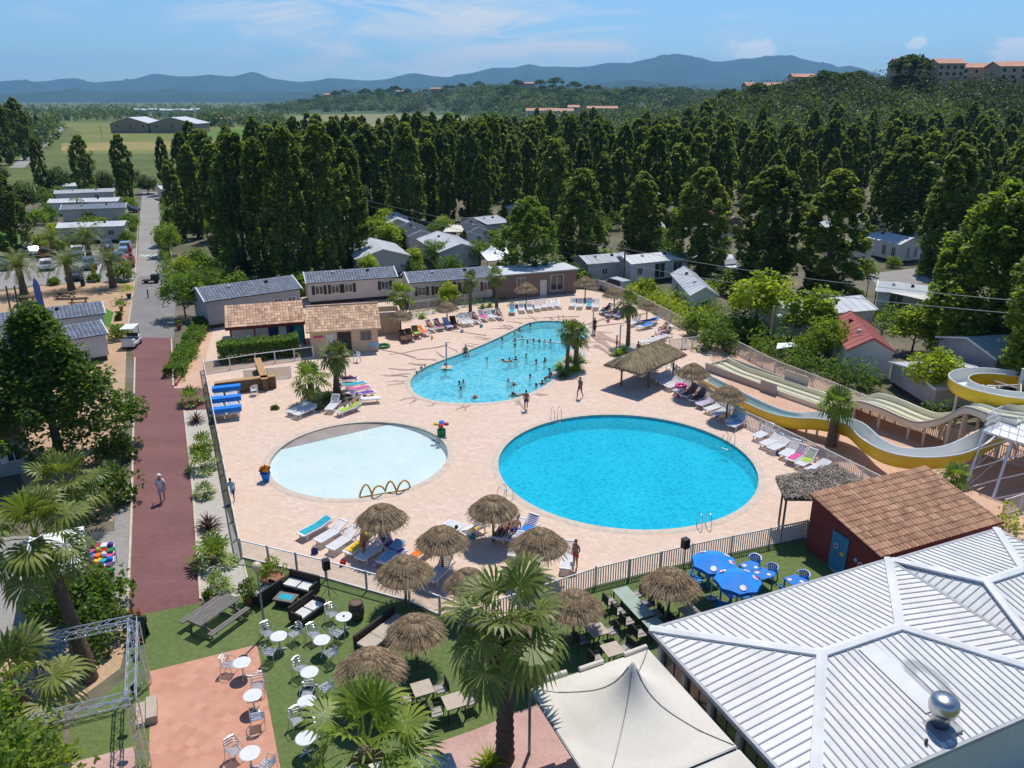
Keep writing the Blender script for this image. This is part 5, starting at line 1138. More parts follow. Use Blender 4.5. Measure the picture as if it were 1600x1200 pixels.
# shade canopies
def canopy(name, label, corners, z, peak, zp, mat, posts=True, sag=.25, n=0, cat='canopy'):
    P4 = [Vector((c.x, c.y, 0)) for c in corners]; o = sum(P4, Vector((0, 0, 0))) / 4; o.z = 0; pk = Vector((peak.x, peak.y, 0)) if peak is not None else o
    t = thing(name, label, cat, o); mb = MB(); vs = []; fs = []; a, b, c, d = P4; n = 60 if peak is not None else 10
    for j in range(n + 1):
        for i in range(n + 1):
            s, q = i / n, j / n; p = a.lerp(b, s).lerp(d.lerp(c, s), q); e = min(s, 1 - s, q, 1 - q) * 2
            r = (p - pk).length / ((b - a).length * .5); h = (zp - z) * (math.exp(-(p - pk).length / .5) * .8 + .2 * max(0, 1 - r)) if peak is not None else 0
            vs.append((p.x, p.y, z + h * min(1, e * 3) - (sag * .12 * sin(PI * s) if q in (0, 1) else 0)))
    for j in range(n):
        for i in range(n): k = j * (n + 1) + i; fs.append((k, k + 1, k + n + 2, k + n + 1))
    k = len(vs); vs2 = [(x, y, zz - .02) for x, y, zz in vs]; part('fabric', MB().add(vs, fs).add(vs2, [f[::-1] for f in fs]), m[mat], t, smooth=True, world=True)
    fr = MB()
    for p, q in ((a, b), (b, c), (c, d), (d, a)): fr.bar((p.x, p.y, z - .07), (q.x, q.y, z - .07), .07, .09)
    part('frame', fr, m['grey'], t, world=True)
    if peak is not None:
        for q in P4:
            L0 = []
            for k in range(15):
                x = pk.lerp(q, .04 + .94 * k / 14); r = (x - pk).length / ((b - a).length * .5); L0.append((x.x, x.y, z + .012 + (zp - z) * (math.exp(-(x - pk).length / .5) * .8 + .2 * max(0, 1 - r))))
            part('seam', MB().tube(L0, .018, 5), m['grey'], t, world=True)
    if posts:
        for p in P4: part('post', MB().box(p.x, p.y, 0, .1, .1, z - .12), m['grey'], t, world=True)
    return t
c1, c2, c3, c4_ = G(828, 1076, 2.9), G(1012, 1014, 2.9), G(1150, 1166, 2.9), None
c4_ = c1 + (c3 - c2)
canopy('peaked_canopy', 'large cream canopy with a steep central peak beside the restaurant', [c4_, c3, c2, c1], 2.9, G(985, 1098, 2.9), 4.75, 'canvas')
dn = (c3 - c2); 
canopy('peaked_canopy', 'second cream canopy beyond the peaked one, nearer the bar', [c4_ + dn * 1.03, c3 + dn * 1.03, c3 + dn * .03, c4_ + dn * .03], 2.9, None, 3.2, 'canvas')
ac = (c1 - c2); canopy('peaked_canopy', 'cream canopy edge left of the peaked canopy near the big palm', [c4_ + ac + dn * .15, c4_ + dn * .12 - ac * -.02, c1 + dn * .75 - ac * -.02, c1 + ac + dn * .75], 2.75, None, 3.2, 'canvas')
q1 = G(500, 1196, 2.6); canopy('peaked_canopy', 'cream awning edge at the end of the bistro terrace', [q1 + Vector((-1.2, -2.6, 0)), q1 + Vector((2.8, -2.4, 0)), q1 + Vector((1.9, .15, 0)), q1 + Vector((-1.6, -.55, 0))], 2.6, None, 3.2, 'canvas', posts=False)
ms = solo('corrugated_panel', MB().slab([Vector(p) for p in px((640, 1182), (705, 1176), (730, 1240), (640, 1250), z=1.2)], .05), m['roofgrey'], 'grey corrugated panel at the foot of the young fan palm', 'roof panel', G(680, 1200), world=True)
for i, (p, q, lab) in enumerate((((846, 1062), (885, 1050), 'rolled cream blind at the left end of the canopy edge'), ((905, 1046), (942, 1033), 'rolled cream blind in the middle of the canopy edge'), ((975, 1023), (1010, 1010), 'rolled cream blind at the right end of the canopy edge'))):
    a, b = G(*p, 2.95), G(*q, 2.95); solo('rolled_blind', MB().tube([a, b], .09, 8), m['canvas'], lab, 'blind', a, world=True)
canopy('white_canopy', 'white square canopy in the shade of the leaning palm', px((35, 894), (136, 876), (130, 822), (46, 838), z=2.5), 2.5, None, 2.9, 'canvaswhite')
canopy('grey_canopy', 'dark grey canopy behind the lighting truss', px((28, 1026), (100, 1030), (104, 985), (40, 990), z=2.2), 2.2, G(68, 1005, 2.2), 2.6, 'greyfab') if m.setdefault('greyfab', M('grey_canvas', (.22, .25, .25), rough=.9)) else None
canopy('terrace_awning', 'cream terrace awning on posts beside the huge poplar', px((1370, 452), (1462, 472), (1452, 448), (1400, 440), z=2.7), 2.7, None, 3, 'canvas')
canopy('terrace_awning', 'small cream awning in front of the dark roofed home among the poplars', px((692, 362), (722, 362), (728, 352), (702, 350), z=2.6), 2.6, None, 3, 'canvas')
canopy('peaked_white_tent', 'white peaked tent roof behind the long shuttered home', px((762, 408), (800, 404), (790, 386), (745, 388), z=2.5), 2.5, G(768, 395, 2.5), 3.6, 'canvaswhite', cat='tent')
solo('shade_panel', MB().slab(px((1213, 545), (1246, 540), (1240, 535), (1215, 536), z=1.6), .05), m['canvaswhite'], 'white panel roof among the dark shrubs by the wooden pole', 'panel', G(1230, 560), world=True)
# far buildings
def block(u, v, w_px, Y, h, d, wall, roof, label, name='apartment_building', cat='building', rise=1.2, rows=2, cols=5, ridge='x', group=None, z=None):
    a = PY(u, v, Y); b = PY(u + w_px, v, Y); z0 = hz(a.x, Y) - 1 if z is None else z; a.z = b.z = 0; Lx = (b - a).length
    t = thing(name, label, cat, (a.x, a.y, 0), heading(a, b), group); z1 = z0 + 1 + h
    wl = gable_walls(MB(), Lx, d, z1, rise, ridge, z0); part('wall', wl, m[wall], t)
    o = .5; r = MB(); run = d / 2 if ridge == 'x' else Lx / 2
    if ridge == 'x': S = [[(-o, -o, z1), (Lx + o, -o, z1), (Lx + o, d / 2, z1 + rise + .2), (-o, d / 2, z1 + rise + .2)], [(Lx + o, d + o, z1), (-o, d + o, z1), (-o, d / 2, z1 + rise + .2), (Lx + o, d / 2, z1 + rise + .2)]]
    else: S = [[(-o, d + o, z1), (-o, -o, z1), (Lx / 2, -o, z1 + rise + .2), (Lx / 2, d + o, z1 + rise + .2)], [(Lx + o, -o, z1), (Lx + o, d + o, z1), (Lx / 2, d + o, z1 + rise + .2), (Lx / 2, -o, z1 + rise + .2)]]
    for q in S: r.slab([Vector(p) + Vector((0, 0, .2)) for p in q], .2)
    part('roof', r, m[roof], t)
    for j in range(rows):
        for i in range(cols):
            x = Lx * (i + .5) / cols; zz = z1 - 2.1 - 2.8 * j; f = part('window', MB().box(x, -.04, zz, 1.3, .1, 1.3), m['dark'], t)
    return t
m['apart'] = M('sand_render', (.62, .44, .3), (.54, .38, .26), vs=.2, rough=.9); m['roofpink'] = M('salmon_tile_roof', (.6, .33, .22), (.5, .27, .18), vs=.4, rough=.9)
for i, (u, v, w, Y, d, rd, lab) in enumerate(((1400, 121, 40, 385, 10, 'x', 'sand coloured block with sloping roof below the open crowned pine'), (1457, 116, 18, 395, 9, 'y', 'narrow stepped sand coloured flats on the hilltop, left of the long row'), (1462, 128, 42, 380, 10, 'x', 'low sand coloured flats in front of the hilltop row'), (1500, 118, 66, 400, 11, 'x', 'long hilltop flats with dark windows under a salmon roof'), (1560, 121, 60, 380, 12, 'x', 'hilltop flats with large salmon roof at the picture edge'), (1580, 115, 60, 420, 10, 'x', 'hilltop flats behind the large salmon roof'))):
    block(u, v, w, Y, 13, d, 'apart', 'roofpink', lab, rise=2, cols=4, ridge=rd)
for i, (u, v, w, Y, lab) in enumerate(((1182, 129, 48, 430, 'sand coloured flats among the hill pines, left one'), (1240, 128, 34, 440, 'flats with salmon roof among the hill pines, right one'), (1168, 137, 16, 410, 'small house below the flats among the hill pines'))): block(u, v, w, Y, 10, 10, 'apart', 'roofpink', lab, rise=1.5, cols=4, rows=1)
for u, v, w, Y, lab, wall in ((822, 175, 50, 900, 'white hotel block with salmon roof on the low ridge', 'whitewall'), (862, 178, 34, 880, 'hotel wing with long salmon roof on the low ridge', 'whitewall'), (918, 160, 48, 1010, 'large house with salmon roof right of the hotel', 'apart'), (888, 158, 18, 1030, 'small salmon roofed house behind the hotel', 'apart')): block(u, v, w, Y, 10, 14, wall, 'roofpink', lab, rise=2.4, cols=7, rows=1)
for u, v, w, Y, lab in ((672, 138, 26, 1640, 'villa on the crest of the low ridge left of the big umbrella pines'), (815, 143, 20, 1340, 'villa roof on the ridge crest above the hotel'), (618, 142, 14, 1640, 'pale villa among cypresses on the ridge'), (505, 141, 12, 1640, 'white villa on the left slope of the ridge')): block(u, v, w, Y, 12, 12, 'apart', 'roofpink', lab, name='villa', cat='house', rise=2, cols=3, rows=1)
for k, (u, w, lab) in enumerate(((172, 62, 'left bay of the twin gabled tan warehouse in the field'), (232, 74, 'right bay of the twin gabled tan warehouse in the field'))):
    p = G(u, 208); block(u, 197, w, p.y, 5, 26, 'creamlt' if False else 'brownbay', 'roofsilver', lab, name='warehouse', cat='warehouse', rise=4, rows=1, cols=3, ridge='y', z=0) if m.setdefault('brownbay', M('tan_wall', (.34, .26, .19), rough=.9)) else None
block(342, 168, 18, 700, 5, 10, 'whitewall', 'roofpink', 'white house beside the field wood', name='house', cat='house', rise=1.5, cols=3, rows=1, z=0)
for i in range(10): block(205 + i * 11 + rnd.uniform(-3, 3), 166, rnd.uniform(9, 20), 1150 + rnd.uniform(-60, 60), 7, 16, 'whitewall', 'roofsilver', 'small pale industrial shed in the far plain under the mountains', name='shed', cat='shed', rise=1, rows=1, cols=3, z=0, group='sheds in the far plain')
# ---------------------------------------------------------------- fences
def fence(name, pts, h, style, label, z=0.0, postgap=2.0, mat='plastic'):
    P = [Vector((p.x, p.y, z)) for p in pts]; t = thing(name, label, 'fence', P[0]); posts = []; rail = MB(); pane = MB()
    for a, b in zip(P, P[1:]):
        ln = (b - a).length; n = max(1, round(ln / postgap)); u = (b - a).normalized()
        for i in range(n + (1 if b is P[-1] else 0)): posts.append(a.lerp(b, i / n))
        rail.bar(a + Vector((0, 0, h)), b + Vector((0, 0, h)), .06, .05)
        rail.bar(a + Vector((0, 0, .12)), b + Vector((0, 0, .12)), .05, .05)
        if style == 'slat':
            k = int(ln / .135); hd = heading(a, b)
            for i in range(1, k):
                p = a + u * (ln * i / k); pane.box(p.x, p.y, z + .13, .055, .022, h - .14, hd)
        elif style == 'bars':
            k = int(ln / .11)
            for i in range(1, k): p = a + u * (ln * i / k); pane.box(p.x, p.y, z + .13, .016, .016, h - .14)
        elif style in ('glass', 'net'):
            for i in range(n):
                p, q = a.lerp(b, (i + .03) / n), a.lerp(b, (i + .97) / n)
                pane.bar((p.x, p.y, z + .12 + (h - .12) / 2), (q.x, q.y, z + .12 + (h - .12) / 2), .012, h - .2)
    part('rails', rail, m[mat], t, world=True)
    part('slats' if style in ('slat', 'bars') else 'panels', pane, m['clearpanel' if style == 'glass' else 'netting' if style == 'net' else mat], t, world=True)
    hd = heading(P[0], P[-1])
    for i, p in enumerate(posts): part('post', MB().box(p.x, p.y, z, .08, .08, h + .06, hd), m['fencepost' if style == 'glass' else mat], t, world=True)
    return t
m['netting'] = clear('netting_panel', (.72, .73, .72), 0.0); m['fencepost'] = M('grey_fence_post', (.42, .41, .42), rough=.5)
m['fencewhite'] = M('cream_white_fence', (.7, .65, .58), (.62, .57, .5), vs=2, rough=.6)
fence('pool_fence', px((319, 578), (340, 682), (378, 873)), 1.15, 'net', 'white netting fence between the pebble bed and the pool deck', mat='fencewhite')
fence('pool_fence', px((378, 873), (510, 906), (640, 943), (738, 986)), 1.1, 'glass', 'clear panelled fence with grey posts between the deck and the lounge corner')
fence('pool_fence', px((760, 975), (800, 962), (930, 918)), 1.1, 'slat', 'white slatted fence behind the big fan palm', mat='fencewhite')
fence('pool_fence', px((930, 918), (1080, 880), (1258, 842)), 1.1, 'slat', 'white slatted fence along the terrace of blue tables up to the red hut', mat='fencewhite')
fence('pool_fence', px((640, 488), (700, 480), (802, 463), (880, 450)), 1.15, 'slat', 'white slatted fence under the long shuttered home', mat='fencewhite')
fence('pool_fence', px((880, 450), (936, 452), (985, 470), (1075, 518), (1088, 524)), 1.15, 'slat', 'cream slatted fence along the upper right shrub bank', mat='fencewhite')
fence('pool_fence', px((1045, 548), (1118, 541)), 1.1, 'slat', 'short slatted fence with a gate end at the slide landing', mat='fencewhite')
fence('slide_fence', px((1136, 545), (1210, 584), (1300, 620), (1345, 640), (1420, 668), (1475, 692), (1600, 735), (1700, 770)), 1.2, 'slat', 'long slatted fence behind the wide slide', mat='fencewhite')
fence('slide_fence', px((1055, 590), (1100, 622), (1160, 664), (1214, 690), (1290, 728), (1345, 756), (1395, 782)), 1.1, 'slat', 'slatted fence between the loungers and the yellow slide', mat='fencewhite')
fence('slide_fence', px((1565, 808), (1620, 790), (1700, 770)), 1.1, 'slat', 'slatted fence behind the red hut under the slide tower', mat='fencewhite')
fence('entrance_fence', px((320, 585), (400, 572), (490, 560)), 1.1, 'net', 'white netting fence in front of the box hedge', mat='plastic')
fence('entrance_fence', px((383, 597), (455, 590)), 1.0, 'net', 'short white netting gate panel beside the timber counter', mat='plastic')
# ---------------------------------------------------------------- thatched parasols
def straw_cone(mb, n, r0, z0, r1, z1, wob=.07, curve=.12, w=.03, ell=1.0, poly=None):
    for i in range(n):
        a = 2 * PI * i / n + rnd.uniform(-.08, .08); s = rnd.uniform(.0, .75); e = rnd.uniform(.75, 1.06); pts = []
        a2 = a + rnd.uniform(-.09, .09)
        for k in range(4):
            t = lerp(s, e, k / 3); aa = lerp(a, a2, k / 3); r = lerp(r0, r1, t) ; z = lerp(z0, z1, t) + curve * sin(PI * min(1, t)) + rnd.uniform(-.2, 1) * wob * .6 - (.1 * max(0, t - .95) * 10 * rnd.random() if t > .95 else 0)
            pts.append((Vector((r * cos(aa), r * sin(aa), z)), Vector((-sin(aa), cos(aa), rnd.uniform(-.3, .3))) * w * (1 - .22 * k)))
        vs = [];
        for p, q in pts: vs += [p - q, p + q]
        mb.add(vs, [(2 * k, 2 * k + 1, 2 * k + 3, 2 * k + 2) for k in range(3)])
    return mb
def mk_parasol():
    t = thing('thatched_parasol', '', 'parasol'); part('pole', MB().tube([(0, 0, 0), (0, 0, 2.5)], .07, 8), m['post'], t)
    r = MB()
    for k in range(8): a = k * PI / 4; r.bar((0, 0, 2.42), (1.25 * cos(a), 1.25 * sin(a), 1.9), .04)
    part('ribs', r, m['post'], t)
    c = part('canopy', MB().lathe([(.04, 2.58), (.5, 2.44), (1.0, 2.2), (1.3, 1.93), (1.28, 1.9), (1.0, 2.12), (.5, 2.35), (.04, 2.5)], n=20), m['thatch_core'], t)
    s = MB(); straw_cone(s, 520, .08, 2.6, 1.45, 1.8); straw_cone(s, 420, .05, 2.66, .95, 2.28); straw_cone(s, 160, .02, 2.72, .45, 2.55)
    sub('straw', s, m['thatch'], c); return t
PAR = Kind(mk_parasol)
for i, (u, v, w, lab) in enumerate(((600, 862, 86, 'thatched parasol with an orange towel lounger at its left, nearest the wading pool'), (771, 848, 85, 'thatched parasol closest to the edge of the big round pool'), (692, 897, 87, 'thatched parasol in the middle of the near lounger group'), (842, 908, 96, 'thatched parasol at the right end of the near lounger group'), (635, 950, 95, 'thatched parasol standing right at the glass fence'), (733, 962, 80, 'thatched parasol half hidden behind the left fronds of the big fan palm'), (652, 1042, 98, 'thatched parasol on the turf beside the dark sofa'), (584, 1108, 114, 'thatched parasol overlapping the young fan palm'), (896, 1003, 96, 'thatched parasol on the turf right of the big fan palm'), (1043, 968, 95, 'thatched parasol beside the blue sunshades'), (812, 1060, 95, 'thatched parasol almost hidden behind the big fan palm crown'),
    (1080, 621, 58, 'thatched parasol with a pink ring on the lounger below'), (1134, 657, 60, 'thatched parasol nearest the yellow slide start'), (627, 524, 42, 'thatched parasol beside the cream walled enclosure'), (699, 508, 40, 'thatched parasol above the dark towels left of the lagoon pool'), (822, 477, 38, 'thatched parasol in front of the brown cabin'), (914, 468, 38, 'thatched parasol at the top fence corner near the people carrier'), (959, 489, 42, 'thatched parasol over the sunbathers right of the top corner'), (1010, 505, 36, 'thatched parasol over the blue towels by the right fence'))):
    p = G(u, v); zc = p.y * CP + H * SP; PAR.put(p, rnd.random() * 6, lab, 'thatched parasols', (w * zc / F / 2.9,) * 2 + (min(1.12, max(.88, w * zc / F / 2.9)),))
def shelter():
    a, b, c = G(988, 592), G(1013, 607), G(1064, 583); o = b; ux = (c - b).normalized(); uy = Vector((-ux.y, ux.x, 0)); Lx = 5.2; D = 3.0
    t = thing('thatched_shelter', 'large rectangular thatched shelter on posts between the two big pools', 'shelter', (o.x, o.y, 0), heading(b, c))
    for x, y in ((0, 0), (3.9, .1), (-1.1, 1.9), (2.9, 2.1)): part('post', MB().tube([(x, y, 0), (x, y, 2.4)], .08, 8), m['post'], t)
    x0, x1, y0, y1, ze, zr = -2.3, 4.6, -.7, 2.9, 1.95, 3.1; A, B, C, Dd = [Vector(p) for p in ((x0, y0, ze), (x1, y0, ze), (x1, y1, ze), (x0, y1, ze))]; P, Q = Vector((x0 + 1.6, 1.1, zr)), Vector((x1 - 1.6, 1.1, zr))
    mb = MB(); s = MB()
    for q in ((A, B, Q, P), (C, Dd, P, Q), (Dd, A, P), (B, C, Q)):
        mb.slab(q, .08); e0, e1 = q[0], q[1]; t0, t1 = (q[3], q[2]) if len(q) == 4 else (q[2], q[2]); ln = (e1 - e0).length; n = int(ln * 130)
        nn = (e1 - e0).cross(t0 - e0).normalized()
        for i in range(n):
            x = rnd.random(); y0_ = rnd.uniform(-.07, .8); y1_ = min(1, y0_ + rnd.uniform(.2, .4)); p0 = e0.lerp(e1, x).lerp(t0.lerp(t1, x), y0_); p1 = e0.lerp(e1, x + rnd.uniform(-.02, .02)).lerp(t0.lerp(t1, x), y1_)
            w = (e1 - e0).normalized() * .025; up = nn * rnd.uniform(.03, .11); dn = Vector((0, 0, -.12 if y0_ < 0 else 0)); s.add([p0 - w + nn * .02 + dn, p0 + w + nn * .02 + dn, p1 + w + up, p1 - w + up], [(0, 1, 2, 3)])
    ro = part('roof', mb, m['thatch_core'], t); sub('straw', s, m['thatch_pale'], ro)
m['thatch_pale'] = M('pale_thatch', (.44, .34, .2), (.3, .23, .13), vs=1.2, isl=.45, rough=.95)
shelter()
# ---------------------------------------------------------------- loungers
def lounger_mesh(up, mat='plastic', name='sun_lounger'):
    def make():
        t = thing(name, '', 'sun lounger'); z = .36; s = MB(); n = 13; xs = 1.22
        for i in range(n): s.box(.03 + (i + .5) * xs / n, 0, z, xs / n * .72, .56, .025)
        part('seat', s, m[mat], t)
        b = MB(); a = R(up); L_ = .72; n = 8
        for i in range(n): d = (i + .5) / n * L_; b.bar((xs + .03 + d * cos(a), -.27, z + .015 + d * sin(a)), (xs + .03 + d * cos(a), .27, z + .015 + d * sin(a)), L_ / n * .72, .025)
        for y in (-.29, .29): b.bar((xs, y, z + .01), (xs + .03 + L_ * cos(a), y, z + .01 + L_ * sin(a)), .055, .05)
        b.bar((xs + .03 + L_ * cos(a), -.3, z + .015 + L_ * sin(a)), (xs + .03 + L_ * cos(a), .3, z + .015 + L_ * sin(a)), .1, .04)
        part('backrest', b, m[mat], t)
        f = MB()
        for y in (-.31, .31): f.bar((0, y, z - .01), (1.9, y, z - .01), .05, .08)
        f.bar((0, -.3, z), (0, .3, z), .07, .06); part('frame', f, m[mat], t)
        for x in (.25, 1.55):
            for y in (-.29, .29): part('leg', MB().bar((x, y, z - .04), (x + (-.06 if x < 1 else .06), y * 1.02, 0), .07, .05), m[mat], t)
        return t
    return Kind(make)
LG = {'up': lounger_mesh(48), 'flat': lounger_mesh(12), 'low': lounger_mesh(26)}
LGB = {'up': lounger_mesh(50, 'brown'), 'flat': lounger_mesh(10, 'brightblue')}
def towel_mb(up, full=True, w=.5):
    mb = MB(); z = .395; xs = 1.25; a = R(up); L_ = .66; pts = [(.12 if full else .6, z), (.7, z + .008), (xs - .02, z + .004), (xs + .05, z + .025), (xs + .05 + L_ * cos(a), z + .03 + L_ * sin(a))]
    vs = []
    for x, zz in pts: vs += [(x, -w / 2 + rnd.uniform(-.03, .03), zz), (x, w / 2 + rnd.uniform(-.03, .03), zz)]
    k = len(vs); vs += [(x, y, zz + .012) for x, y, zz in vs]; n = len(pts)
    fs = [(k + 2 * i, k + 2 * i + 1, k + 2 * i + 3, k + 2 * i + 2) for i in range(n - 1)] + [(2 * i, 2 * i + 2, 2 * i + 3, 2 * i + 1) for i in range(n - 1)] + [(2 * i, k + 2 * i, k + 2 * i + 2, 2 * i + 2) for i in range(n - 1)] + [(2 * i + 1, 2 * i + 3, k + 2 * i + 3, k + 2 * i + 1) for i in range(n - 1)]
    fs += [(0, 1, k + 1, k), (2 * n - 2, k + 2 * n - 2, k + 2 * n - 1, 2 * n - 1)]
    return mb.add(vs, fs)
UPS = {'up': 48, 'flat': 12, 'low': 26}; LSPOT = {}
COLN = {'teal': 'teal', 'orange': 'orange', 'yellowc': 'yellow', 'pink': 'pink', 'purple': 'purple', 'lime2': 'lime green', 'brightblue': 'blue', 'navy': 'navy', 'red': 'red', 'crimson': 'crimson', 'lilac': 'lilac', 'ltblue': 'light blue', 'brown': 'brown', 'whitecloth': 'white'}
def lounger(u, v, u2, v2, kind, label, towel=None, brown=False, grp='sun loungers round the pools', key=None, where=''):
    a, b = G(u, v), G(u2, v2); rz = heading(a, b); L_ = (LGB if brown and kind == 'up' else LG)[kind].put(Vector((a.x, a.y, .055)), rz, label, grp)
    if towel: solo('beach_towel', towel_mb(UPS[kind], rnd.random() < .7), m[towel], '%s towel spread over the %s' % (COLN[towel], label.split(',')[0] if len(label.split(',')[0].split()) < 12 else 'lounger'), 'towel', (a.x, a.y, .055), rz, 'beach towels on loungers')
    if key: LSPOT[key] = (Vector((a.x, a.y, .055)), rz)
RW = 'white lounger in the row by the yellow slide fence, %s from the top'
for i, (u, v, u2, v2, k, tw) in enumerate(((1180, 691, 1212, 675, 'up', None), (1191, 703, 1228, 687, 'low', None), (1203, 710, 1242, 693, 'low', None), (1222, 720, 1250, 703, 'up', None), (1232, 728, 1262, 710, 'up', 'pink'), (1247, 735, 1278, 717, 'up', 'lime2'), (1262, 745, 1300, 728, 'flat', None))): lounger(u, v, u2, v2, k, RW % ORD[i], tw)
RP = 'white lounger under the two thatched parasols by the slide, %s from the left'
for i, (u, v, u2, v2, k, tw, key) in enumerate(((1042, 612, 1070, 603, 'low', None, None), (1055, 619, 1084, 608, 'up', None, None), (1066, 626, 1096, 613, 'up', 'navy', 'r1'), (1081, 634, 1108, 620, 'up', 'brown', 'r2'), (1091, 640, 1118, 630, 'flat', 'lilac', None), (1104, 648, 1135, 637, 'flat', None, None), (1115, 656, 1146, 643, 'flat', None, None), (1138, 667, 1162, 648, 'up', 'ltblue', None), (1141, 674, 1176, 655, 'up', 'ltblue', None))): lounger(u, v, u2, v2, k, RP % ORD[i], tw, key=key)
RS = 'shaded lounger under the rectangular thatched shelter, %s from the left'
for i, (u, v, u2, v2, k) in enumerate(((998, 590, 1028, 583, 'flat'), (1018, 596, 1048, 589, 'flat'), (1026, 602, 1058, 594, 'flat'), (1034, 608, 1066, 598, 'low'))): lounger(u, v, u2, v2, k, RS % ORD[i])
RB = 'lounger in the sunbathing group beyond the leaning palm, %s from the left'
for i, (u, v, u2, v2, k, tw, key) in enumerate(((984, 512, 1005, 503, 'up', None, None), (996, 517, 1024, 511, 'flat', 'brightblue', None), (1003, 508, 1032, 504, 'flat', 'brightblue', None), (1026, 524, 1052, 515, 'up', 'pink', 'p1'), (1030, 531, 1060, 522, 'up', 'pink', 'p2'), (1000, 541, 1032, 537, 'flat', None, None), (1016, 536, 1048, 531, 'flat', None, None))): lounger(u, v, u2, v2, k, RB % ORD[i], tw, key=key)
RT = 'lounger in the ring round the top corner parasols, %s from the left'
for i, (u, v, u2, v2, k, tw, key) in enumerate(((893, 484, 896, 473, 'up', None, None), (905, 485, 908, 474, 'up', None, None), (920, 484, 922, 473, 'up', 'teal', None), (930, 486, 934, 474, 'up', None, None), (938, 492, 960, 486, 'up', None, 't1'), (948, 498, 972, 492, 'up', 'navy', 't2'), (962, 500, 984, 490, 'up', 'navy', None))): lounger(u, v, u2, v2, k, RT % ORD[i], tw, key=key)
RC = 'white lounger in the row in front of the brown cabin, %s from the left'
for i, (u, v, u2, v2, k, tw) in enumerate(((800, 494, 800, 480, 'up', 'teal'), (816, 491, 812, 477, 'up', None), (829, 490, 824, 476, 'up', None), (841, 488, 835, 474, 'up', None), (852, 486, 844, 473, 'up', None), (863, 485, 852, 474, 'low', None), (874, 484, 862, 472, 'low', None))): lounger(u, v, u2, v2, k, RC % ORD[i], tw)
RL = 'lounger in the long row left of the lagoon pool, %s from the left'
for i, (u, v, u2, v2, k, tw, br, key) in enumerate(((634, 538, 624, 525, 'up', 'brown', True, None), (644, 536, 633, 522, 'up', 'brown', True, None), (655, 531, 642, 518, 'up', 'lime2', True, None), (668, 527, 652, 518, 'low', 'orange', False, None), (678, 521, 664, 511, 'up', 'orange', False, 'l1'), (690, 519, 676, 509, 'up', 'pink', False, 'l2'), (704, 517, 690, 506, 'up', 'lilac', False, None), (714, 515, 702, 504, 'up', 'brown', True, None), (728, 512, 714, 502, 'up', None, False, None), (737, 511, 723, 501, 'up', None, False, None), (748, 508, 735, 499, 'up', 'orange', False, 'l3'), (760, 504, 746, 495, 'up', 'pink', False, None), (772, 502, 757, 493, 'up', None, False, None), (784, 502, 772, 491, 'up', 'pink', False, 'l4'))): lounger(u, v, u2, v2, k, RL % ORD[i], tw, br, key=key)
RK = 'lounger clustered round the bed palms above the wading pool, %s from the left'
for i, (u, v, u2, v2, k, tw, key) in enumerate(((452, 652, 492, 634, 'flat', None, None), (462, 656, 497, 640, 'flat', None, None), (514, 648, 528, 633, 'up', None, None), (528, 652, 563, 640, 'flat', 'lime2', None), (545, 646, 562, 632, 'up', 'whitecloth', 'k1'), (572, 604, 543, 610, 'flat', 'teal', None), (580, 611, 548, 617, 'flat', 'pink', None), (586, 619, 552, 624, 'flat', 'purple', None), (594, 629, 556, 632, 'low', 'whitecloth', None), (560, 598, 536, 600, 'up', 'navy', 'k2'))): lounger(u, v, u2, v2, k, RK % ORD[i], tw, key=key)
RN = 'white lounger in the near group by the glass fence, %s from the left'
for i, (u, v, u2, v2, k, tw, key) in enumerate(((470, 846, 512, 824, 'flat', 'teal', None), (497, 856, 541, 830, 'low', None, None), (517, 868, 556, 842, 'low', None, None), (543, 875, 578, 850, 'low', 'yellowc', None), (562, 884, 600, 858, 'low', None, None), (596, 890, 618, 868, 'flat', 'ltblue', None), (630, 875, 610, 862, 'up', 'purple', None), (645, 882, 662, 870, 'flat', 'orange', None), (672, 918, 690, 900, 'up', None, None), (680, 835, 716, 850, 'up', None, 'n1'), (698, 826, 730, 838, 'low', None, None), (716, 846, 752, 830, 'up', 'yellowc', None), (776, 852, 792, 832, 'up', 'brown', 'n2'), (790, 854, 812, 830, 'low', None, 'n3'), (808, 850, 832, 830, 'up', 'brightblue', None), (802, 880, 812, 860, 'low', None, None), (884, 900, 890, 872, 'up', None, None))): lounger(u, v, u2, v2, k, RN % ORD[i] if i < 14 else 'white lounger beside the right hand near parasol, ' + ('with a blue towel', 'mostly shaded', 'standing apart at its right edge')[i - 14], tw, key=key)
# blue stacks by the timber counter
for r, (u, v) in enumerate(((356, 656), (356, 639), (356, 622))):
    b = G(u, v); a = heading(G(336, 650), G(378, 645))
    for j in range(2):
        for k in range(2):
            LG['flat'].put(b + Vector((cos(a) * (j - .5) * 1.0 - .0, sin(a) * (j - .5) * 1.0, .06 + k * .3)), a + PI / 2 + .12, 'white lounger stacked under a blue cover beside the timber counter, %s stack from the front' % ORD[r], 'stacked loungers by the counter', (.62, 1.25, 1))
    c = MB(); c.box(0, 0, .9, 2.1, .62, .05); c.box(0, -.31, .62, 2.1, .03, .3); c.box(0, .33, .7, 2.1, .03, .22)
    solo('dust_cover', c, m['brightblue'], 'blue cover over stacked loungers, %s from the front' % ORD[r], 'cover', (b.x, b.y, .06), a)
t = thing('timber_counter', 'L shaped pine timber counter at the deck entrance', 'counter', G(400, 625))
cm = MB(); bm_ = MB()
for (p, q) in (((338, 618), (432, 606)), ((416, 612), (404, 578))):
    a, b = G(*p), G(*q); cm.bar((a.x, a.y, 1.07), (b.x, b.y, 1.07), .55, .07); bm_.bar((a.x, a.y, .52), (b.x, b.y, .52), .4, 1.0)
part('countertop', cm, m['woodlt'], t, world=True); part('base', bm_, m['lattice'] if 'lattice' in m else m['post'], t, world=True)
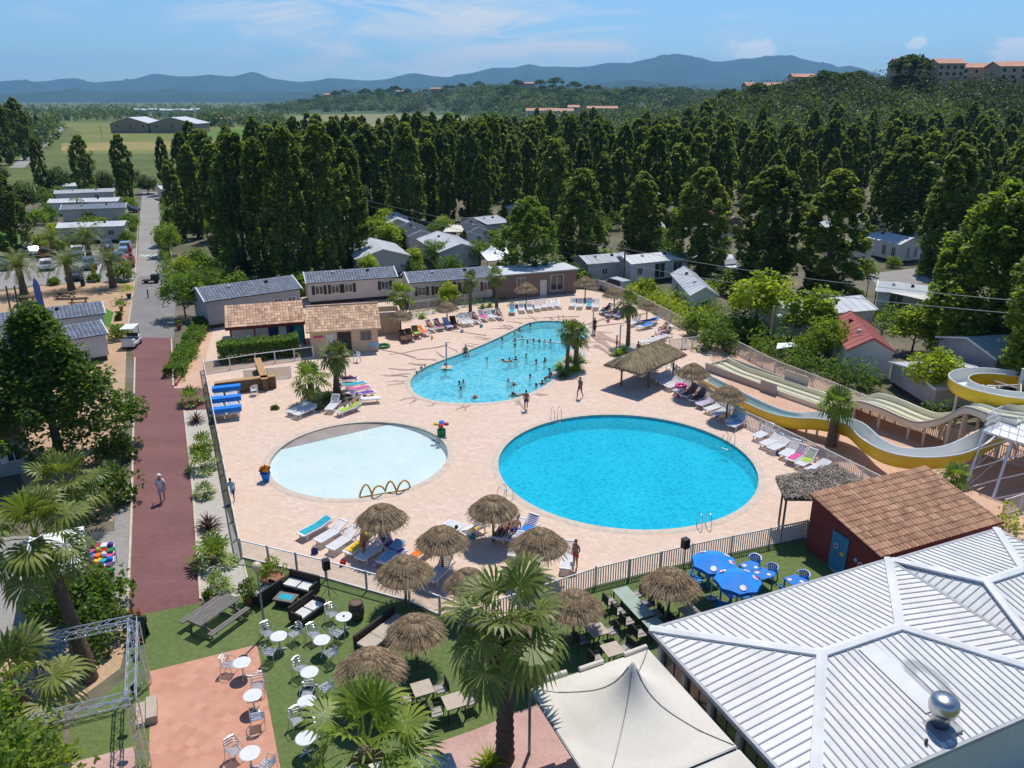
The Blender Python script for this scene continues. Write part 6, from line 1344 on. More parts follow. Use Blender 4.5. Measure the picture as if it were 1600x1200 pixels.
# ---------------------------------------------------------------- chairs and tables
def mk_bistro():
    t = thing('bistro_table', '', 'table'); part('tabletop', MB().lathe([(.33, .70), (.355, .715), (.355, .735), (.33, .745), (.001, .745)], n=24), m['tablewhite'], t, smooth=False)
    part('column', MB().tube([(0, 0, .06), (0, 0, .7)], .03, 8), m['alu'], t); b = MB()
    for k in range(4): a = k * PI / 2 + .4; b.bar((0, 0, .08), (.28 * cos(a), .28 * sin(a), .02), .05, .04)
    part('base', b, m['alu'], t); return t
m['tablewhite'] = M('white_table', (.74, .74, .76), (.66, .66, .68), vs=3, rough=.3, spec=.5)
def mk_alu_chair():
    t = thing('armchair', '', 'chair'); s = MB()
    for i in range(6): s.box(0, -.2 + i * .08, .44, .42, .055, .018)
    part('seat', s, m['alu'], t); f = MB()
    for x in (-.25, .25): f.tube([(x * .9, .22, 0), (x, .2, .44), (x, .14, .66), (x, -.12, .66), (x * .96, -.26, .45), (x * .95, -.3, 0)], .014, 5)
    part('frame', f, m['alu'], t); b = MB()
    for k in range(3): z = .56 + k * .11; b.tube([(-.22, -.2, z), (-.17, -.28 - .01 * k, z), (0, -.31 - .01 * k, z), (.17, -.28 - .01 * k, z), (.22, -.2, z)], .022, 5)
    b.tube([(-.25, -.14, .45), (-.25, -.2, .7), (-.18, -.3, .84), (0, -.33, .86), (.18, -.3, .84), (.25, -.2, .7), (.25, -.14, .45)], .016, 5)
    part('backrest', b, m['alu'], t); return t
TB, CH = Kind(mk_bistro), Kind(mk_alu_chair)
BT = (((438, 1016), 'round white bistro table beside the lamp post', ((420, 1002), (462, 1003), (424, 1032))), ((505, 1022), 'round white bistro table in the second row by the dark sofa', ((492, 1004), (517, 1034))), ((539, 985), 'round white bistro table with an ashtray next to the barrel', ((520, 972), (528, 1003))), ((486, 1073), 'round white bistro table in the middle of the turf', ((472, 1058), (510, 1088))), ((482, 1120), 'round greyish bistro table on the turf with chairs at both sides', ((482, 1098), (508, 1134))), ((480, 1178), 'round white bistro table nearest the young fan palm', ((466, 1140), (492, 1165))), ((381, 1058), 'round white bistro table at the far end of the tiled terrace', ((360, 1052),)), ((398, 1110), 'round grey bistro table in the middle of the tiled terrace', ((405, 1085), (404, 1134))), ((394, 1202), 'round white bistro table at the near end of the tiled terrace', ((368, 1188), (418, 1210))))
for i, (tp, lab, chs) in enumerate(BT):
    p = G(*tp, .03); TB.put(p, i, lab, 'round bistro tables')
    for j, c in enumerate(chs):
        q = G(*c, .03); CH.put(q, heading(q, p) - PI / 2 + rnd.uniform(-.3, .3), 'aluminium armchair %s the %s' % (('pool side of', 'right of', 'near side of')[j], lab.replace(' with an ashtray', '').replace(' with chairs at both sides', '').replace('round ', '').replace(' in the second row', '').replace('bistro ', '')), 'aluminium armchairs')
p = G(539, 985, .03); solo('ashtray', MB().lathe([(.001, 0), (.05, 0), (.05, .03)], n=10), m['black'], 'small black ashtray on the bistro table next to the barrel', 'ashtray', (p.x, p.y, .777))
def mk_dark_chair():
    t = thing('wicker_chair', '', 'chair'); part('seat', MB().box(0, 0, .42, .48, .46, .06), m['cushion2'], t); part('backrest', MB().box(0, -.25, .42, .48, .05, .45), m['wicker'], t); f = MB()
    for x in (-.26, .26): f.tube([(x, .24, 0), (x, .22, .63), (x, -.2, .66)], .018, 5); f.tube([(x, -.3, 0), (x, -.25, .85)], .018, 5)
    part('frame', f, m['dark'], t); return t
m['cushion2'] = M('grey_cushion', (.42, .38, .35), rough=.9)
def mk_square(top='tabletop'):
    def f():
        t = thing('square_table', '', 'table'); part('tabletop', MB().box(0, 0, .71, .78, .78, .035), m[top], t)
        part('frame', MB().box(0, 0, .64, .68, .68, .07), m['dark'], t)
        for x in (-.33, .33):
            for y in (-.33, .33): part('leg', MB().box(x, y, 0, .05, .05, .64), m['dark'], t)
        return t
    return f
SQ, SQG, DC = Kind(mk_square()), Kind(mk_square('tablegreen')), Kind(mk_dark_chair)
base_rz = math.atan2(.391, .92)
def sq(K_, u, v, lab, chairs, rz=base_rz, z=.03):
    p = G(u, v, z + .73); p.z = z; K_.put(p, rz, lab, 'square terrace tables')
    for dx, dy, cl in chairs:
        d = Vector((dx * cos(rz) - dy * sin(rz), dx * sin(rz) + dy * cos(rz), 0)) * .72; DC.put(p + d, heading(d, Vector((0, 0, 0))) - PI / 2, 'dark wicker chair %s the %s' % (cl, lab), 'dark wicker chairs')
sq(SQ, 709, 1095, 'beige square table between the two fan palms', ((-1, 0, 'left of'), (1, .1, 'right of')))
sq(SQ, 957, 1014, 'beige square table at the canopy edge', ((-1, 0, 'left of'), (1, .2, 'right of')))
sq(SQ, 933, 984, 'half shaded square table below the thatched parasol', ((-1, 0, 'left of'), (1, 0, 'right of'), (0, 1, 'behind')))
sq(SQ, 1078, 955, 'shaded square table against the restaurant eave', ((-1, 0, 'left of'),))
sq(SQ, 660, 1075, 'dark shaded table under the turf parasol', ((-1, 0, 'left of'), (1, 0, 'right of')))
gz = heading(G(975, 925), G(1006, 958))
for i, (u, v, w) in enumerate(((975, 926, 'farthest'), (989, 941, 'middle'), (1003, 956, 'nearest'))): sq(SQG, u, v, 'pale green square table, %s of the joined three' % w, ((0, -1, 'left of'), (0, 1, 'right of')) , gz)
sq(SQG, 1022, 975, 'pale green square table touching the restaurant roof corner', ((-1, 0, 'left of'),))
# lounge corner
def sofa(a, b, lab, w=1.7):
    a, b = G(*a), G(*b); rz = heading(a, b); c = (a + b) / 2; w = (b - a).length
    t = thing('wicker_sofa', lab, 'sofa', (c.x, c.y, .03), rz, 'dark wicker lounge sofas'); f = MB(); f.box(0, 0, .12, w, .75, .2); part('base', f, m['wicker'], t); part('backrest', MB().box(0, -.36, .12, w, .1, .68), m['wicker'], t)
    for s in (-1, 1): part('armrest', MB().box(s * (w / 2 - .05), .03, .32, .1, .68, .28), m['wicker'], t)
    for s in (-1, 1): part('cushion', MB().box(s * (w / 4 - .03), .05, .322, w / 2 - .14, .6, .11), m['cushion'], t)
    for x in (-1, 1):
        for y in (-1, 1): part('leg', MB().box(x * (w / 2 - .06), y * .32, 0, .06, .06, .12), m['dark'], t)
sofa((452, 927), (493, 938), 'dark wicker sofa with its back to the glass fence'.replace('glass', 'clear')) if False else None
sofa((494, 930), (448, 918), 'dark wicker sofa with its back to the clear fence'); sofa((398, 948), (432, 925), 'dark wicker sofa on the lamp post side of the coffee table'); sofa((500, 950), (462, 978), 'dark wicker sofa facing away from the pool fence, nearest the barrel')
p = G(448, 945); t = thing('coffee_table', 'low dark coffee table with a blue green glass top', 'coffee table', (p.x, p.y, .03), heading(G(430, 945), G(468, 952))); part('tabletop', MB().box(0, 0, .36, 1.0, .65, .05), m['woodgrey'], t); part('glass_inset', MB().box(0, 0, .408, .66, .36, .006), m['teal'], t)
part('base', MB().box(0, 0, 0, .85, .5, .36), m['wicker'], t)
p = G(600, 1000); rz = heading(G(580, 1010), G(625, 975)); t = thing('low_sofa', 'long low sofa with beige seat pads beside the turf parasol', 'sofa', (p.x, p.y, .03), rz); part('base', MB().box(0, 0, .05, 2.5, .9, .3), m['wicker'], t); part('backrest', MB().box(0, .5, .05, 2.5, .12, .7), m['wicker'], t)
for k in range(3): part('cushion', MB().box(-.83 + k * .83, -.03, .352, .8, .8, .12), m['tabletop'], t)
# picnic table
p = G(338, 975); rz = heading(G(305, 990), G(365, 948)); t = thing('picnic_table', 'weathered grey timber picnic table on the turf beside the red path end', 'picnic table', (p.x, p.y, .03), rz); w = MB()
for k in range(6): w.box(0, -.36 + k * .145, .72, 2.2, .125, .045)
part('tabletop', w, m['woodgrey'], t)
for s in (-1, 1):
    b = MB(); b.box(0, s * .82, .43, 2.2, .13, .045); b.box(0, s * .97, .43, 2.2, .13, .045); part('seat', b, m['woodgrey'], t)
    l = MB(); l.bar((s * .8, -.72, 0), (s * .8, -.25, .72), .07, .09); l.bar((s * .8, .72, 0), (s * .8, .25, .72), .07, .09); l.bar((s * .8, -1.0, .39), (s * .8, 1.0, .39), .06, .09); l.bar((s * .8, -.4, .68), (s * .8, .4, .68), .06, .08); part('trestle', l, m['woodgrey'], t)
# lamp post, speakers, barrel, pots
p = G(415, 992); t = thing('lamp_post', 'slim grey lamp post with a yellowish globe', 'lamp post', (p.x, p.y, .03)); part('pole', MB().tube([(0, 0, 0), (0, 0, 3.3)], [.06, .035], 8), m['grey'], t); part('globe', MB().ball((0, 0, 3.46), .21, n=16, k=10), m['lampglobe'], t, smooth=True); part('collar', MB().lathe([(.1, 3.22), (.13, 3.3), (.1, 3.31)], n=12), m['grey'], t)
def speaker(u, v, lab):
    p = G(u, v); t = thing('loudspeaker', lab, 'loudspeaker', (p.x, p.y, .03), .5); s = MB(); s.box(0, 0, 1.75, .32, .3, .5); part('cabinet', s, m['dark'], t); part('pole', MB().tube([(0, 0, .3), (0, 0, 1.76)], .018, 6), m['dark'], t); g = MB().box(0, -.155, 1.79, .26, .02, .42); part('speaker_grille', g, m['black'], t)
    for k in range(3): a = k * 2.1 + .4; part('leg', MB().bar((0, 0, .8), (.5 * cos(a), .5 * sin(a), 0), .022), m['dark'], t)
speaker(515, 940, 'black loudspeaker on a tripod in the lounge corner'); speaker(1066, 905, 'black loudspeaker on a tripod by the slatted fence near the blue sunshades')
p = G(558, 966); t = thing('barrel', 'old wooden barrel with dark hoops by the clear fence', 'barrel', (p.x, p.y, .03)); part('staves', MB().lathe([(.27, 0), (.33, .22), (.35, .42), (.33, .62), (.27, .84), (.25, .82), (.001, .82)], n=18), m['wooddark2'], t, smooth=False) if m.setdefault('wooddark2', M('barrel_oak', (.2, .13, .085), (.12, .075, .05), vs=5, rough=.8)) else None
for z, r in ((.1, .303), (.28, .342), (.58, .34), (.76, .298)): part('hoop', MB().lathe([(r, z), (r + .008, z), (r + .008, z + .05), (r, z + .05)], n=18), m['dark'], t)
def pot(u, v, r, h, lab, plant=None, pl=None, matp='terracotta', sc=1):
    p = G(u, v); t = thing('flower_pot', lab, 'flower pot', (p.x, p.y, .05)); part('pot', MB().lathe([(r * .62, 0), (r * .95, h * .85), (r * 1.05, h * .86), (r * 1.05, h), (r * .88, h), (r * .86, h * .86), (.001, h * .86)], n=20), m[matp], t, smooth=False)
    if plant: part('foliage', round_crown((0, 0, h + pl * .45), (pl * .6, pl * .6, pl * .55), 26, 30, .11 * sc, m[plant], .4, -.4, .2, 'foliage'), None, t)
pot(427, 916, .55, .5, 'wide terracotta pot with a leafy lime green plant', 'lime', .95); pot(390, 945, .25, .4, 'small terracotta pot with a spiky dark plant beside the sofa', 'broad', .8); pot(325, 943, .18, .3, 'little terracotta pot at the end of the pebble bed', 'shrub', .3)
pot(190, 486, .22, .4, 'potted plant on the sandy verge beside the bicycle', 'lime', .8); pot(188, 500, .22, .35, 'potted shrub on the sandy verge behind the golf cart', 'shrub', .5); pot(202, 466, .3, .45, 'dark planter with a young tree at the corner of the road', 'lime', 1.1, 'dark'); pot(280, 515, .3, .5, 'terracotta pot on the corner by the low hedge', 'shrub', .4)
p = G(416, 750); pot(416, 752, .3, .55, 'blue pot with orange blossoms at the left edge of the wading pool', 'orangefl', .45, 'brightblue', 1.2) if m.setdefault('orangefl', M('orange_blossom', (.7, .22, .02), (.6, .3, .03), vs=5, isl=.3)) else None
# spring toy by the wading pool, water toys
p = G(690, 682); t = thing('windmill_toy', 'children water toy with yellow blue and red scoops on a green base', 'water toy', (p.x, p.y, .06)); part('base', MB().lathe([(.3, 0), (.3, .5), (.12, .56), (.1, .75)], n=14), m['green'], t); part('hub', MB().ball((0, 0, .85), .16), m['brightblue'], t, smooth=True)
for a, c in ((0, 'red'), (1.57, 'brightblue'), (3.14, 'yellowc'), (4.71, 'red')):
    part('scoop', MB().ball((.35 * cos(a), .35 * sin(a), .88), .2, .2, .11, 10, 6), m[c], t, smooth=True)
a, b = G(562, 779), G(640, 766); pts = []; ds = (b - a)
for i in range(49): s = i / 48; pts.append(a.lerp(b, s) + Vector((0, 0, .1 + .62 * abs(sin(s * PI * 4.0)) ** .7)) + Vector((0, .25 * sin(s * 14), 0)))
t = thing('water_spray_arch', 'yellow wavy water spray tube at the near edge of the wading pool', 'water toy', a); part('tube', MB().tube(pts, .055, 7), m['yellowtube'], t, smooth=True, world=True) if m.setdefault('yellowtube', M('ochre_tube', (.6, .33, .02), (.5, .26, .02), rough=.4)) else None
part('base_rail', MB().tube([a + Vector((0, -.05, .1)), b + Vector((0, -.05, .1))], .04, 6), m['yellowtube'], t, world=True)
p = G(599, 543); solo('swim_ring', MB().tube([(.55 * cos(i * PI / 10), .55 * sin(i * PI / 10), .12) for i in range(20)], .12, 8, closed=True), m['green'], 'green inflatable ring on the deck beside the pool house', 'swim ring', (p.x, p.y, .05), smooth=True)
p = G(1063, 613); solo('swim_ring', MB().tube([(.38 * cos(i * PI / 10), .38 * sin(i * PI / 10), .12) for i in range(20)], .11, 8, closed=True), m['pinkhot'], 'pink inflatable ring lying on a lounger under the slide parasols', 'swim ring', (p.x, p.y, .46), smooth=True) if m.setdefault('pinkhot', M('hot_pink', (.85, .08, .35), rough=.4)) else None
# ladders
def ladder(u, v, away, lab):
    p = G(u, v); d = (G(*away) - p).normalized(); s = Vector((-d.y, d.x, 0)); t = thing('pool_ladder', lab, 'ladder', (p.x, p.y, .07))
    for k in (-.26, .26):
        pts = [d * -.55, d * -.5 + Vector((0, 0, .6)), d * -.25 + Vector((0, 0, .82)), d * .1 + Vector((0, 0, .75)), d * .25 + Vector((0, 0, .3)), d * .25 + Vector((0, 0, -.9))]; part('handrail', MB().tube(smoothpath([q + s * k for q in pts], 4), .022, 6), m['steel'], t, smooth=True)
    for z in (-.2, -.45, -.7): part('step', MB().bar(d * .25 - s * .26 + Vector((0, 0, z)), d * .25 + s * .26 + Vector((0, 0, z)), .1, .03), m['plastic'], t)
ladder(870, 656, (900, 690), 'steel pool ladder at the upper left rim of the big round pool'); ladder(1136, 697, (1100, 720), 'steel pool ladder at the right rim of the big round pool'); ladder(1098, 822, (1080, 795), 'steel pool ladder at the near right rim of the big round pool'); ladder(792, 780, (820, 765), 'steel pool ladder at the left rim of the big round pool'); ladder(876, 503, (880, 520), 'steel pool ladder at the far rim of the lagoon pool'); ladder(868, 548, (850, 545), 'steel handrail at the lagoon bed side of the lagoon pool')
def lagoon_bar():
    pts = px((800, 532), (822, 529), (850, 533), (880, 536), (905, 533), z=-.02); t = thing('rope_float_line', 'white float line across the lagoon pool', 'float line', pts[0]); part('rope', MB().tube(smoothpath(pts, 4), .05, 6), m['plastic'], t, world=True, smooth=True)
lagoon_bar()
def shower(u, v, lab, h=2.3):
    p = G(u, v); t = thing('shower_post', lab, 'shower', (p.x, p.y, .05)); part('post', MB().tube([(0, 0, 0), (0, 0, h)], .06, 8), m['fencepost'], t); part('shower_head', MB().tube([(0, 0, h - .05), (.25, 0, h), (.32, 0, h - .08)], .03, 6), m['steel'], t); part('tray', MB().box(0, 0, 0, .9, .9, .04), m['coping'], t)
shower(698, 575, 'slim shower post at the left rim of the lagoon pool'); shower(926, 522, 'slim shower post at the right rim of the lagoon pool'); shower(968, 546, 'slim grey shower post beside the leaning palm'); shower(541, 600, 'slim outdoor shower post behind the wading pool loungers', 1.9)
# plastic chairs
def mk_pchair():
    t = thing('plastic_chair', '', 'chair'); part('seat', MB().box(0, 0, .42, .46, .44, .03), m['plastic'], t); b = MB()
    for i in range(5): b.box(-.18 + i * .09, -.23, .5, .06, .03, .36)
    b.box(0, -.235, .84, .46, .04, .06); part('backrest', b, m['plastic'], t)
    for x in (-.2, .2): part('armrest', MB().box(x * 1.15, 0, .62, .05, .44, .03), m['plastic'], t)
    for x in (-.2, .2):
        for y in (-.2, .2): part('leg', MB().bar((x, y, .43), (x * 1.15, y * 1.15, 0), .05), m['plastic'], t)
    return t
PC = Kind(mk_pchair)
for u, v, r, lab in ((558, 566, 2.6, 'single white plastic chair in front of the pool house'), (398, 617, .6, 'white plastic chair beside the timber counter'), (1068, 545, 3, 'white plastic chair by the short fence at the slide landing'), (1046, 582, 2, 'white plastic chair in the shade of the rectangular shelter'), (1058, 590, 4, 'white plastic chair leaning near the rectangular shelter post')): PC.put(G(u, v, .055), r, lab)
# blue terrace
m['terraceblue'] = M('blue_plastic', (.015, .2, .62), (.01, .17, .55), vs=3, rough=.35, spec=.5)
def mk_btable():
    t = thing('blue_table', '', 'table'); part('tabletop', MB().box(0, 0, .70, .8, .8, .04), m['terraceblue'], t)
    for x, y, r in ((-.2, .2, .12), (.2, -.18, .1)): part('emblem', MB().tube([(x, y, .742), (x, y, .746)], r, 12), m['emblem'], t)
    for x in (-.33, .33):
        for y in (-.33, .33): part('leg', MB().box(x, y, 0, .06, .06, .7), m['terraceblue'], t)
    return t
m['emblem'] = M('emblem_print', (.75, .75, .78), (.6, .12, .12), vs=6, lo=.5, hi=.56, rough=.5)
def mk_bchair():
    t = thing('blue_armchair', '', 'chair'); part('seat', MB().box(0, 0, .4, .48, .46, .04), m['terraceblue'], t)
    pts = [(.3 * cos(a), .28 * sin(a), .68 + .1 * max(0, -sin(a))) for a in [R(20) - i * R(220) / 12 for i in range(13)]]; part('backrest', MB().tube(pts, .035, 6), m['terraceblue'], t)
    b = MB()
    for i in range(3, 10): b.bar((pts[i][0], pts[i][1], pts[i][2]), (pts[i][0] * .8, pts[i][1] * .82, .42), .05, .02)
    part('slats', b, m['terraceblue'], t)
    for x in (-.22, .22):
        for y in (-.2, .22): part('leg', MB().bar((x, y, .42), (x * 1.15, y * 1.15, 0), .05), m['terraceblue'], t)
    return t
BTB, BCH = Kind(mk_btable), Kind(mk_bchair)
for u, v, lab, chs in ((1172, 886, 'blue square table nearest the slatted fence', ((.75, .55),)), (1192, 897, 'blue square table joined to the one at the slatted fence', ((.8, .3),)), (1243, 908, 'blue square table standing alone by the restaurant eave', ((.75, .3), (-.75, -.2))), (1108, 892, 'blue square table under the farther blue sunshade', ((-.75, 0), (0, .75))), (1143, 925, 'blue square table under the nearer blue sunshade', ((.75, -.1), (-.75, -.3), (0, -.75)))):
    p = G(u, v, .73); p.z = .03; BTB.put(p, base_rz, lab, 'blue terrace tables')
    for i, (dx, dy) in enumerate(chs):
        d = Vector((dx * cos(base_rz) - dy * sin(base_rz), dx * sin(base_rz) + dy * cos(base_rz), 0)); BCH.put(p + d, heading(d, Vector((0, 0, 0))) - PI / 2, 'blue chair %s the %s' % (('right of', 'left of', 'in front of')[i], lab), 'blue terrace chairs')
def sunshade(u, v, w, lab, tilt, sd):
    p = G(u, v); t = thing('sunshade', lab, 'sunshade', (p.x, p.y, .03), .3 + sd); part('pole', MB().tube([(0, 0, 0), (0, 0, 2.2)], .025, 8), m['plastic'], t); r = w / 2; c = MB(); n = 8; V = [(0, 0, 2.42)]
    for i in range(n): a = 2 * PI * i / n; V.append((r * cos(a), r * sin(a), 1.98))
    for i in range(n): a = 2 * PI * (i + .5) / n; V.append((r * .9 * cos(a), r * .9 * sin(a), 2.0))
    for i in range(n): a = 2 * PI * i / n; V.append((r * 1.0 * cos(a), r * 1.0 * sin(a), 1.82))
    for i in range(n): a = 2 * PI * (i + .5) / n; V.append((r * .9 * cos(a), r * .9 * sin(a), 1.84))
    fs = []
    for i in range(n): j = (i + 1) % n; fs += [(0, 1 + i, 1 + n + i), (0, 1 + n + i, 1 + j), (1 + i, 1 + 2 * n + i, 1 + 3 * n + i, 1 + n + i), (1 + n + i, 1 + 3 * n + i, 1 + 2 * n + j, 1 + j)]
    k = len(V); V2 = [(x, y, z - .012) for x, y, z in V]; c.add(V, fs).add(V2, [f[::-1] for f in fs]); cp = part('canopy', c, m['shadeblue'], t)
    for i in (0, 2, 5, 7): a = 2 * PI * (i + .25) / n; x, y = r * .72 * cos(a), r * .72 * sin(a); zc = lerp(2.42, 1.985, .74) + .02; e = MB().lathe([(.15, 0), (.15, .006), (.001, .006)], n=12); nn = Vector((cos(a) * .42, sin(a) * .42, 1)).normalized(); e.shift(Matrix.Translation((x, y, zc)) @ nn.to_track_quat('Z', 'Y').to_matrix().to_4x4()); sub('emblem', e, m['emblem'], cp)
    part('base', MB().lathe([(.25, 0), (.25, .06), (.05, .1), (.04, .2)], n=14), m['grey'], t)
m['shadeblue'] = M('blue_canvas', (.02, .28, .8), (.015, .22, .7), vs=1, rough=.6)
sunshade(1110, 936, 2.1, 'blue eight sided sunshade, the farther of the two', 0, 0); sunshade(1146, 966, 2.1, 'blue eight sided sunshade, the nearer of the two', 0, .3)
# A-board, truss, stage, steps
p = G(218, 1000); t = thing('menu_board', 'dark green folding menu board beside the lighting truss', 'menu board', (p.x, p.y, .03), .1); part('front_panel', MB().add([(-.35, -.3, 0), (.35, -.3, 0), (.35, -.02, 1.15), (-.35, -.02, 1.15), (-.35, -.27, 0), (.35, -.27, 0), (.35, .01, 1.15), (-.35, .01, 1.15)], [(0, 1, 2, 3), (7, 6, 5, 4), (0, 3, 7, 4), (1, 5, 6, 2), (3, 2, 6, 7), (0, 4, 5, 1)]), m['boardgreen'], t) if m.setdefault('boardgreen', M('dark_green_board', (.02, .07, .05), rough=.5)) else None
part('rear_panel', MB().bar((0, .3, 0), (0, .03, 1.14), .7, .03), m['dark'], t)
solo('planter_box', MB().box(0, 0, 0, .9, .35, .4), m['wooddark'], 'dark wooden planter at the end of the red path', 'planter', G(212, 976)); solo('red_flowers', round_crown((0, 0, .55), (.4, .2, .2), 20, 24, .08, m['redflower'], .5, -.3, .2, 'red_flowers'), None, 'red blossoms in the dark planter at the path end', 'flowers', G(212, 976)) if m.setdefault('redflower', M('red_blossom', (.5, .04, .06), (.1, .2, .03), vs=14, lo=.45, hi=.55)) else None
def truss_seg(mb, a, b, w=.3, r=.022):
    a, b = Vector(a), Vector(b); d = (b - a).normalized(); u = d.cross(Vector((0, 0, 1))) if abs(d.z) < .9 else Vector((1, 0, 0)); u.normalize(); v = d.cross(u).normalized(); cs = [u * sx * w / 2 + v * sy * w / 2 for sx, sy in ((-1, -1), (1, -1), (1, 1), (-1, 1))]
    for c in cs: mb.tube([a + c, b + c], r, 6)
    n = max(2, round((b - a).length / .35))
    for k in range(n):
        for i in range(4):
            p, q = cs[i], cs[(i + 1) % 4]; mb.tube([a.lerp(b, k / n) + (p if k % 2 else q), a.lerp(b, (k + 1) / n) + (q if k % 2 else p)], r * .55, 4)
    return mb
C1, C2 = Vector((-14.6, 24.85, 0)), Vector((-12.8, 20.75, 0)); sd_ = Vector((-.93, -.36, 0)); zt = 3.15
t = thing('lighting_truss', 'aluminium lighting truss frame over the little stage', 'truss', C2)
for a, b in ((C1, C2), (C1, C1 + sd_ * 5.5), (C2, C2 + sd_ * 5.5)): part('beam', truss_seg(MB(), a + Vector((0, 0, zt)), b + Vector((0, 0, zt))), m['alu'], t, world=True)
for c in (C1, C2, C1 + sd_ * 5.5, C2 + sd_ * 5.5): part('upright', truss_seg(MB(), c, c + Vector((0, 0, zt - .16))), m['alu'], t, world=True)
for k, q in enumerate((.35, .75)): cq = C1.lerp(C2, q) + Vector((0, 0, zt - .35)); part('spotlight', MB().tube([cq, cq + Vector((.12, -.12, -.28))], .12, 10), m['dark'], t, world=True)
stg = [C1.lerp(C2, .8) + sd_ * .3, C2 + Vector((.7, -1.6, 0)) * 2.2 + sd_ * .3, C2 + Vector((.7, -1.6, 0)) * 2.2 + sd_ * 6, C1.lerp(C2, .8) + sd_ * 6]
solo('stage', MB().prism(ccw(stg), 0, .35), m['pinkfloor'], 'low pinkish stage floor under the lighting truss', 'stage', stg[0], world=True)
p = G(222, 1120); rz = heading(C1, C2)
for k in range(1): solo('stage_steps', MB().box(0, 0, 0, 1.2, .38, .18).box(0, -.37, .0, 1.2, .38, .34), m['tabletop'], 'pale timber steps at the side of the stage', 'steps', (p.x, p.y, .03), rz + PI)
# display stand with toys beside the path
a, b, c, d = G(138, 905, .35), G(176, 905, .35), G(178, 850, 1.0), G(140, 853, 1.0); t = thing('display_stand', 'sloping white framed display stand of bright beach toys beside the path', 'display stand', (a.x, a.y, 0)); fr = MB()
for p, q in ((a, b), (b, c), (c, d), (d, a)): fr.bar(p, q, .05)
for p in (a, b, c, d): fr.bar(p, (p.x, p.y, 0), .05)
part('frame', fr, m['plastic'], t, world=True); part('tray', MB().slab([p - Vector((0, 0, .02)) for p in (a, b, c, d)], .02), m['ltblue'], t, world=True)
cols = ['brightblue', 'red', 'yellowc', 'pink', 'whitecloth', 'orange', 'green', 'teal', 'lime2', 'purple', 'whitecloth', 'crimson']
for i in range(4):
    for j in range(7):
        s, q = (i + .5) / 4, (j + .5) / 7; p = a.lerp(b, s).lerp(d.lerp(c, s), q); cc = cols[(i * 5 + j * 3) % 12]; mb = MB()
        if (i + j) % 3: mb.box(0, 0, .01, .3, .38, rnd.uniform(.06, .16))
        else: mb.ball((0, 0, .13), .15, n=10, k=6)
        solo('beach_toy', mb, m[cc], 'bright beach toy laid out on the sloping display stand by the path', 'beach toy', p, rnd.uniform(-.5, .5), 'beach toys on the display stand')

# bags left beside the loungers
bgs = ['navy', 'red', 'lilac', 'teal', 'yellowc', 'black', 'pink']
for i, (u, v) in enumerate(((492, 866), (536, 884), (585, 886), (738, 842), (705, 846), (1120, 652), (1060, 622), (1216, 712), (1240, 722), (722, 520), (752, 512), (675, 530), (1020, 530), (950, 504), (540, 640), (570, 622))):
    p = G(u, v); t = thing('beach_bag', '%s cloth beach bag standing on the deck %s' % (COLN.get(bgs[i % 7], 'black'), 'by the near loungers,by the near loungers,by the near loungers,by the poolside parasol,by the poolside parasol,under the slide parasols,under the slide parasols,in the slide fence row,in the slide fence row,in the long lagoon row,in the long lagoon row,in the long lagoon row,by the pink towels,by the top corner parasols,by the bed palms,by the bed palms'.split(',')[i]), 'bag', (p.x, p.y, .055), i)
    part('body', MB().lathe([(.13, 0), (.19, .02), (.17, .26), (.15, .27), (.14, .2), (.001, .18)], n=10, sy=.6), m[bgs[i % 7]], t); part('handle', MB().tube([(-.09, 0, .26), (-.05, 0, .4), (.05, 0, .4), (.09, 0, .26)], .012, 5), m['whitecloth'], t)
# ---------------------------------------------------------------- people: one skinned surface per pose, clothes and hair as children
BONES = [('pelvis', 'spine'), ('spine', 'chest'), ('chest', 'neck'), ('neck', 'head')] + [(a + s, b + s) for s in 'LR' for a, b in (('hip', 'knee'), ('knee', 'ankle'), ('ankle', 'toe'), ('shoulder', 'elbow'), ('elbow', 'wrist'), ('wrist', 'palm'))] + [('pelvis', 'hipL'), ('pelvis', 'hipR'), ('chest', 'shoulderL'), ('chest', 'shoulderR')]
RAD = dict(pelvis=.125, spine=.115, chest=.135, neck=.055, head=.06, hip=.095, knee=.058, ankle=.04, toe=.034, shoulder=.062, elbow=.042, wrist=.03, palm=.032)
def pose(**kw):
    J = dict(pelvis=(0, 0, .95), spine=(0, .01, 1.12), chest=(0, 0, 1.32), neck=(0, -.01, 1.49), head=(0, .01, 1.57), hipL=(.095, 0, .9), kneeL=(.1, .02, .5), ankleL=(.1, -.02, .08), toeL=(.11, .14, .035), hipR=(-.095, 0, .9), kneeR=(-.1, .02, .5), ankleR=(-.1, -.02, .08), toeR=(-.11, .14, .035),
             shoulderL=(.17, -.01, 1.42), elbowL=(.22, -.03, 1.14), wristL=(.23, .05, .9), palmL=(.23, .07, .83), shoulderR=(-.17, -.01, 1.42), elbowR=(-.22, -.03, 1.14), wristR=(-.23, .05, .9), palmR=(-.23, .07, .83))
    J.update(kw); return {k: Vector(v) for k, v in J.items()}
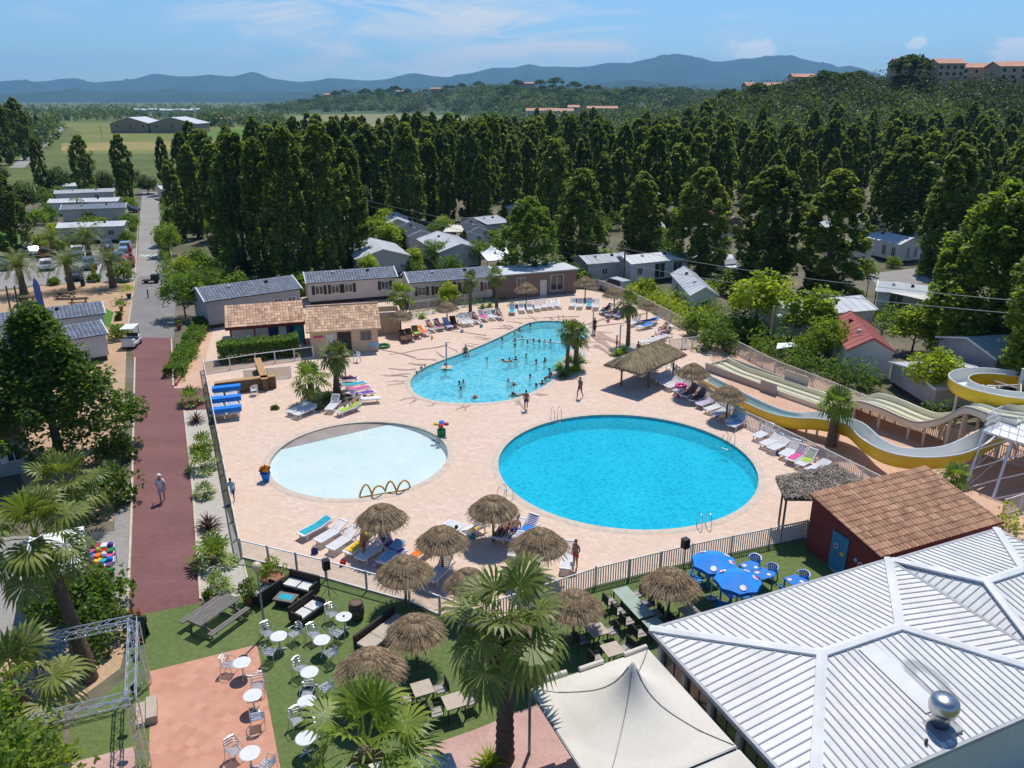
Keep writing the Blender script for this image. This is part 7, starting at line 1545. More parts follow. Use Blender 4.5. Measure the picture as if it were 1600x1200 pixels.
POSES = {
 'walk': pose(kneeL=(.1, .2, .52), ankleL=(.1, .22, .1), toeL=(.11, .36, .06), kneeR=(-.1, -.06, .5), ankleR=(-.1, -.32, .14), toeR=(-.1, -.22, .04), elbowL=(.23, -.16, 1.15), wristL=(.22, -.1, .92), palmL=(.22, -.07, .85), elbowR=(-.23, .08, 1.15), wristR=(-.22, .25, .98), palmR=(-.21, .31, .94)),
 'stand': pose(elbowR=(-.28, .02, 1.16), wristR=(-.16, .16, 1.02), palmR=(-.1, .18, 1.0)),
 'reach': pose(kneeL=(.1, .14, .5), ankleL=(.1, .2, .08), toeL=(.11, .34, .035), kneeR=(-.1, -.04, .5), ankleR=(-.12, -.24, .1), toeR=(-.12, -.12, .035), elbowR=(-.36, .1, 1.3), wristR=(-.42, .32, 1.28), palmR=(-.43, .39, 1.28)),
 'swim': pose(elbowL=(.4, .1, 1.36), wristL=(.52, .32, 1.36), palmL=(.54, .39, 1.36), elbowR=(-.4, .06, 1.34), wristR=(-.46, .3, 1.36), palmR=(-.46, .37, 1.36)),
 'crawl': pose(pelvis=(0, -.42, 1.3), spine=(0, -.25, 1.33), chest=(0, -.05, 1.38), neck=(0, .12, 1.43), head=(0, .19, 1.47), hipL=(.09, -.47, 1.28), kneeL=(.1, -.9, 1.24), ankleL=(.1, -1.28, 1.3), toeL=(.1, -1.42, 1.28), hipR=(-.09, -.47, 1.28), kneeR=(-.1, -.88, 1.2), ankleR=(-.1, -1.27, 1.16), toeR=(-.1, -1.4, 1.14), shoulderL=(.17, .05, 1.4), elbowL=(.25, .33, 1.46), wristL=(.2, .56, 1.4), palmL=(.19, .63, 1.37), shoulderR=(-.17, .03, 1.38), elbowR=(-.28, -.2, 1.32), wristR=(-.25, -.42, 1.26), palmR=(-.25, -.49, 1.25)),
 'sit': pose(pelvis=(0, 0, .12), spine=(0, .02, .3), chest=(0, .05, .5), neck=(0, .06, .67), head=(0, .1, .75), hipL=(.1, .05, .1), kneeL=(.13, .45, .1), ankleL=(.13, .47, -.3), toeL=(.13, .6, -.36), hipR=(-.1, .05, .1), kneeR=(-.13, .45, .1), ankleR=(-.13, .47, -.3), toeR=(-.13, .6, -.36), shoulderL=(.17, .04, .6), elbowL=(.25, -.02, .34), wristL=(.24, .12, .12), palmL=(.24, .18, .06), shoulderR=(-.17, .04, .6), elbowR=(-.25, .0, .34), wristR=(-.2, .24, .24), palmR=(-.18, .31, .22)),
 'recline': pose(pelvis=(0, 0, .14), spine=(0, -.16, .22), chest=(0, -.32, .34), neck=(0, -.43, .46), head=(0, -.46, .53), hipL=(.1, .06, .12), kneeL=(.12, .42, .36), ankleL=(.11, .74, .06), toeL=(.11, .87, .06), hipR=(-.1, .06, .12), kneeR=(-.12, .48, .12), ankleR=(-.13, .9, .06), toeR=(-.14, .96, .18), shoulderL=(.17, -.37, .4), elbowL=(.27, -.2, .22), wristL=(.16, .02, .26), palmL=(.12, .08, .25), shoulderR=(-.17, -.37, .4), elbowR=(-.29, -.2, .2), wristR=(-.28, .04, .1), palmR=(-.28, .11, .09)),
 'prone': pose(pelvis=(0, .0, .12), spine=(0, -.17, .12), chest=(0, -.36, .13), neck=(0, -.53, .13), head=(0, -.6, .14), hipL=(.1, .06, .1), kneeL=(.11, .46, .08), ankleL=(.1, .86, .08), toeL=(.1, .98, .03), hipR=(-.1, .06, .1), kneeR=(-.12, .46, .08), ankleR=(-.13, .86, .08), toeR=(-.13, .98, .03), shoulderL=(.17, -.44, .12), elbowL=(.32, -.58, .07), wristL=(.16, -.74, .05), palmL=(.1, -.78, .05), shoulderR=(-.17, -.44, .12), elbowR=(-.32, -.58, .07), wristR=(-.16, -.74, .05), palmR=(-.1, -.78, .05)),
}
def key(n): return n[:-1] if n[-1] in 'LR' and n not in RAD else n
def body(J):
    """grow the body with a Skin modifier, add head and fingers, and return (mesh builder parts, per-face bone)"""
    names = list(J); bm_ = bpy.data.meshes.new('sk'); bm_.from_pydata([J[n] for n in names], [(names.index(a), names.index(b)) for a, b in BONES], []); ob = bpy.data.objects.new('sk', bm_); COL.objects.link(ob)
    md = ob.modifiers.new('s', 'SKIN'); md.use_smooth_shade = True; ob.modifiers.new('d', 'SUBSURF').levels = 1
    for i, n in enumerate(names):
        r = RAD[key(n)]; sv = bm_.skin_vertices[0].data[i]; sv.radius = (r * (1.25 if n in ('pelvis', 'spine', 'chest') else 1), r * (.85 if n in ('pelvis', 'spine', 'chest') else 1)); sv.use_root = n == 'pelvis'
    dg = bpy.context.evaluated_depsgraph_get(); me = bpy.data.meshes.new_from_object(ob.evaluated_get(dg)); bpy.data.objects.remove(ob)
    mb = MB(); mb.add([v.co for v in me.vertices], [tuple(p.vertices) for p in me.polygons]); bpy.data.meshes.remove(me)
    hd = J['head']; up = (J['head'] - J['neck']).normalized(); fw = Vector((0, 1, 0)); fw = (fw - up * fw.dot(up)); fw = fw.normalized() if fw.length > .3 else Vector((0, 0, 1)); rt = fw.cross(up); M4 = Matrix((rt, fw, up)).transposed().to_4x4(); M4.translation = hd + up * .075
    h = MB(); h.ball((0, 0, 0), .078, .096, .118, 12, 9); h.ball((0, .098, -.02), .013, .02, .02, 6, 4)
    for s in (-1, 1): h.ball((s * .078, -.005, -.01), .012, .02, .03, 6, 4); h.ball((s * .03, .087, .012), .011, .009, .008, 6, 4)
    h.ball((0, .09, -.055), .024, .009, .008, 6, 4)
    k0 = len(mb.f); mb.join(h, M4)
    for s in 'LR':
        w, p = J['wrist' + s], J['palm' + s]; d = (p - w).normalized(); a = d.cross(Vector((0, 0, 1)) if abs(d.z) < .9 else Vector((0, 1, 0))).normalized(); b = a.cross(d)
        for i, (o, l) in enumerate(((-.027, .062), (-.009, .075), (.009, .07), (.026, .055))):
            q = p + a * o + d * .015; mb.tube([q, q + d * l * .5 - b * .005, q + d * l * .85 - b * .022, q + d * l - b * .034], [.0095, .009, .008, .006], 5)
        q = w + d * .03 + a * -.025; mb.tube([q, q - a * .028 + d * .025, q - a * .034 + d * .05], [.011, .01, .007], 5)
    hair = MB(); hair.ball((0, -.012, .018), .086, .1, .115, 12, 9); keep = [f for f in hair.f if sum(hair.v[i][2] for i in f) / len(f) > .02 or sum(hair.v[i][1] for i in f) / len(f) < -.035]; hair.f = keep; hair.m = [0] * len(keep); hair.shift(M4)
    return mb, k0, hair, M4
def clothes(mb, k0, J, sets, grow):
    segs = [(a, b) for a, b in BONES]; out = MB(); V = [Vector(v) for v in mb.v]; nrm = [Vector((0, 0, 0)) for _ in V]; sel = []
    for f in mb.f[:k0]:
        c = sum((V[i] for i in f), Vector((0, 0, 0))) / len(f); n = (V[f[1]] - V[f[0]]).cross(V[f[2]] - V[f[0]])
        for i in f: nrm[i] += n
        best = None
        for a, b in segs:
            pa, pb = J[a], J[b]; d = pb - pa; t = max(0, min(1, (c - pa).dot(d) / d.length_squared)); q = (c - pa - d * t).length
            if best is None or q < best[0]: best = (q, a, b, t)
        for a, b, t0, t1 in sets:
            if key(best[1]) == a and key(best[2]) == b and t0 <= best[3] <= t1: sel.append(f); break
    idx = {}; vs = []
    for f in sel:
        for i in f:
            if i not in idx: idx[i] = len(vs); vs.append(V[i] + nrm[i].normalized() * grow)
    return out.add(vs, [tuple(idx[i] for i in f) for f in sel])
TRUNKS = [('pelvis', 'hip', 0, 1), ('hip', 'knee', 0, .45), ('pelvis', 'spine', 0, .3)]
BRIEF = [('pelvis', 'hip', 0, 1), ('hip', 'knee', 0, .12), ('pelvis', 'spine', 0, .25)]; BRA = [('chest', 'neck', 0, .15), ('spine', 'chest', .75, 1)]
SHIRT = [('pelvis', 'spine', 0, 1), ('spine', 'chest', 0, 1), ('chest', 'neck', 0, .55), ('chest', 'shoulder', 0, 1), ('shoulder', 'elbow', 0, .6), ('pelvis', 'hip', 0, .5)]; SHORTS = [('pelvis', 'hip', 0, 1), ('hip', 'knee', 0, .85), ('pelvis', 'spine', 0, .3)]
DRESS = SHIRT + SHORTS
PK = {}
def person_kind(key_, ps, skin, hairm, cl, hat=False):
    def make():
        J = POSES[ps]; mb, k0, hair, M4 = body(J); t = thing('person', '', 'person'); o = part('body', mb, m[skin], t, smooth=True)
        part('hair', hair, m[hairm], t, smooth=True)
        for nm, st, col, g in cl: part(nm, clothes(mb, k0, J, st, g), m[col], t, smooth=True)
        if hat: part('hat', MB().lathe([(.15, .0), (.155, .015), (.09, .03), (.085, .1), (.001, .125)], n=14).shift(M4 @ Matrix.Translation((0, 0, .05))), m['whitecloth'], t, smooth=True)
        return t
    PK[key_] = Kind(make)
person_kind('man_walk', 'walk', 'skin', 'hair_grey', [('shirt', SHIRT, 'whitecloth', .022), ('shorts', SHORTS, 'lilac', .018)], True)
person_kind('woman_walk', 'walk', 'skin_tan', 'hair', [('bikini_bottom', BRIEF, 'black', .008), ('bikini_top', BRA, 'black', .008)])
person_kind('boy_walk', 'walk', 'skin_tan', 'hair', [('swim_trunks', TRUNKS, 'navy', .014)])
person_kind('reach', 'reach', 'skin_tan', 'hair', [('bikini_bottom', BRIEF, 'navy', .008), ('bikini_top', BRA, 'navy', .008)])
person_kind('dress', 'stand', 'skin', 'hair', [('dress', DRESS, 'crimsondark', .03)]) if m.setdefault('crimsondark', M('dark_red_cloth', (.12, .02, .035), rough=.9)) else None
person_kind('stand', 'stand', 'skin', 'hair_fair', [('swim_trunks', TRUNKS, 'red', .014)]); person_kind('shirt', 'stand', 'skin', 'hair', [('shirt', SHIRT, 'ltblue', .022), ('shorts', SHORTS, 'navy', .018)])
person_kind('swim', 'swim', 'skin', 'hair', [('swim_trunks', TRUNKS, 'navy', .014)]); person_kind('swim2', 'swim', 'skin_tan', 'hair', [('swim_trunks', TRUNKS, 'red', .014)]); person_kind('swim3', 'stand', 'skin_pale', 'hair_fair', [('swim_trunks', TRUNKS, 'teal', .014)]); person_kind('crawl', 'crawl', 'skin', 'hair', [('swim_trunks', TRUNKS, 'black', .014)])
person_kind('sit', 'sit', 'skin', 'hair_grey', [('swim_trunks', TRUNKS, 'navy', .014)]); person_kind('sit2', 'sit', 'skin_tan', 'hair', [('bikini_bottom', BRIEF, 'pink', .008), ('bikini_top', BRA, 'pink', .008)])
person_kind('recline', 'recline', 'skin_tan', 'hair', [('swim_trunks', TRUNKS, 'navy', .014)]); person_kind('recline2', 'recline', 'skin', 'hair', [('bikini_bottom', BRIEF, 'crimson', .008), ('bikini_top', BRA, 'crimson', .008)]); person_kind('prone', 'prone', 'skin_tan', 'hair', [('bikini_bottom', BRIEF, 'black', .008)])
def person(k, u, v, face, lab, z=.055, grp=None, sc=1):
    p = G(u, v, z); q = G(face[0], face[1], z); return PK[k].put(p, heading(p, q) - PI / 2, lab, grp, sc)
person('man_walk', 255, 784, (250, 700), 'person in a white shirt, sun hat and lilac shorts walking up the red path', .03)
person('woman_walk', 906, 622, (870, 640), 'person in a dark bikini walking between the two big pools', .055)
person('boy_walk', 822, 641, (815, 560), 'person in dark swim trunks walking at the near rim of the lagoon pool', .055, None, .92)
person('dress', 929, 523, (880, 530), 'person wrapped in a dark red dress standing right of the lagoon pool')
person('shirt', 364, 784, (352, 700), 'person in a light blue top standing inside the netting fence', .055, None, .86)
person('stand', 569, 872, (640, 880), 'person standing at the left of the orange towel thatched parasol')
person('sit', 727, 553, (760, 575), 'person sitting with feet in the water on the far rim of the lagoon pool', .05)
person('sit2', 860, 592, (840, 588), 'person sitting on the lagoon pool rim beside the planted bed', .05)
person('reach', 980, 500, (990, 520), 'person in a navy bikini standing beside the blue towel loungers'); person('stand', 963, 548, (990, 548), 'person in red trunks standing by the leaning palm bed', .055, None, .85)
person('sit2', 998, 548, (980, 556), 'person sitting low beside the leaning palm', .3); person('stand', 899, 888, (880, 900), 'person standing beside the lounger apart from the near group', .055, None, .95); person('dress', 545, 532, (540, 560), 'person in dark red standing in the pool house doorway', .05)
GS = 'swimmers in the lagoon pool'
def swimmer(k, u, v, rz, depth, lab, sc=1): p = G(u, v, -.1); PK[k].put((p.x, p.y, -.1 - depth), rz, lab, GS, sc)
SW = [('swim', 651, 583, 'at the left tip of the pool, nearest the rim'), ('swim2', 658, 577, 'at the left tip, second from the rim'), ('swim3', 664, 573, 'at the left tip, third from the rim'), ('swim', 696, 572, 'alone below the shower post'), ('swim2', 785, 530, 'alone by the far rim, left of the float line'), ('swim3', 804, 521, 'at the far rim above the float line'), ('swim', 812, 515, 'by the far rim, one step right'), ('swim2', 829, 508, 'at the far right rim'),
  ('swim', 805, 531, 'at the left end of the float line'), ('swim3', 816, 528, 'holding the float line, second from its left end'), ('swim2', 824, 534, 'holding the float line, third from its left end'), ('swim', 834, 533, 'holding the float line, fourth from its left end'), ('swim2', 843, 533, 'holding the float line, fifth from its left end'), ('swim3', 851, 532, 'holding the float line, sixth from its left end'), ('swim', 860, 533, 'at the right end of the float line'), ('swim2', 805, 540, 'just below the left end of the float line'),
  ('swim3', 761, 562, 'alone in the middle left of the water'), ('crawl', 790, 563, 'swimming flat in the middle group'), ('swim', 796, 561, 'in the middle group, second'), ('swim2', 806, 560, 'in the middle group, right'), ('swim3', 822, 556, 'right of the middle group, arms spread'), ('swim', 838, 566, 'standing chest high near the bed side'), ('swim2', 851, 563, 'chest high nearest the bed'), ('swim', 828, 588, 'below the water line near the bed side'),
  ('swim2', 718, 598, 'in the near left trio, left'), ('swim3', 724, 596, 'in the near left trio, right'), ('swim', 720, 607, 'in the near left trio, nearest'), ('crawl', 742, 620, 'swimming flat near the near rim'), ('swim3', 794, 594, 'in the right pair of the near water, left'), ('crawl', 803, 600, 'in the right pair of the near water, swimming'), ('swim', 838, 602, 'at the right near rim, left one'), ('swim2', 847, 598, 'at the right near rim, middle one'), ('swim3', 851, 592, 'at the right near rim, nearest the sitting person'), ('swim', 801, 616, 'at the near rim right of the centre, upright'), ('crawl', 808, 616, 'at the near rim right of the centre, flat')]
for i, (k, u, v, w) in enumerate(SW): swimmer(k, u, v + 2, rnd.uniform(0, 6.28), {'crawl': 1.33}.get(k, rnd.uniform(1.36, 1.5)) * (.9 if k == 'swim3' else 1), 'swimmer in the lagoon pool, %s' % w, .9 if k == 'swim3' else 1)
for k, s, lab in (('recline', 'n1', 'person lying with one knee up on the lounger left of the poolside parasol'), ('recline2', 'n2', 'person in crimson bikini reclining below the poolside parasol'), ('recline', 'n3', 'person reclining on the right hand lounger below the poolside parasol'), ('recline2', 'r1', 'person reclining on the navy towel under the slide parasols'), ('recline', 'r2', 'person reclining in the shade between the slide parasols'), ('recline2', 'p1', 'person reclining on the upper pink towel lounger'), ('recline', 'p2', 'person reclining on the lower pink towel lounger'), ('recline', 't1', 'person reclining under the parasol right of the top corner, left one'), ('recline2', 't2', 'person reclining under the parasol right of the top corner, on the navy towel'), ('recline2', 'l1', 'person on the orange towel lounger left of the lagoon pool'), ('recline', 'l2', 'person on the pink towel lounger left of the lagoon pool'), ('recline', 'l3', 'person on the orange towel at the right part of the long row'), ('recline2', 'l4', 'person on the last lounger of the long row by the slim palms'), ('recline2', 'k1', 'person reclining on the white towel by the bed palms'), ('recline', 'k2', 'person reclining in the shade behind the bed palms')):
    b, rz = LSPOT[s]; o = PK[k].put(b + Vector((cos(rz) * 1.02, sin(rz) * 1.02, .33)), rz + PI / 2, lab, 'sunbathers on loungers')
# ---------------------------------------------------------------- water slides
def on_plane(u, v, a, d):      # the point above the ground line a + t d that is seen at a pixel
    r = ray(u, v); n = Vector((d.y, -d.x, 0)); t = a.dot(n) / r.dot(n); return Vector((r.x * t, r.y * t, H + r.z * t))
gA, gB = G(1105, 580), G(1452, 703); dS = (gB - gA).normalized(); nS = Vector((-dS.y, dS.x, 0))
FE = [(1104, 567), (1150, 590), (1182, 606), (1214, 619), (1261, 631), (1294, 635), (1320, 631), (1340, 626), (1374, 636), (1413, 653), (1437, 659), (1472, 652), (1495, 640), (1512, 635), (1545, 645), (1590, 652)]
path = smoothpath([on_plane(u, v, gA, dS) for u, v in FE], 4)
path = [Vector((p.x, p.y, max(.45, p.z))) for p in path]
WD = 2.7
t = thing('wide_water_slide', 'wide cream three lane water slide running down behind the yellow one', 'water slide', (gA.x, gA.y, 0))
def sweep(path, prof, side):    # profile (offset across, height) swept with a fixed sideways direction
    vs = []; k = len(prof)
    for p in path: vs += [p + side * o + Vector((0, 0, h)) for o, h in prof]
    return MB().add(vs, [(i * k + j, i * k + (j + 1) % k, (i + 1) * k + (j + 1) % k, (i + 1) * k + j) for i in range(len(path) - 1) for j in range(k)] + [tuple(range(k)), tuple((len(path) - 1) * k + j for j in range(k - 1, -1, -1))])
part('trough', sweep(path, [(0, 0), (.0, .02), (.12, .02), (.14, -.38), (WD - .14, -.38), (WD - .12, .02), (WD, .02), (WD, -.5), (0, -.5)], nS), m['slidecream'], t, world=True)
for k in range(3): a = .2 + k * .8; part('lane', sweep(path, [(a, -.374), (a + .62, -.374), (a + .62, -.366), (a, -.366)], nS), m['slideyellow'], t, world=True)
for k in range(2): a = .91 + k * .8; part('lane_divider', sweep(path, [(a - .05, -.38), (a - .03, -.2), (a + .03, -.2), (a + .05, -.38)], nS), m['slidewhite'], t, world=True)
part('edge_stripe', sweep(path[28:], [(-.012, -.12), (-.012, -.06), (-.002, -.06), (-.002, -.12)], nS), m['grey'], t, world=True)
def low(i0, i1, y, lab, h=0):   # side panels along the landing
    a, b = path[i0], path[i1]; q = MB(); s = nS * y; q.add([a + s + Vector((0, 0, .05 + h)), b + s + Vector((0, 0, .05 + h)), Vector((b.x, b.y, .06)) + s, Vector((a.x, a.y, .06)) + s, a + s + nS * .1 + Vector((0, 0, .05 + h)), b + s + nS * .1 + Vector((0, 0, .05 + h)), Vector((b.x, b.y, .06)) + s + nS * .1, Vector((a.x, a.y, .06)) + s + nS * .1], [(0, 1, 2, 3), (5, 4, 7, 6), (0, 4, 5, 1), (1, 5, 6, 2), (2, 6, 7, 3), (3, 7, 4, 0)]); return part(lab, q, m['slideside'], t, world=True)
low(0, 12, -.115, 'side_panel'); low(0, 12, WD + .01, 'side_panel'); low(9, 12, -.23, 'splash_board', .5); low(9, 13, WD + .12, 'splash_board', .7)
part('end_board', MB().bar(Vector((path[0].x, path[0].y, .3)) - dS * .06, Vector((path[0].x, path[0].y, .3)) + nS * WD - dS * .06, .1, .5), m['slideside'], t, world=True)
for i in (22, 27, 32, 37, 41, 46, 51, 56):
    for s in (.25, WD - .25): p = path[i] + nS * s; part('support_post', MB().box(p.x, p.y, 0, .13, .13, p.z - .5), m['fencewhite'], t, world=True)
YP = [(1100, 594, .35), (1132, 610, .4), (1165, 628, .45), (1210, 648, .6), (1244, 655, .95), (1268, 655, 1.2), (1293, 658, 1.3), (1333, 668, 1.4), (1358, 690, 1.45), (1388, 707, 1.55), (1420, 714, 1.65), (1460, 714, 1.75), (1500, 706, 1.95), (1548, 682, 2.3), (1600, 658, 2.6), (1650, 640, 2.7)]
yp = smoothpath([G(u, v, z) for u, v, z in YP], 4)
c = Vector((34.4, 49.2, 3.6)); r0 = 3.4; last = yp[-1]
sp = [Vector((c.x + r0 * 1.1 * cos(a), c.y + r0 * sin(a), lerp(2.9, 4.3, i / 30))) for i, a in enumerate([lerp(-.6, 2 * PI - .3, i / 30) for i in range(31)])]
yp = smoothpath(yp[::2] + [last.lerp(sp[0], .55) + Vector((.5, -.4, 0))] + sp, 2)
t = thing('spiral_water_slide', 'yellow body slide that winds from a spiral at the tower down to the pool edge', 'water slide', (yp[0].x, yp[0].y, 0))
def gutter(path, r, th, out, closed=9):
    vs = []; k = closed
    for i, p in enumerate(path):
        d = path[min(i + 1, len(path) - 1)] - path[max(0, i - 1)]; s = Vector((-d.y, d.x, 0)).normalized()
        for j in range(k): a = PI + PI * j / (k - 1); x = abs(cos(a)) ** .5 * (1 if cos(a) > 0 else -1); vs.append(p + s * (x * r) + Vector((0, 0, .3 - abs(sin(a)) ** .75 * r * 1.6)))
    fs = [(i * k + j, i * k + j + 1, (i + 1) * k + j + 1, (i + 1) * k + j) for i in range(len(path) - 1) for j in range(k - 1)]
    return MB().add(vs, fs if out else [f[::-1] for f in fs])
part('outer_shell', gutter(yp, .62, 0, True), m['yellow'], t, smooth=True, world=True); part('inner_lining', gutter(yp, .585, 0, False), m['slidewhite'], t, smooth=True, world=True)
part('wet_run', gutter([p + Vector((0, 0, -.17)) for p in yp[:17]], .4, 0, False), m['slideaqua'], t, smooth=True, world=True)
for s in (-1, 1):
    e = []
    for i, p in enumerate(yp): d = yp[min(i + 1, len(yp) - 1)] - yp[max(0, i - 1)]; e.append(p + Vector((-d.y, d.x, 0)).normalized() * .61 * s + Vector((0, 0, .3)))
    part('rim', MB().tube(e, .045, 6), m['slidewhite'], t, smooth=True, world=True)
for i in (8, 12, 15, 19, 22, 26): p = yp[i]; part('support_post', MB().box(p.x, p.y, 0, .12, .12, max(.05, p.z - .5)), m['fencewhite'], t, world=True)
for a in range(5): p = sp[4 + a * 6]; part('support_post', MB().tube([(p.x, p.y, 0), (p.x, p.y, p.z - .5)], .09, 8), m['fencewhite'], t, world=True)
part('centre_mast', MB().tube([(c.x, c.y, 0), (c.x, c.y, 5.0)], .13, 10), m['slidewhite'], t, world=True)
for k in range(5): q = sp[4 + k * 6]; part('spoke', MB().bar((c.x, c.y, q.z + .2), (q.x, q.y, q.z - .3), .07), m['slidewhite'], t, world=True)
# tower
tw = path[-3]; o = Vector((tw.x, tw.y, 0)); zt = tw.z - .45; ex, ey = dS, nS; t = thing('slide_tower', 'white steel slide tower with lattice legs and railed platform', 'tower', o)
def TP(x, y, z): p = o + ex * x + ey * y; return (p.x, p.y, z)
q = [TP(-.1, -2.3, zt), TP(3.6, -2.3, zt), TP(3.6, 3.4, zt), TP(-.1, 3.4, zt)]; part('platform', MB().slab(q, .12), m['plastic'], t, world=True)
legs = [((-.05, -2.1), (.2, -3.6)), ((3.3, -2.1), (3.6, -3.6)), ((0, 3.3), (-.2, 3.6)), ((3.4, 3.3), (3.6, 3.6)), ((1.5, -2.1), (1.8, -3.6))]
for (a, b), (c_, d) in legs: part('leg', MB().tube([TP(a, b, zt - .1), TP(c_, d, 0)], .08, 8), m['plastic'], t, world=True)
for i, j in ((0, 4), (4, 1), (0, 2), (1, 3)):
    for k in range(3):
        z0, z1 = zt * k / 3, zt * (k + 1) / 3; f = lambda L_, z: TP(lerp(L_[1][0], L_[0][0], z / zt), lerp(L_[1][1], L_[0][1], z / zt), z)
        part('brace', MB().bar(f(legs[i], z0), f(legs[j], z1), .06), m['plastic'], t, world=True)
rl = MB()
for a, b in (((-.1, -2.2), (3.6, -2.2)), ((-.1, -2.2), (-.1, -.3)), ((3.6, -2.2), (3.6, 3.4)), ((3.6, 3.4), (1.5, 3.4))):
    for z in (.35, .7, 1.1): rl.tube([TP(*a, zt + z), TP(*b, zt + z)], .025, 5)
    for k in range(9): x, y = lerp(a[0], b[0], k / 8), lerp(a[1], b[1], k / 8); rl.tube([TP(x, y, zt), TP(x, y, zt + 1.1)], .018, 5)
part('railing', rl, m['plastic'], t, world=True)
st = MB()
for k in range(14): st.bar(TP(4.0 + k * .0, lerp(3, -2.2, k / 13), lerp(zt, .2, k / 13)), TP(4.9, lerp(3, -2.2, k / 13), lerp(zt, .2, k / 13)), .28, .05)
for x in (4.0, 4.9): st.bar(TP(x, 3.1, zt), TP(x, -2.3, .1), .06, .2); st.bar(TP(x, 3.1, zt + 1), TP(x, -2.3, 1.1), .05)
part('stairs', st, m['plastic'], t, world=True)
# ---------------------------------------------------------------- vehicles
def mk_car(paint, L_=4.1, W_=1.7, prof=None, glassz=(.9, 1.36), van=False):
    def f():
        t = thing('parked_car' if not van else 'van', '', 'car' if not van else 'van'); h = W_ / 2
        P_ = prof or [(-L_ / 2, .38), (-L_ / 2, .78), (-L_ / 2 + .12, .95), (-L_ / 2 + .45, 1.38), (-.1, 1.45), (.35, 1.4), (.95, .97), (L_ / 2 - .1, .84), (L_ / 2, .68), (L_ / 2, .34)]
        mb = MB(); n = len(P_); vs = []
        for s in (-1, 1):
            for x, z in P_: vs.append((x, s * h * (1 if z < 1.0 else lerp(1, .8, (z - 1.0) / .45) if not van else .95), z))
        mb.add(vs, [tuple(range(n)), tuple(range(2 * n - 1, n - 1, -1))] + [(i, n + i, n + (i + 1) % n, (i + 1) % n) for i in range(n)]); part('body', mb, m[paint], t)
        top = max(z for _, z in P_); z0, z1 = 1.0, top - .1
        for s in (-1, 1):
            x0, x1 = (-L_ / 2 + .4, .72) if not van else (.75, 1.75); w = MB(); y0, y1 = s * h * 1.004, s * h * (.84 if not van else .96)
            w.add([(x0, y0, z0), (x1, y0, z0), (x1 - .42, y1, z1), (x0 + .25, y1, z1)] + [(x0, y0 - s * .02, z0), (x1, y0 - s * .02, z0), (x1 - .42, y1 - s * .02, z1), (x0 + .25, y1 - s * .02, z1)], [(0, 1, 2, 3), (7, 6, 5, 4)]); part('side_window', w, m['glass'], t)
        for (xa, za), (xb, zb), nm in (((.92, 1.0), (.4, 1.385), 'windscreen'), ((-L_ / 2 + .13, .99), (-L_ / 2 + .42, 1.36), 'rear_window')) if not van else (((2.0, 1.18), (1.42, 1.85), 'windscreen'),):
            d = Vector((zb - za, 0, xa - xb)).normalized() * .012; d = d if d.x * (1 if xa > 0 else -1) > 0 else -d
            part(nm, MB().add([Vector((xa, -h * .86, za)) + d, Vector((xa, h * .86, za)) + d, Vector((xb, h * .74, zb)) + d, Vector((xb, -h * .74, zb)) + d], [(0, 1, 2, 3)]), m['glass'], t)
        for x in (-L_ * .31, L_ * .31):
            for s in (-1, 1): wl = part('wheel', MB().tube([(x, s * (h - .2), .31), (x, s * (h + .015), .31)], .31, 14), m['rubber'], t); sub('rim', MB().tube([(x, s * (h + .01), .31), (x, s * (h + .03), .31)], .19, 10), m['grey'], wl)
        for s in (-1, 1): part('headlight', MB().box(L_ / 2 + .003, s * h * .72, .62, .03, .3, .13), m['lightlamp'], t)
        return t
    return Kind(f)
VANP = [(-2.5, .35), (-2.5, 1.9), (-2.4, 2.2), (-2.0, 2.32), (.9, 2.3), (1.4, 1.98), (2.02, 1.15), (2.5, .98), (2.6, .75), (2.6, .33)]; MPV = [(-2.1, .38), (-2.1, 1.0), (-1.95, 1.6), (.3, 1.68), (1.1, 1.1), (2.0, .92), (2.1, .7), (2.1, .36)]
CAR = {k: mk_car('car_' + k) for k in ('silver', 'blue', 'red', 'white', 'dark', 'ltblue')}; CAR['van'] = mk_car('car_white', 5.1, 1.95, VANP, van=True); CAR['mpv'] = mk_car('car_silver', 4.2, 1.75, MPV)
for k, u, v, fu, fv, lab in (('silver', 52, 400, 72, 404, 'silver car at the back of the car park left of the red one'), ('red', 72, 401, 74, 380, 'red car half hidden behind a date palm'), ('white', 74, 420, 76, 400, 'white car between the first two date palms'), ('blue', 141, 419, 143, 440, 'blue car in the middle of the car park'), ('dark', 168, 390, 172, 402, 'silver blue dark car at the back by the hedge'), ('ltblue', 197, 393, 194, 403, 'light blue car nearest the lane'), ('blue', 186, 409, 190, 396, 'blue car behind the third date palm'), ('red', 201, 415, 203, 405, 'orange red car at the car park exit'), ('dark', -2, 422, 20, 422, 'dark car cut by the picture edge'), ('white', 122, 398, 124, 380, 'white car beside the rear date palm'), ('dark', 202, 332, 210, 332, 'dark car parked under the lane head poplar'), ('van', 1127, 424, 1146, 430, 'white panel van parked between two poplars'), ('mpv', 960, 455, 940, 450, 'silver people carrier parked by the top pool fence'), ('dark', 118, 436, 122, 446, 'dark car at the car park exit kerb'), ('silver', 1075, 410, 1090, 412, 'silver car half hidden left of the white van')):
    p, q = G(u, v), G(fu, fv); CAR[k].put((p.x, p.y, .02), heading(p, q), lab, 'parked cars' if k not in ('van',) else None)
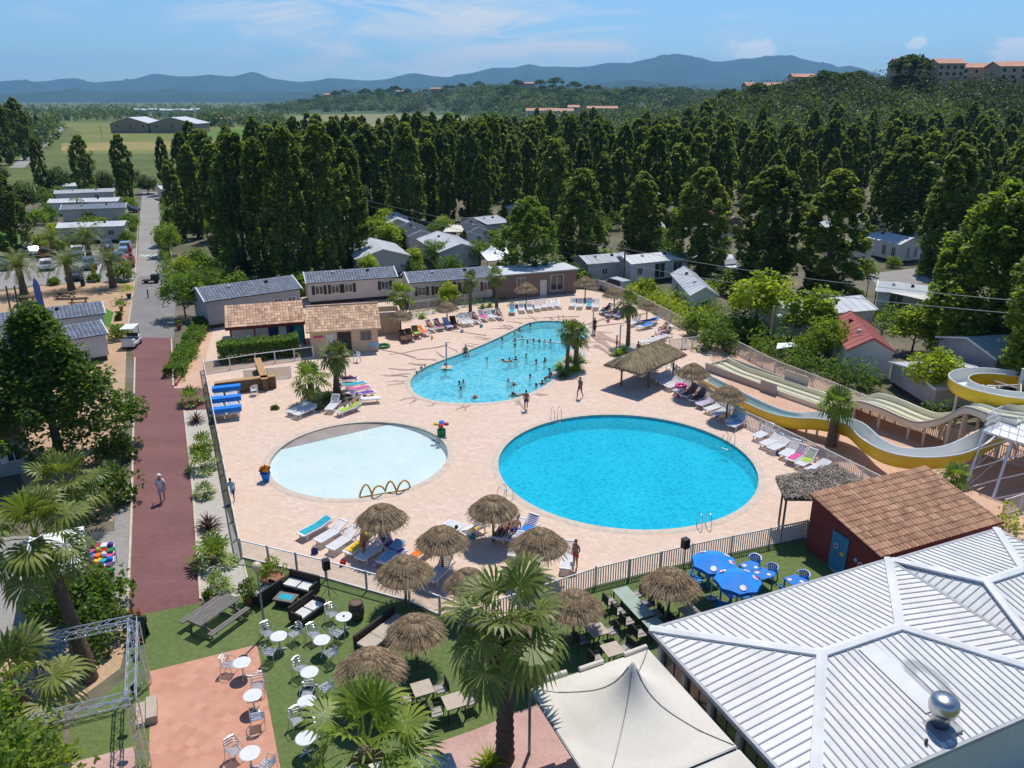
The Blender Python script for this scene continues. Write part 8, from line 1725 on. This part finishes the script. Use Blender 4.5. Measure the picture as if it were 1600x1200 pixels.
p = G(207, 541); t = thing('golf_cart', 'white golf cart with a flat roof at the edge of the red path', 'golf cart', (p.x, p.y, .03), R(-82)); b = MB(); b.box(0, 0, .25, 2.3, 1.15, .3).box(.85, 0, .55, .55, 1.1, .35).box(-.75, 0, .55, .7, 1.1, .3); part('body', b, m['plastic'], t); part('seat', MB().box(-.25, 0, .56, .5, 1.0, .2).box(-.48, 0, .76, .12, 1.0, .4), m['dark'], t); part('roof', MB().box(-.05, 0, 1.85, 1.9, 1.2, .07), m['plastic'], t)
for x in (-.85, .75):
    for y in (-.5, .5): part('roof_post', MB().tube([(x, y, .7), (x * .95, y, 1.86)], .025, 6), m['dark'], t)
for x in (-.75, .75):
    for s in (-1, 1): part('wheel', MB().tube([(x, s * .45, .22), (x, s * .6, .22)], .22, 12), m['rubber'], t)
p = G(237, 442); t = thing('utility_cart', 'small dark utility cart standing on the grey road', 'cart', (p.x, p.y, .03), .2); part('body', MB().box(.5, 0, .3, .9, .8, .75), m['dark'], t); part('flatbed', MB().box(-.5, 0, .3, 1.1, .8, .12), m['wooddark'], t)
for x in (-.6, .6):
    for s in (-1, 1): part('wheel', MB().tube([(x, s * .36, .2), (x, s * .46, .2)], .2, 10), m['rubber'], t)
p = G(258, 467); t = thing('notice_board', 'dark rectangular notice board at the road side by the round bush', 'notice board', (p.x, p.y, .02)); part('panel', MB().box(0, 0, .3, .9, .06, 1.1), m['dark'], t)
for x in (-.4, .4): part('post', MB().box(x, .04, 0, .06, .05, .3), m['dark'], t)
p = G(232, 466); solo('bollard', MB().lathe([(.07, 0), (.07, 1.0), (.04, 1.06), (.001, 1.07)], n=10), m['dark'], 'dark bollard in the middle of the grey road', 'bollard', (p.x, p.y, .02))
def flag(u, v, h, col, lab, w=.75, lean=.0):
    p = G(u, v); t = thing('feather_flag', lab, 'flag', (p.x, p.y, 0)); part('pole', MB().tube([(0, 0, 0), (0, 0, h * .8), (w * .4, 0, h)], .025, 6), m['grey'], t); mb = MB(); vs = []
    for i in range(11): s = i / 10; z = lerp(h * .12, h * .99, s); ww = w * (1 - .55 * max(0, (s - .7) / .3) ** 2); vs += [(.02 + (w * .3 * max(0, (s - .8) / .2)), .03 * sin(s * 5), z), (ww, .05 * sin(s * 5 + 1), z)]
    k = len(vs); vs += [(x, y + .015, z) for x, y, z in vs]; mb.add(vs, [(2 * i, 2 * i + 1, 2 * i + 3, 2 * i + 2) for i in range(10)] + [(k + 2 * i, k + 2 * i + 2, k + 2 * i + 3, k + 2 * i + 1) for i in range(10)]); part('banner', mb, m[col], t)
flag(61, 490, 4.0, 'violet', 'tall violet feather banner at the sandy yard') if m.setdefault('violet', M('violet_cloth', (.2, .17, .55), rough=.7)) else None
flag(204, 416, 3.4, 'crimson', 'narrow red feather banner at the car park exit', .5); flag(144, 432, 2.2, 'yellowc', 'small yellow banner before the blue car', .6)
def picnic_set(u, v, r, lab):
    p = G(u, v); t = thing('picnic_table', lab, 'picnic table', (p.x, p.y, .01), r); part('tabletop', MB().box(0, 0, .7, 1.9, .75, .06), m['wooddark'], t)
    for s in (-1, 1): part('seat', MB().box(0, s * .72, .42, 1.9, .28, .05), m['wooddark'], t)
    for s in (-1, 1): part('trestle', MB().bar((s * .7, -.7, 0), (s * .7, .25, .7), .07).bar((s * .7, .7, 0), (s * .7, -.25, .7), .07).bar((s * .7, -.8, .39), (s * .7, .8, .39), .06), m['wooddark'], t)
picnic_set(42, 474, .1, 'dark picnic table left of the violet banner'); picnic_set(50, 481, .2, 'second dark picnic table left of the violet banner'); picnic_set(103, 466, 0, 'dark picnic table under the middle date palm'); picnic_set(124, 476, .3, 'dark picnic table behind the big broadleaf tree top')
for i, (u, v) in enumerate(((18, 492), (31, 492))): p = G(u, v); solo('timber_post', MB().tube([(0, 0, 0), (.1, 0, 3.2)], .09, 8), m['post'], ('left', 'right')[i] + ' dark timber post beside the minigolf green', 'post', p)
p = G(130, 447); solo('litter_bin', MB().lathe([(.25, 0), (.28, .8), (.24, .95), (.001, 1.0)], n=12), m['dark'], 'dark litter bin between the date palms', 'bin', p)
def bike(u, v, r, lab):
    p = G(u, v); t = thing('bicycle', lab, 'bicycle', (p.x, p.y, .01), r)
    for x in (-.5, .5): part('wheel', MB().tube([(x + .32 * cos(a * PI / 8), 0, .33 + .32 * sin(a * PI / 8)) for a in range(16)], .02, 5, closed=True), m['rubber'], t)
    part('frame', MB().tube([(-.5, 0, .33), (-.1, 0, .3), (.38, 0, .75), (-.2, 0, .72), (-.1, 0, .3)], .02, 5).tube([(-.5, 0, .33), (-.2, 0, .72), (-.23, 0, .88)], .018, 5).tube([(.5, 0, .33), (.36, 0, .95)], .018, 5), m['car_blue'], t); part('saddle', MB().box(-.24, 0, .88, .24, .12, .05), m['dark'], t); part('handlebar', MB().tube([(.36, -.25, .98), (.36, .25, .98)], .015, 5), m['dark'], t)
bike(186, 478, .3, 'bicycle leaning on the sandy verge, left one'); bike(196, 475, .2, 'bicycle leaning on the sandy verge, nearer the road')
# poles and wires
def pole(u, v, top, lab, mat='post', arm=True):
    p = G(u, v); h = PY(u, top, p.y).z; t = thing('utility_pole', lab, 'utility pole', p); part('shaft', MB().tube([(0, 0, 0), (0, 0, h)], [.14, .1], 8), m[mat], t)
    if arm: part('crossarm', MB().box(0, 0, h - .35, 1.2, .1, .1), m[mat], t)
    return Vector((p.x, p.y, h))
h1 = pole(974, 447, 384, 'wooden utility pole beside the people carrier'); pole(1201, 549, 478, 'yellowish wooden pole among the small trees', 'woodlt', False); h0 = pole(577, 376, 312, 'wooden utility pole left of the dark roofed homes'); pole(505, 424, 372, 'thin pole behind the pool house poplars', 'grey', False)
def wire(a, b, sag, lab):
    pts = [a.lerp(b, i / 24) - Vector((0, 0, sag * 4 * (i / 24) * (1 - i / 24))) for i in range(25)]; solo('power_cable', MB().tube(pts, .026, 5), m['cable'], lab, 'power cable', a, world=True)
m['cable'] = M('grey_cable', (.42, .42, .42), rough=.6)
for k, (v0, v1, w) in enumerate(((468, 478, 'upper'), (488, 492, 'lower'))):
    e = PY(1640, v0 + 6, 52); a = PY(974, 388 + k * 24, h1.y); b = PY(577, 314 + k * 8, h0.y); wire(b, a, .5, '%s grey power cable left of the pole by the people carrier' % w); wire(a, e, .6, '%s grey power cable right of the pole by the people carrier' % w)
def street_lamp(u, v, top, lab):
    p = G(u, v); h = PY(u, top, p.y).z; t = thing('street_lamp', lab, 'street lamp', p); part('pole', MB().tube([(0, 0, 0), (0, 0, h - .2)], .05, 8), m['dark'], t); part('lamp_head', MB().lathe([(.03, 0), (.22, .1), (.24, .16), (.02, .24)], z=h - .25, n=12), m['plastic'], t)
street_lamp(1350, 485, 437, 'street lamp with a white head left of the cream terrace awning'); street_lamp(1443, 415, 390, 'street lamp with a white head beside the bright white home'); street_lamp(1165, 520, 440, 'lamp behind the yellow green tree') if False else None
for i, u in enumerate((38, 160, 250, 356)): p = G(u, (232, 218, 230, 226)[i]); solo('field_pole', MB().tube([(0, 0, 0), (0, 0, 8)], .12, 6), m['post'], 'lone wooden pole in the dry field, %s from the left' % ORD[i], 'pole', p)
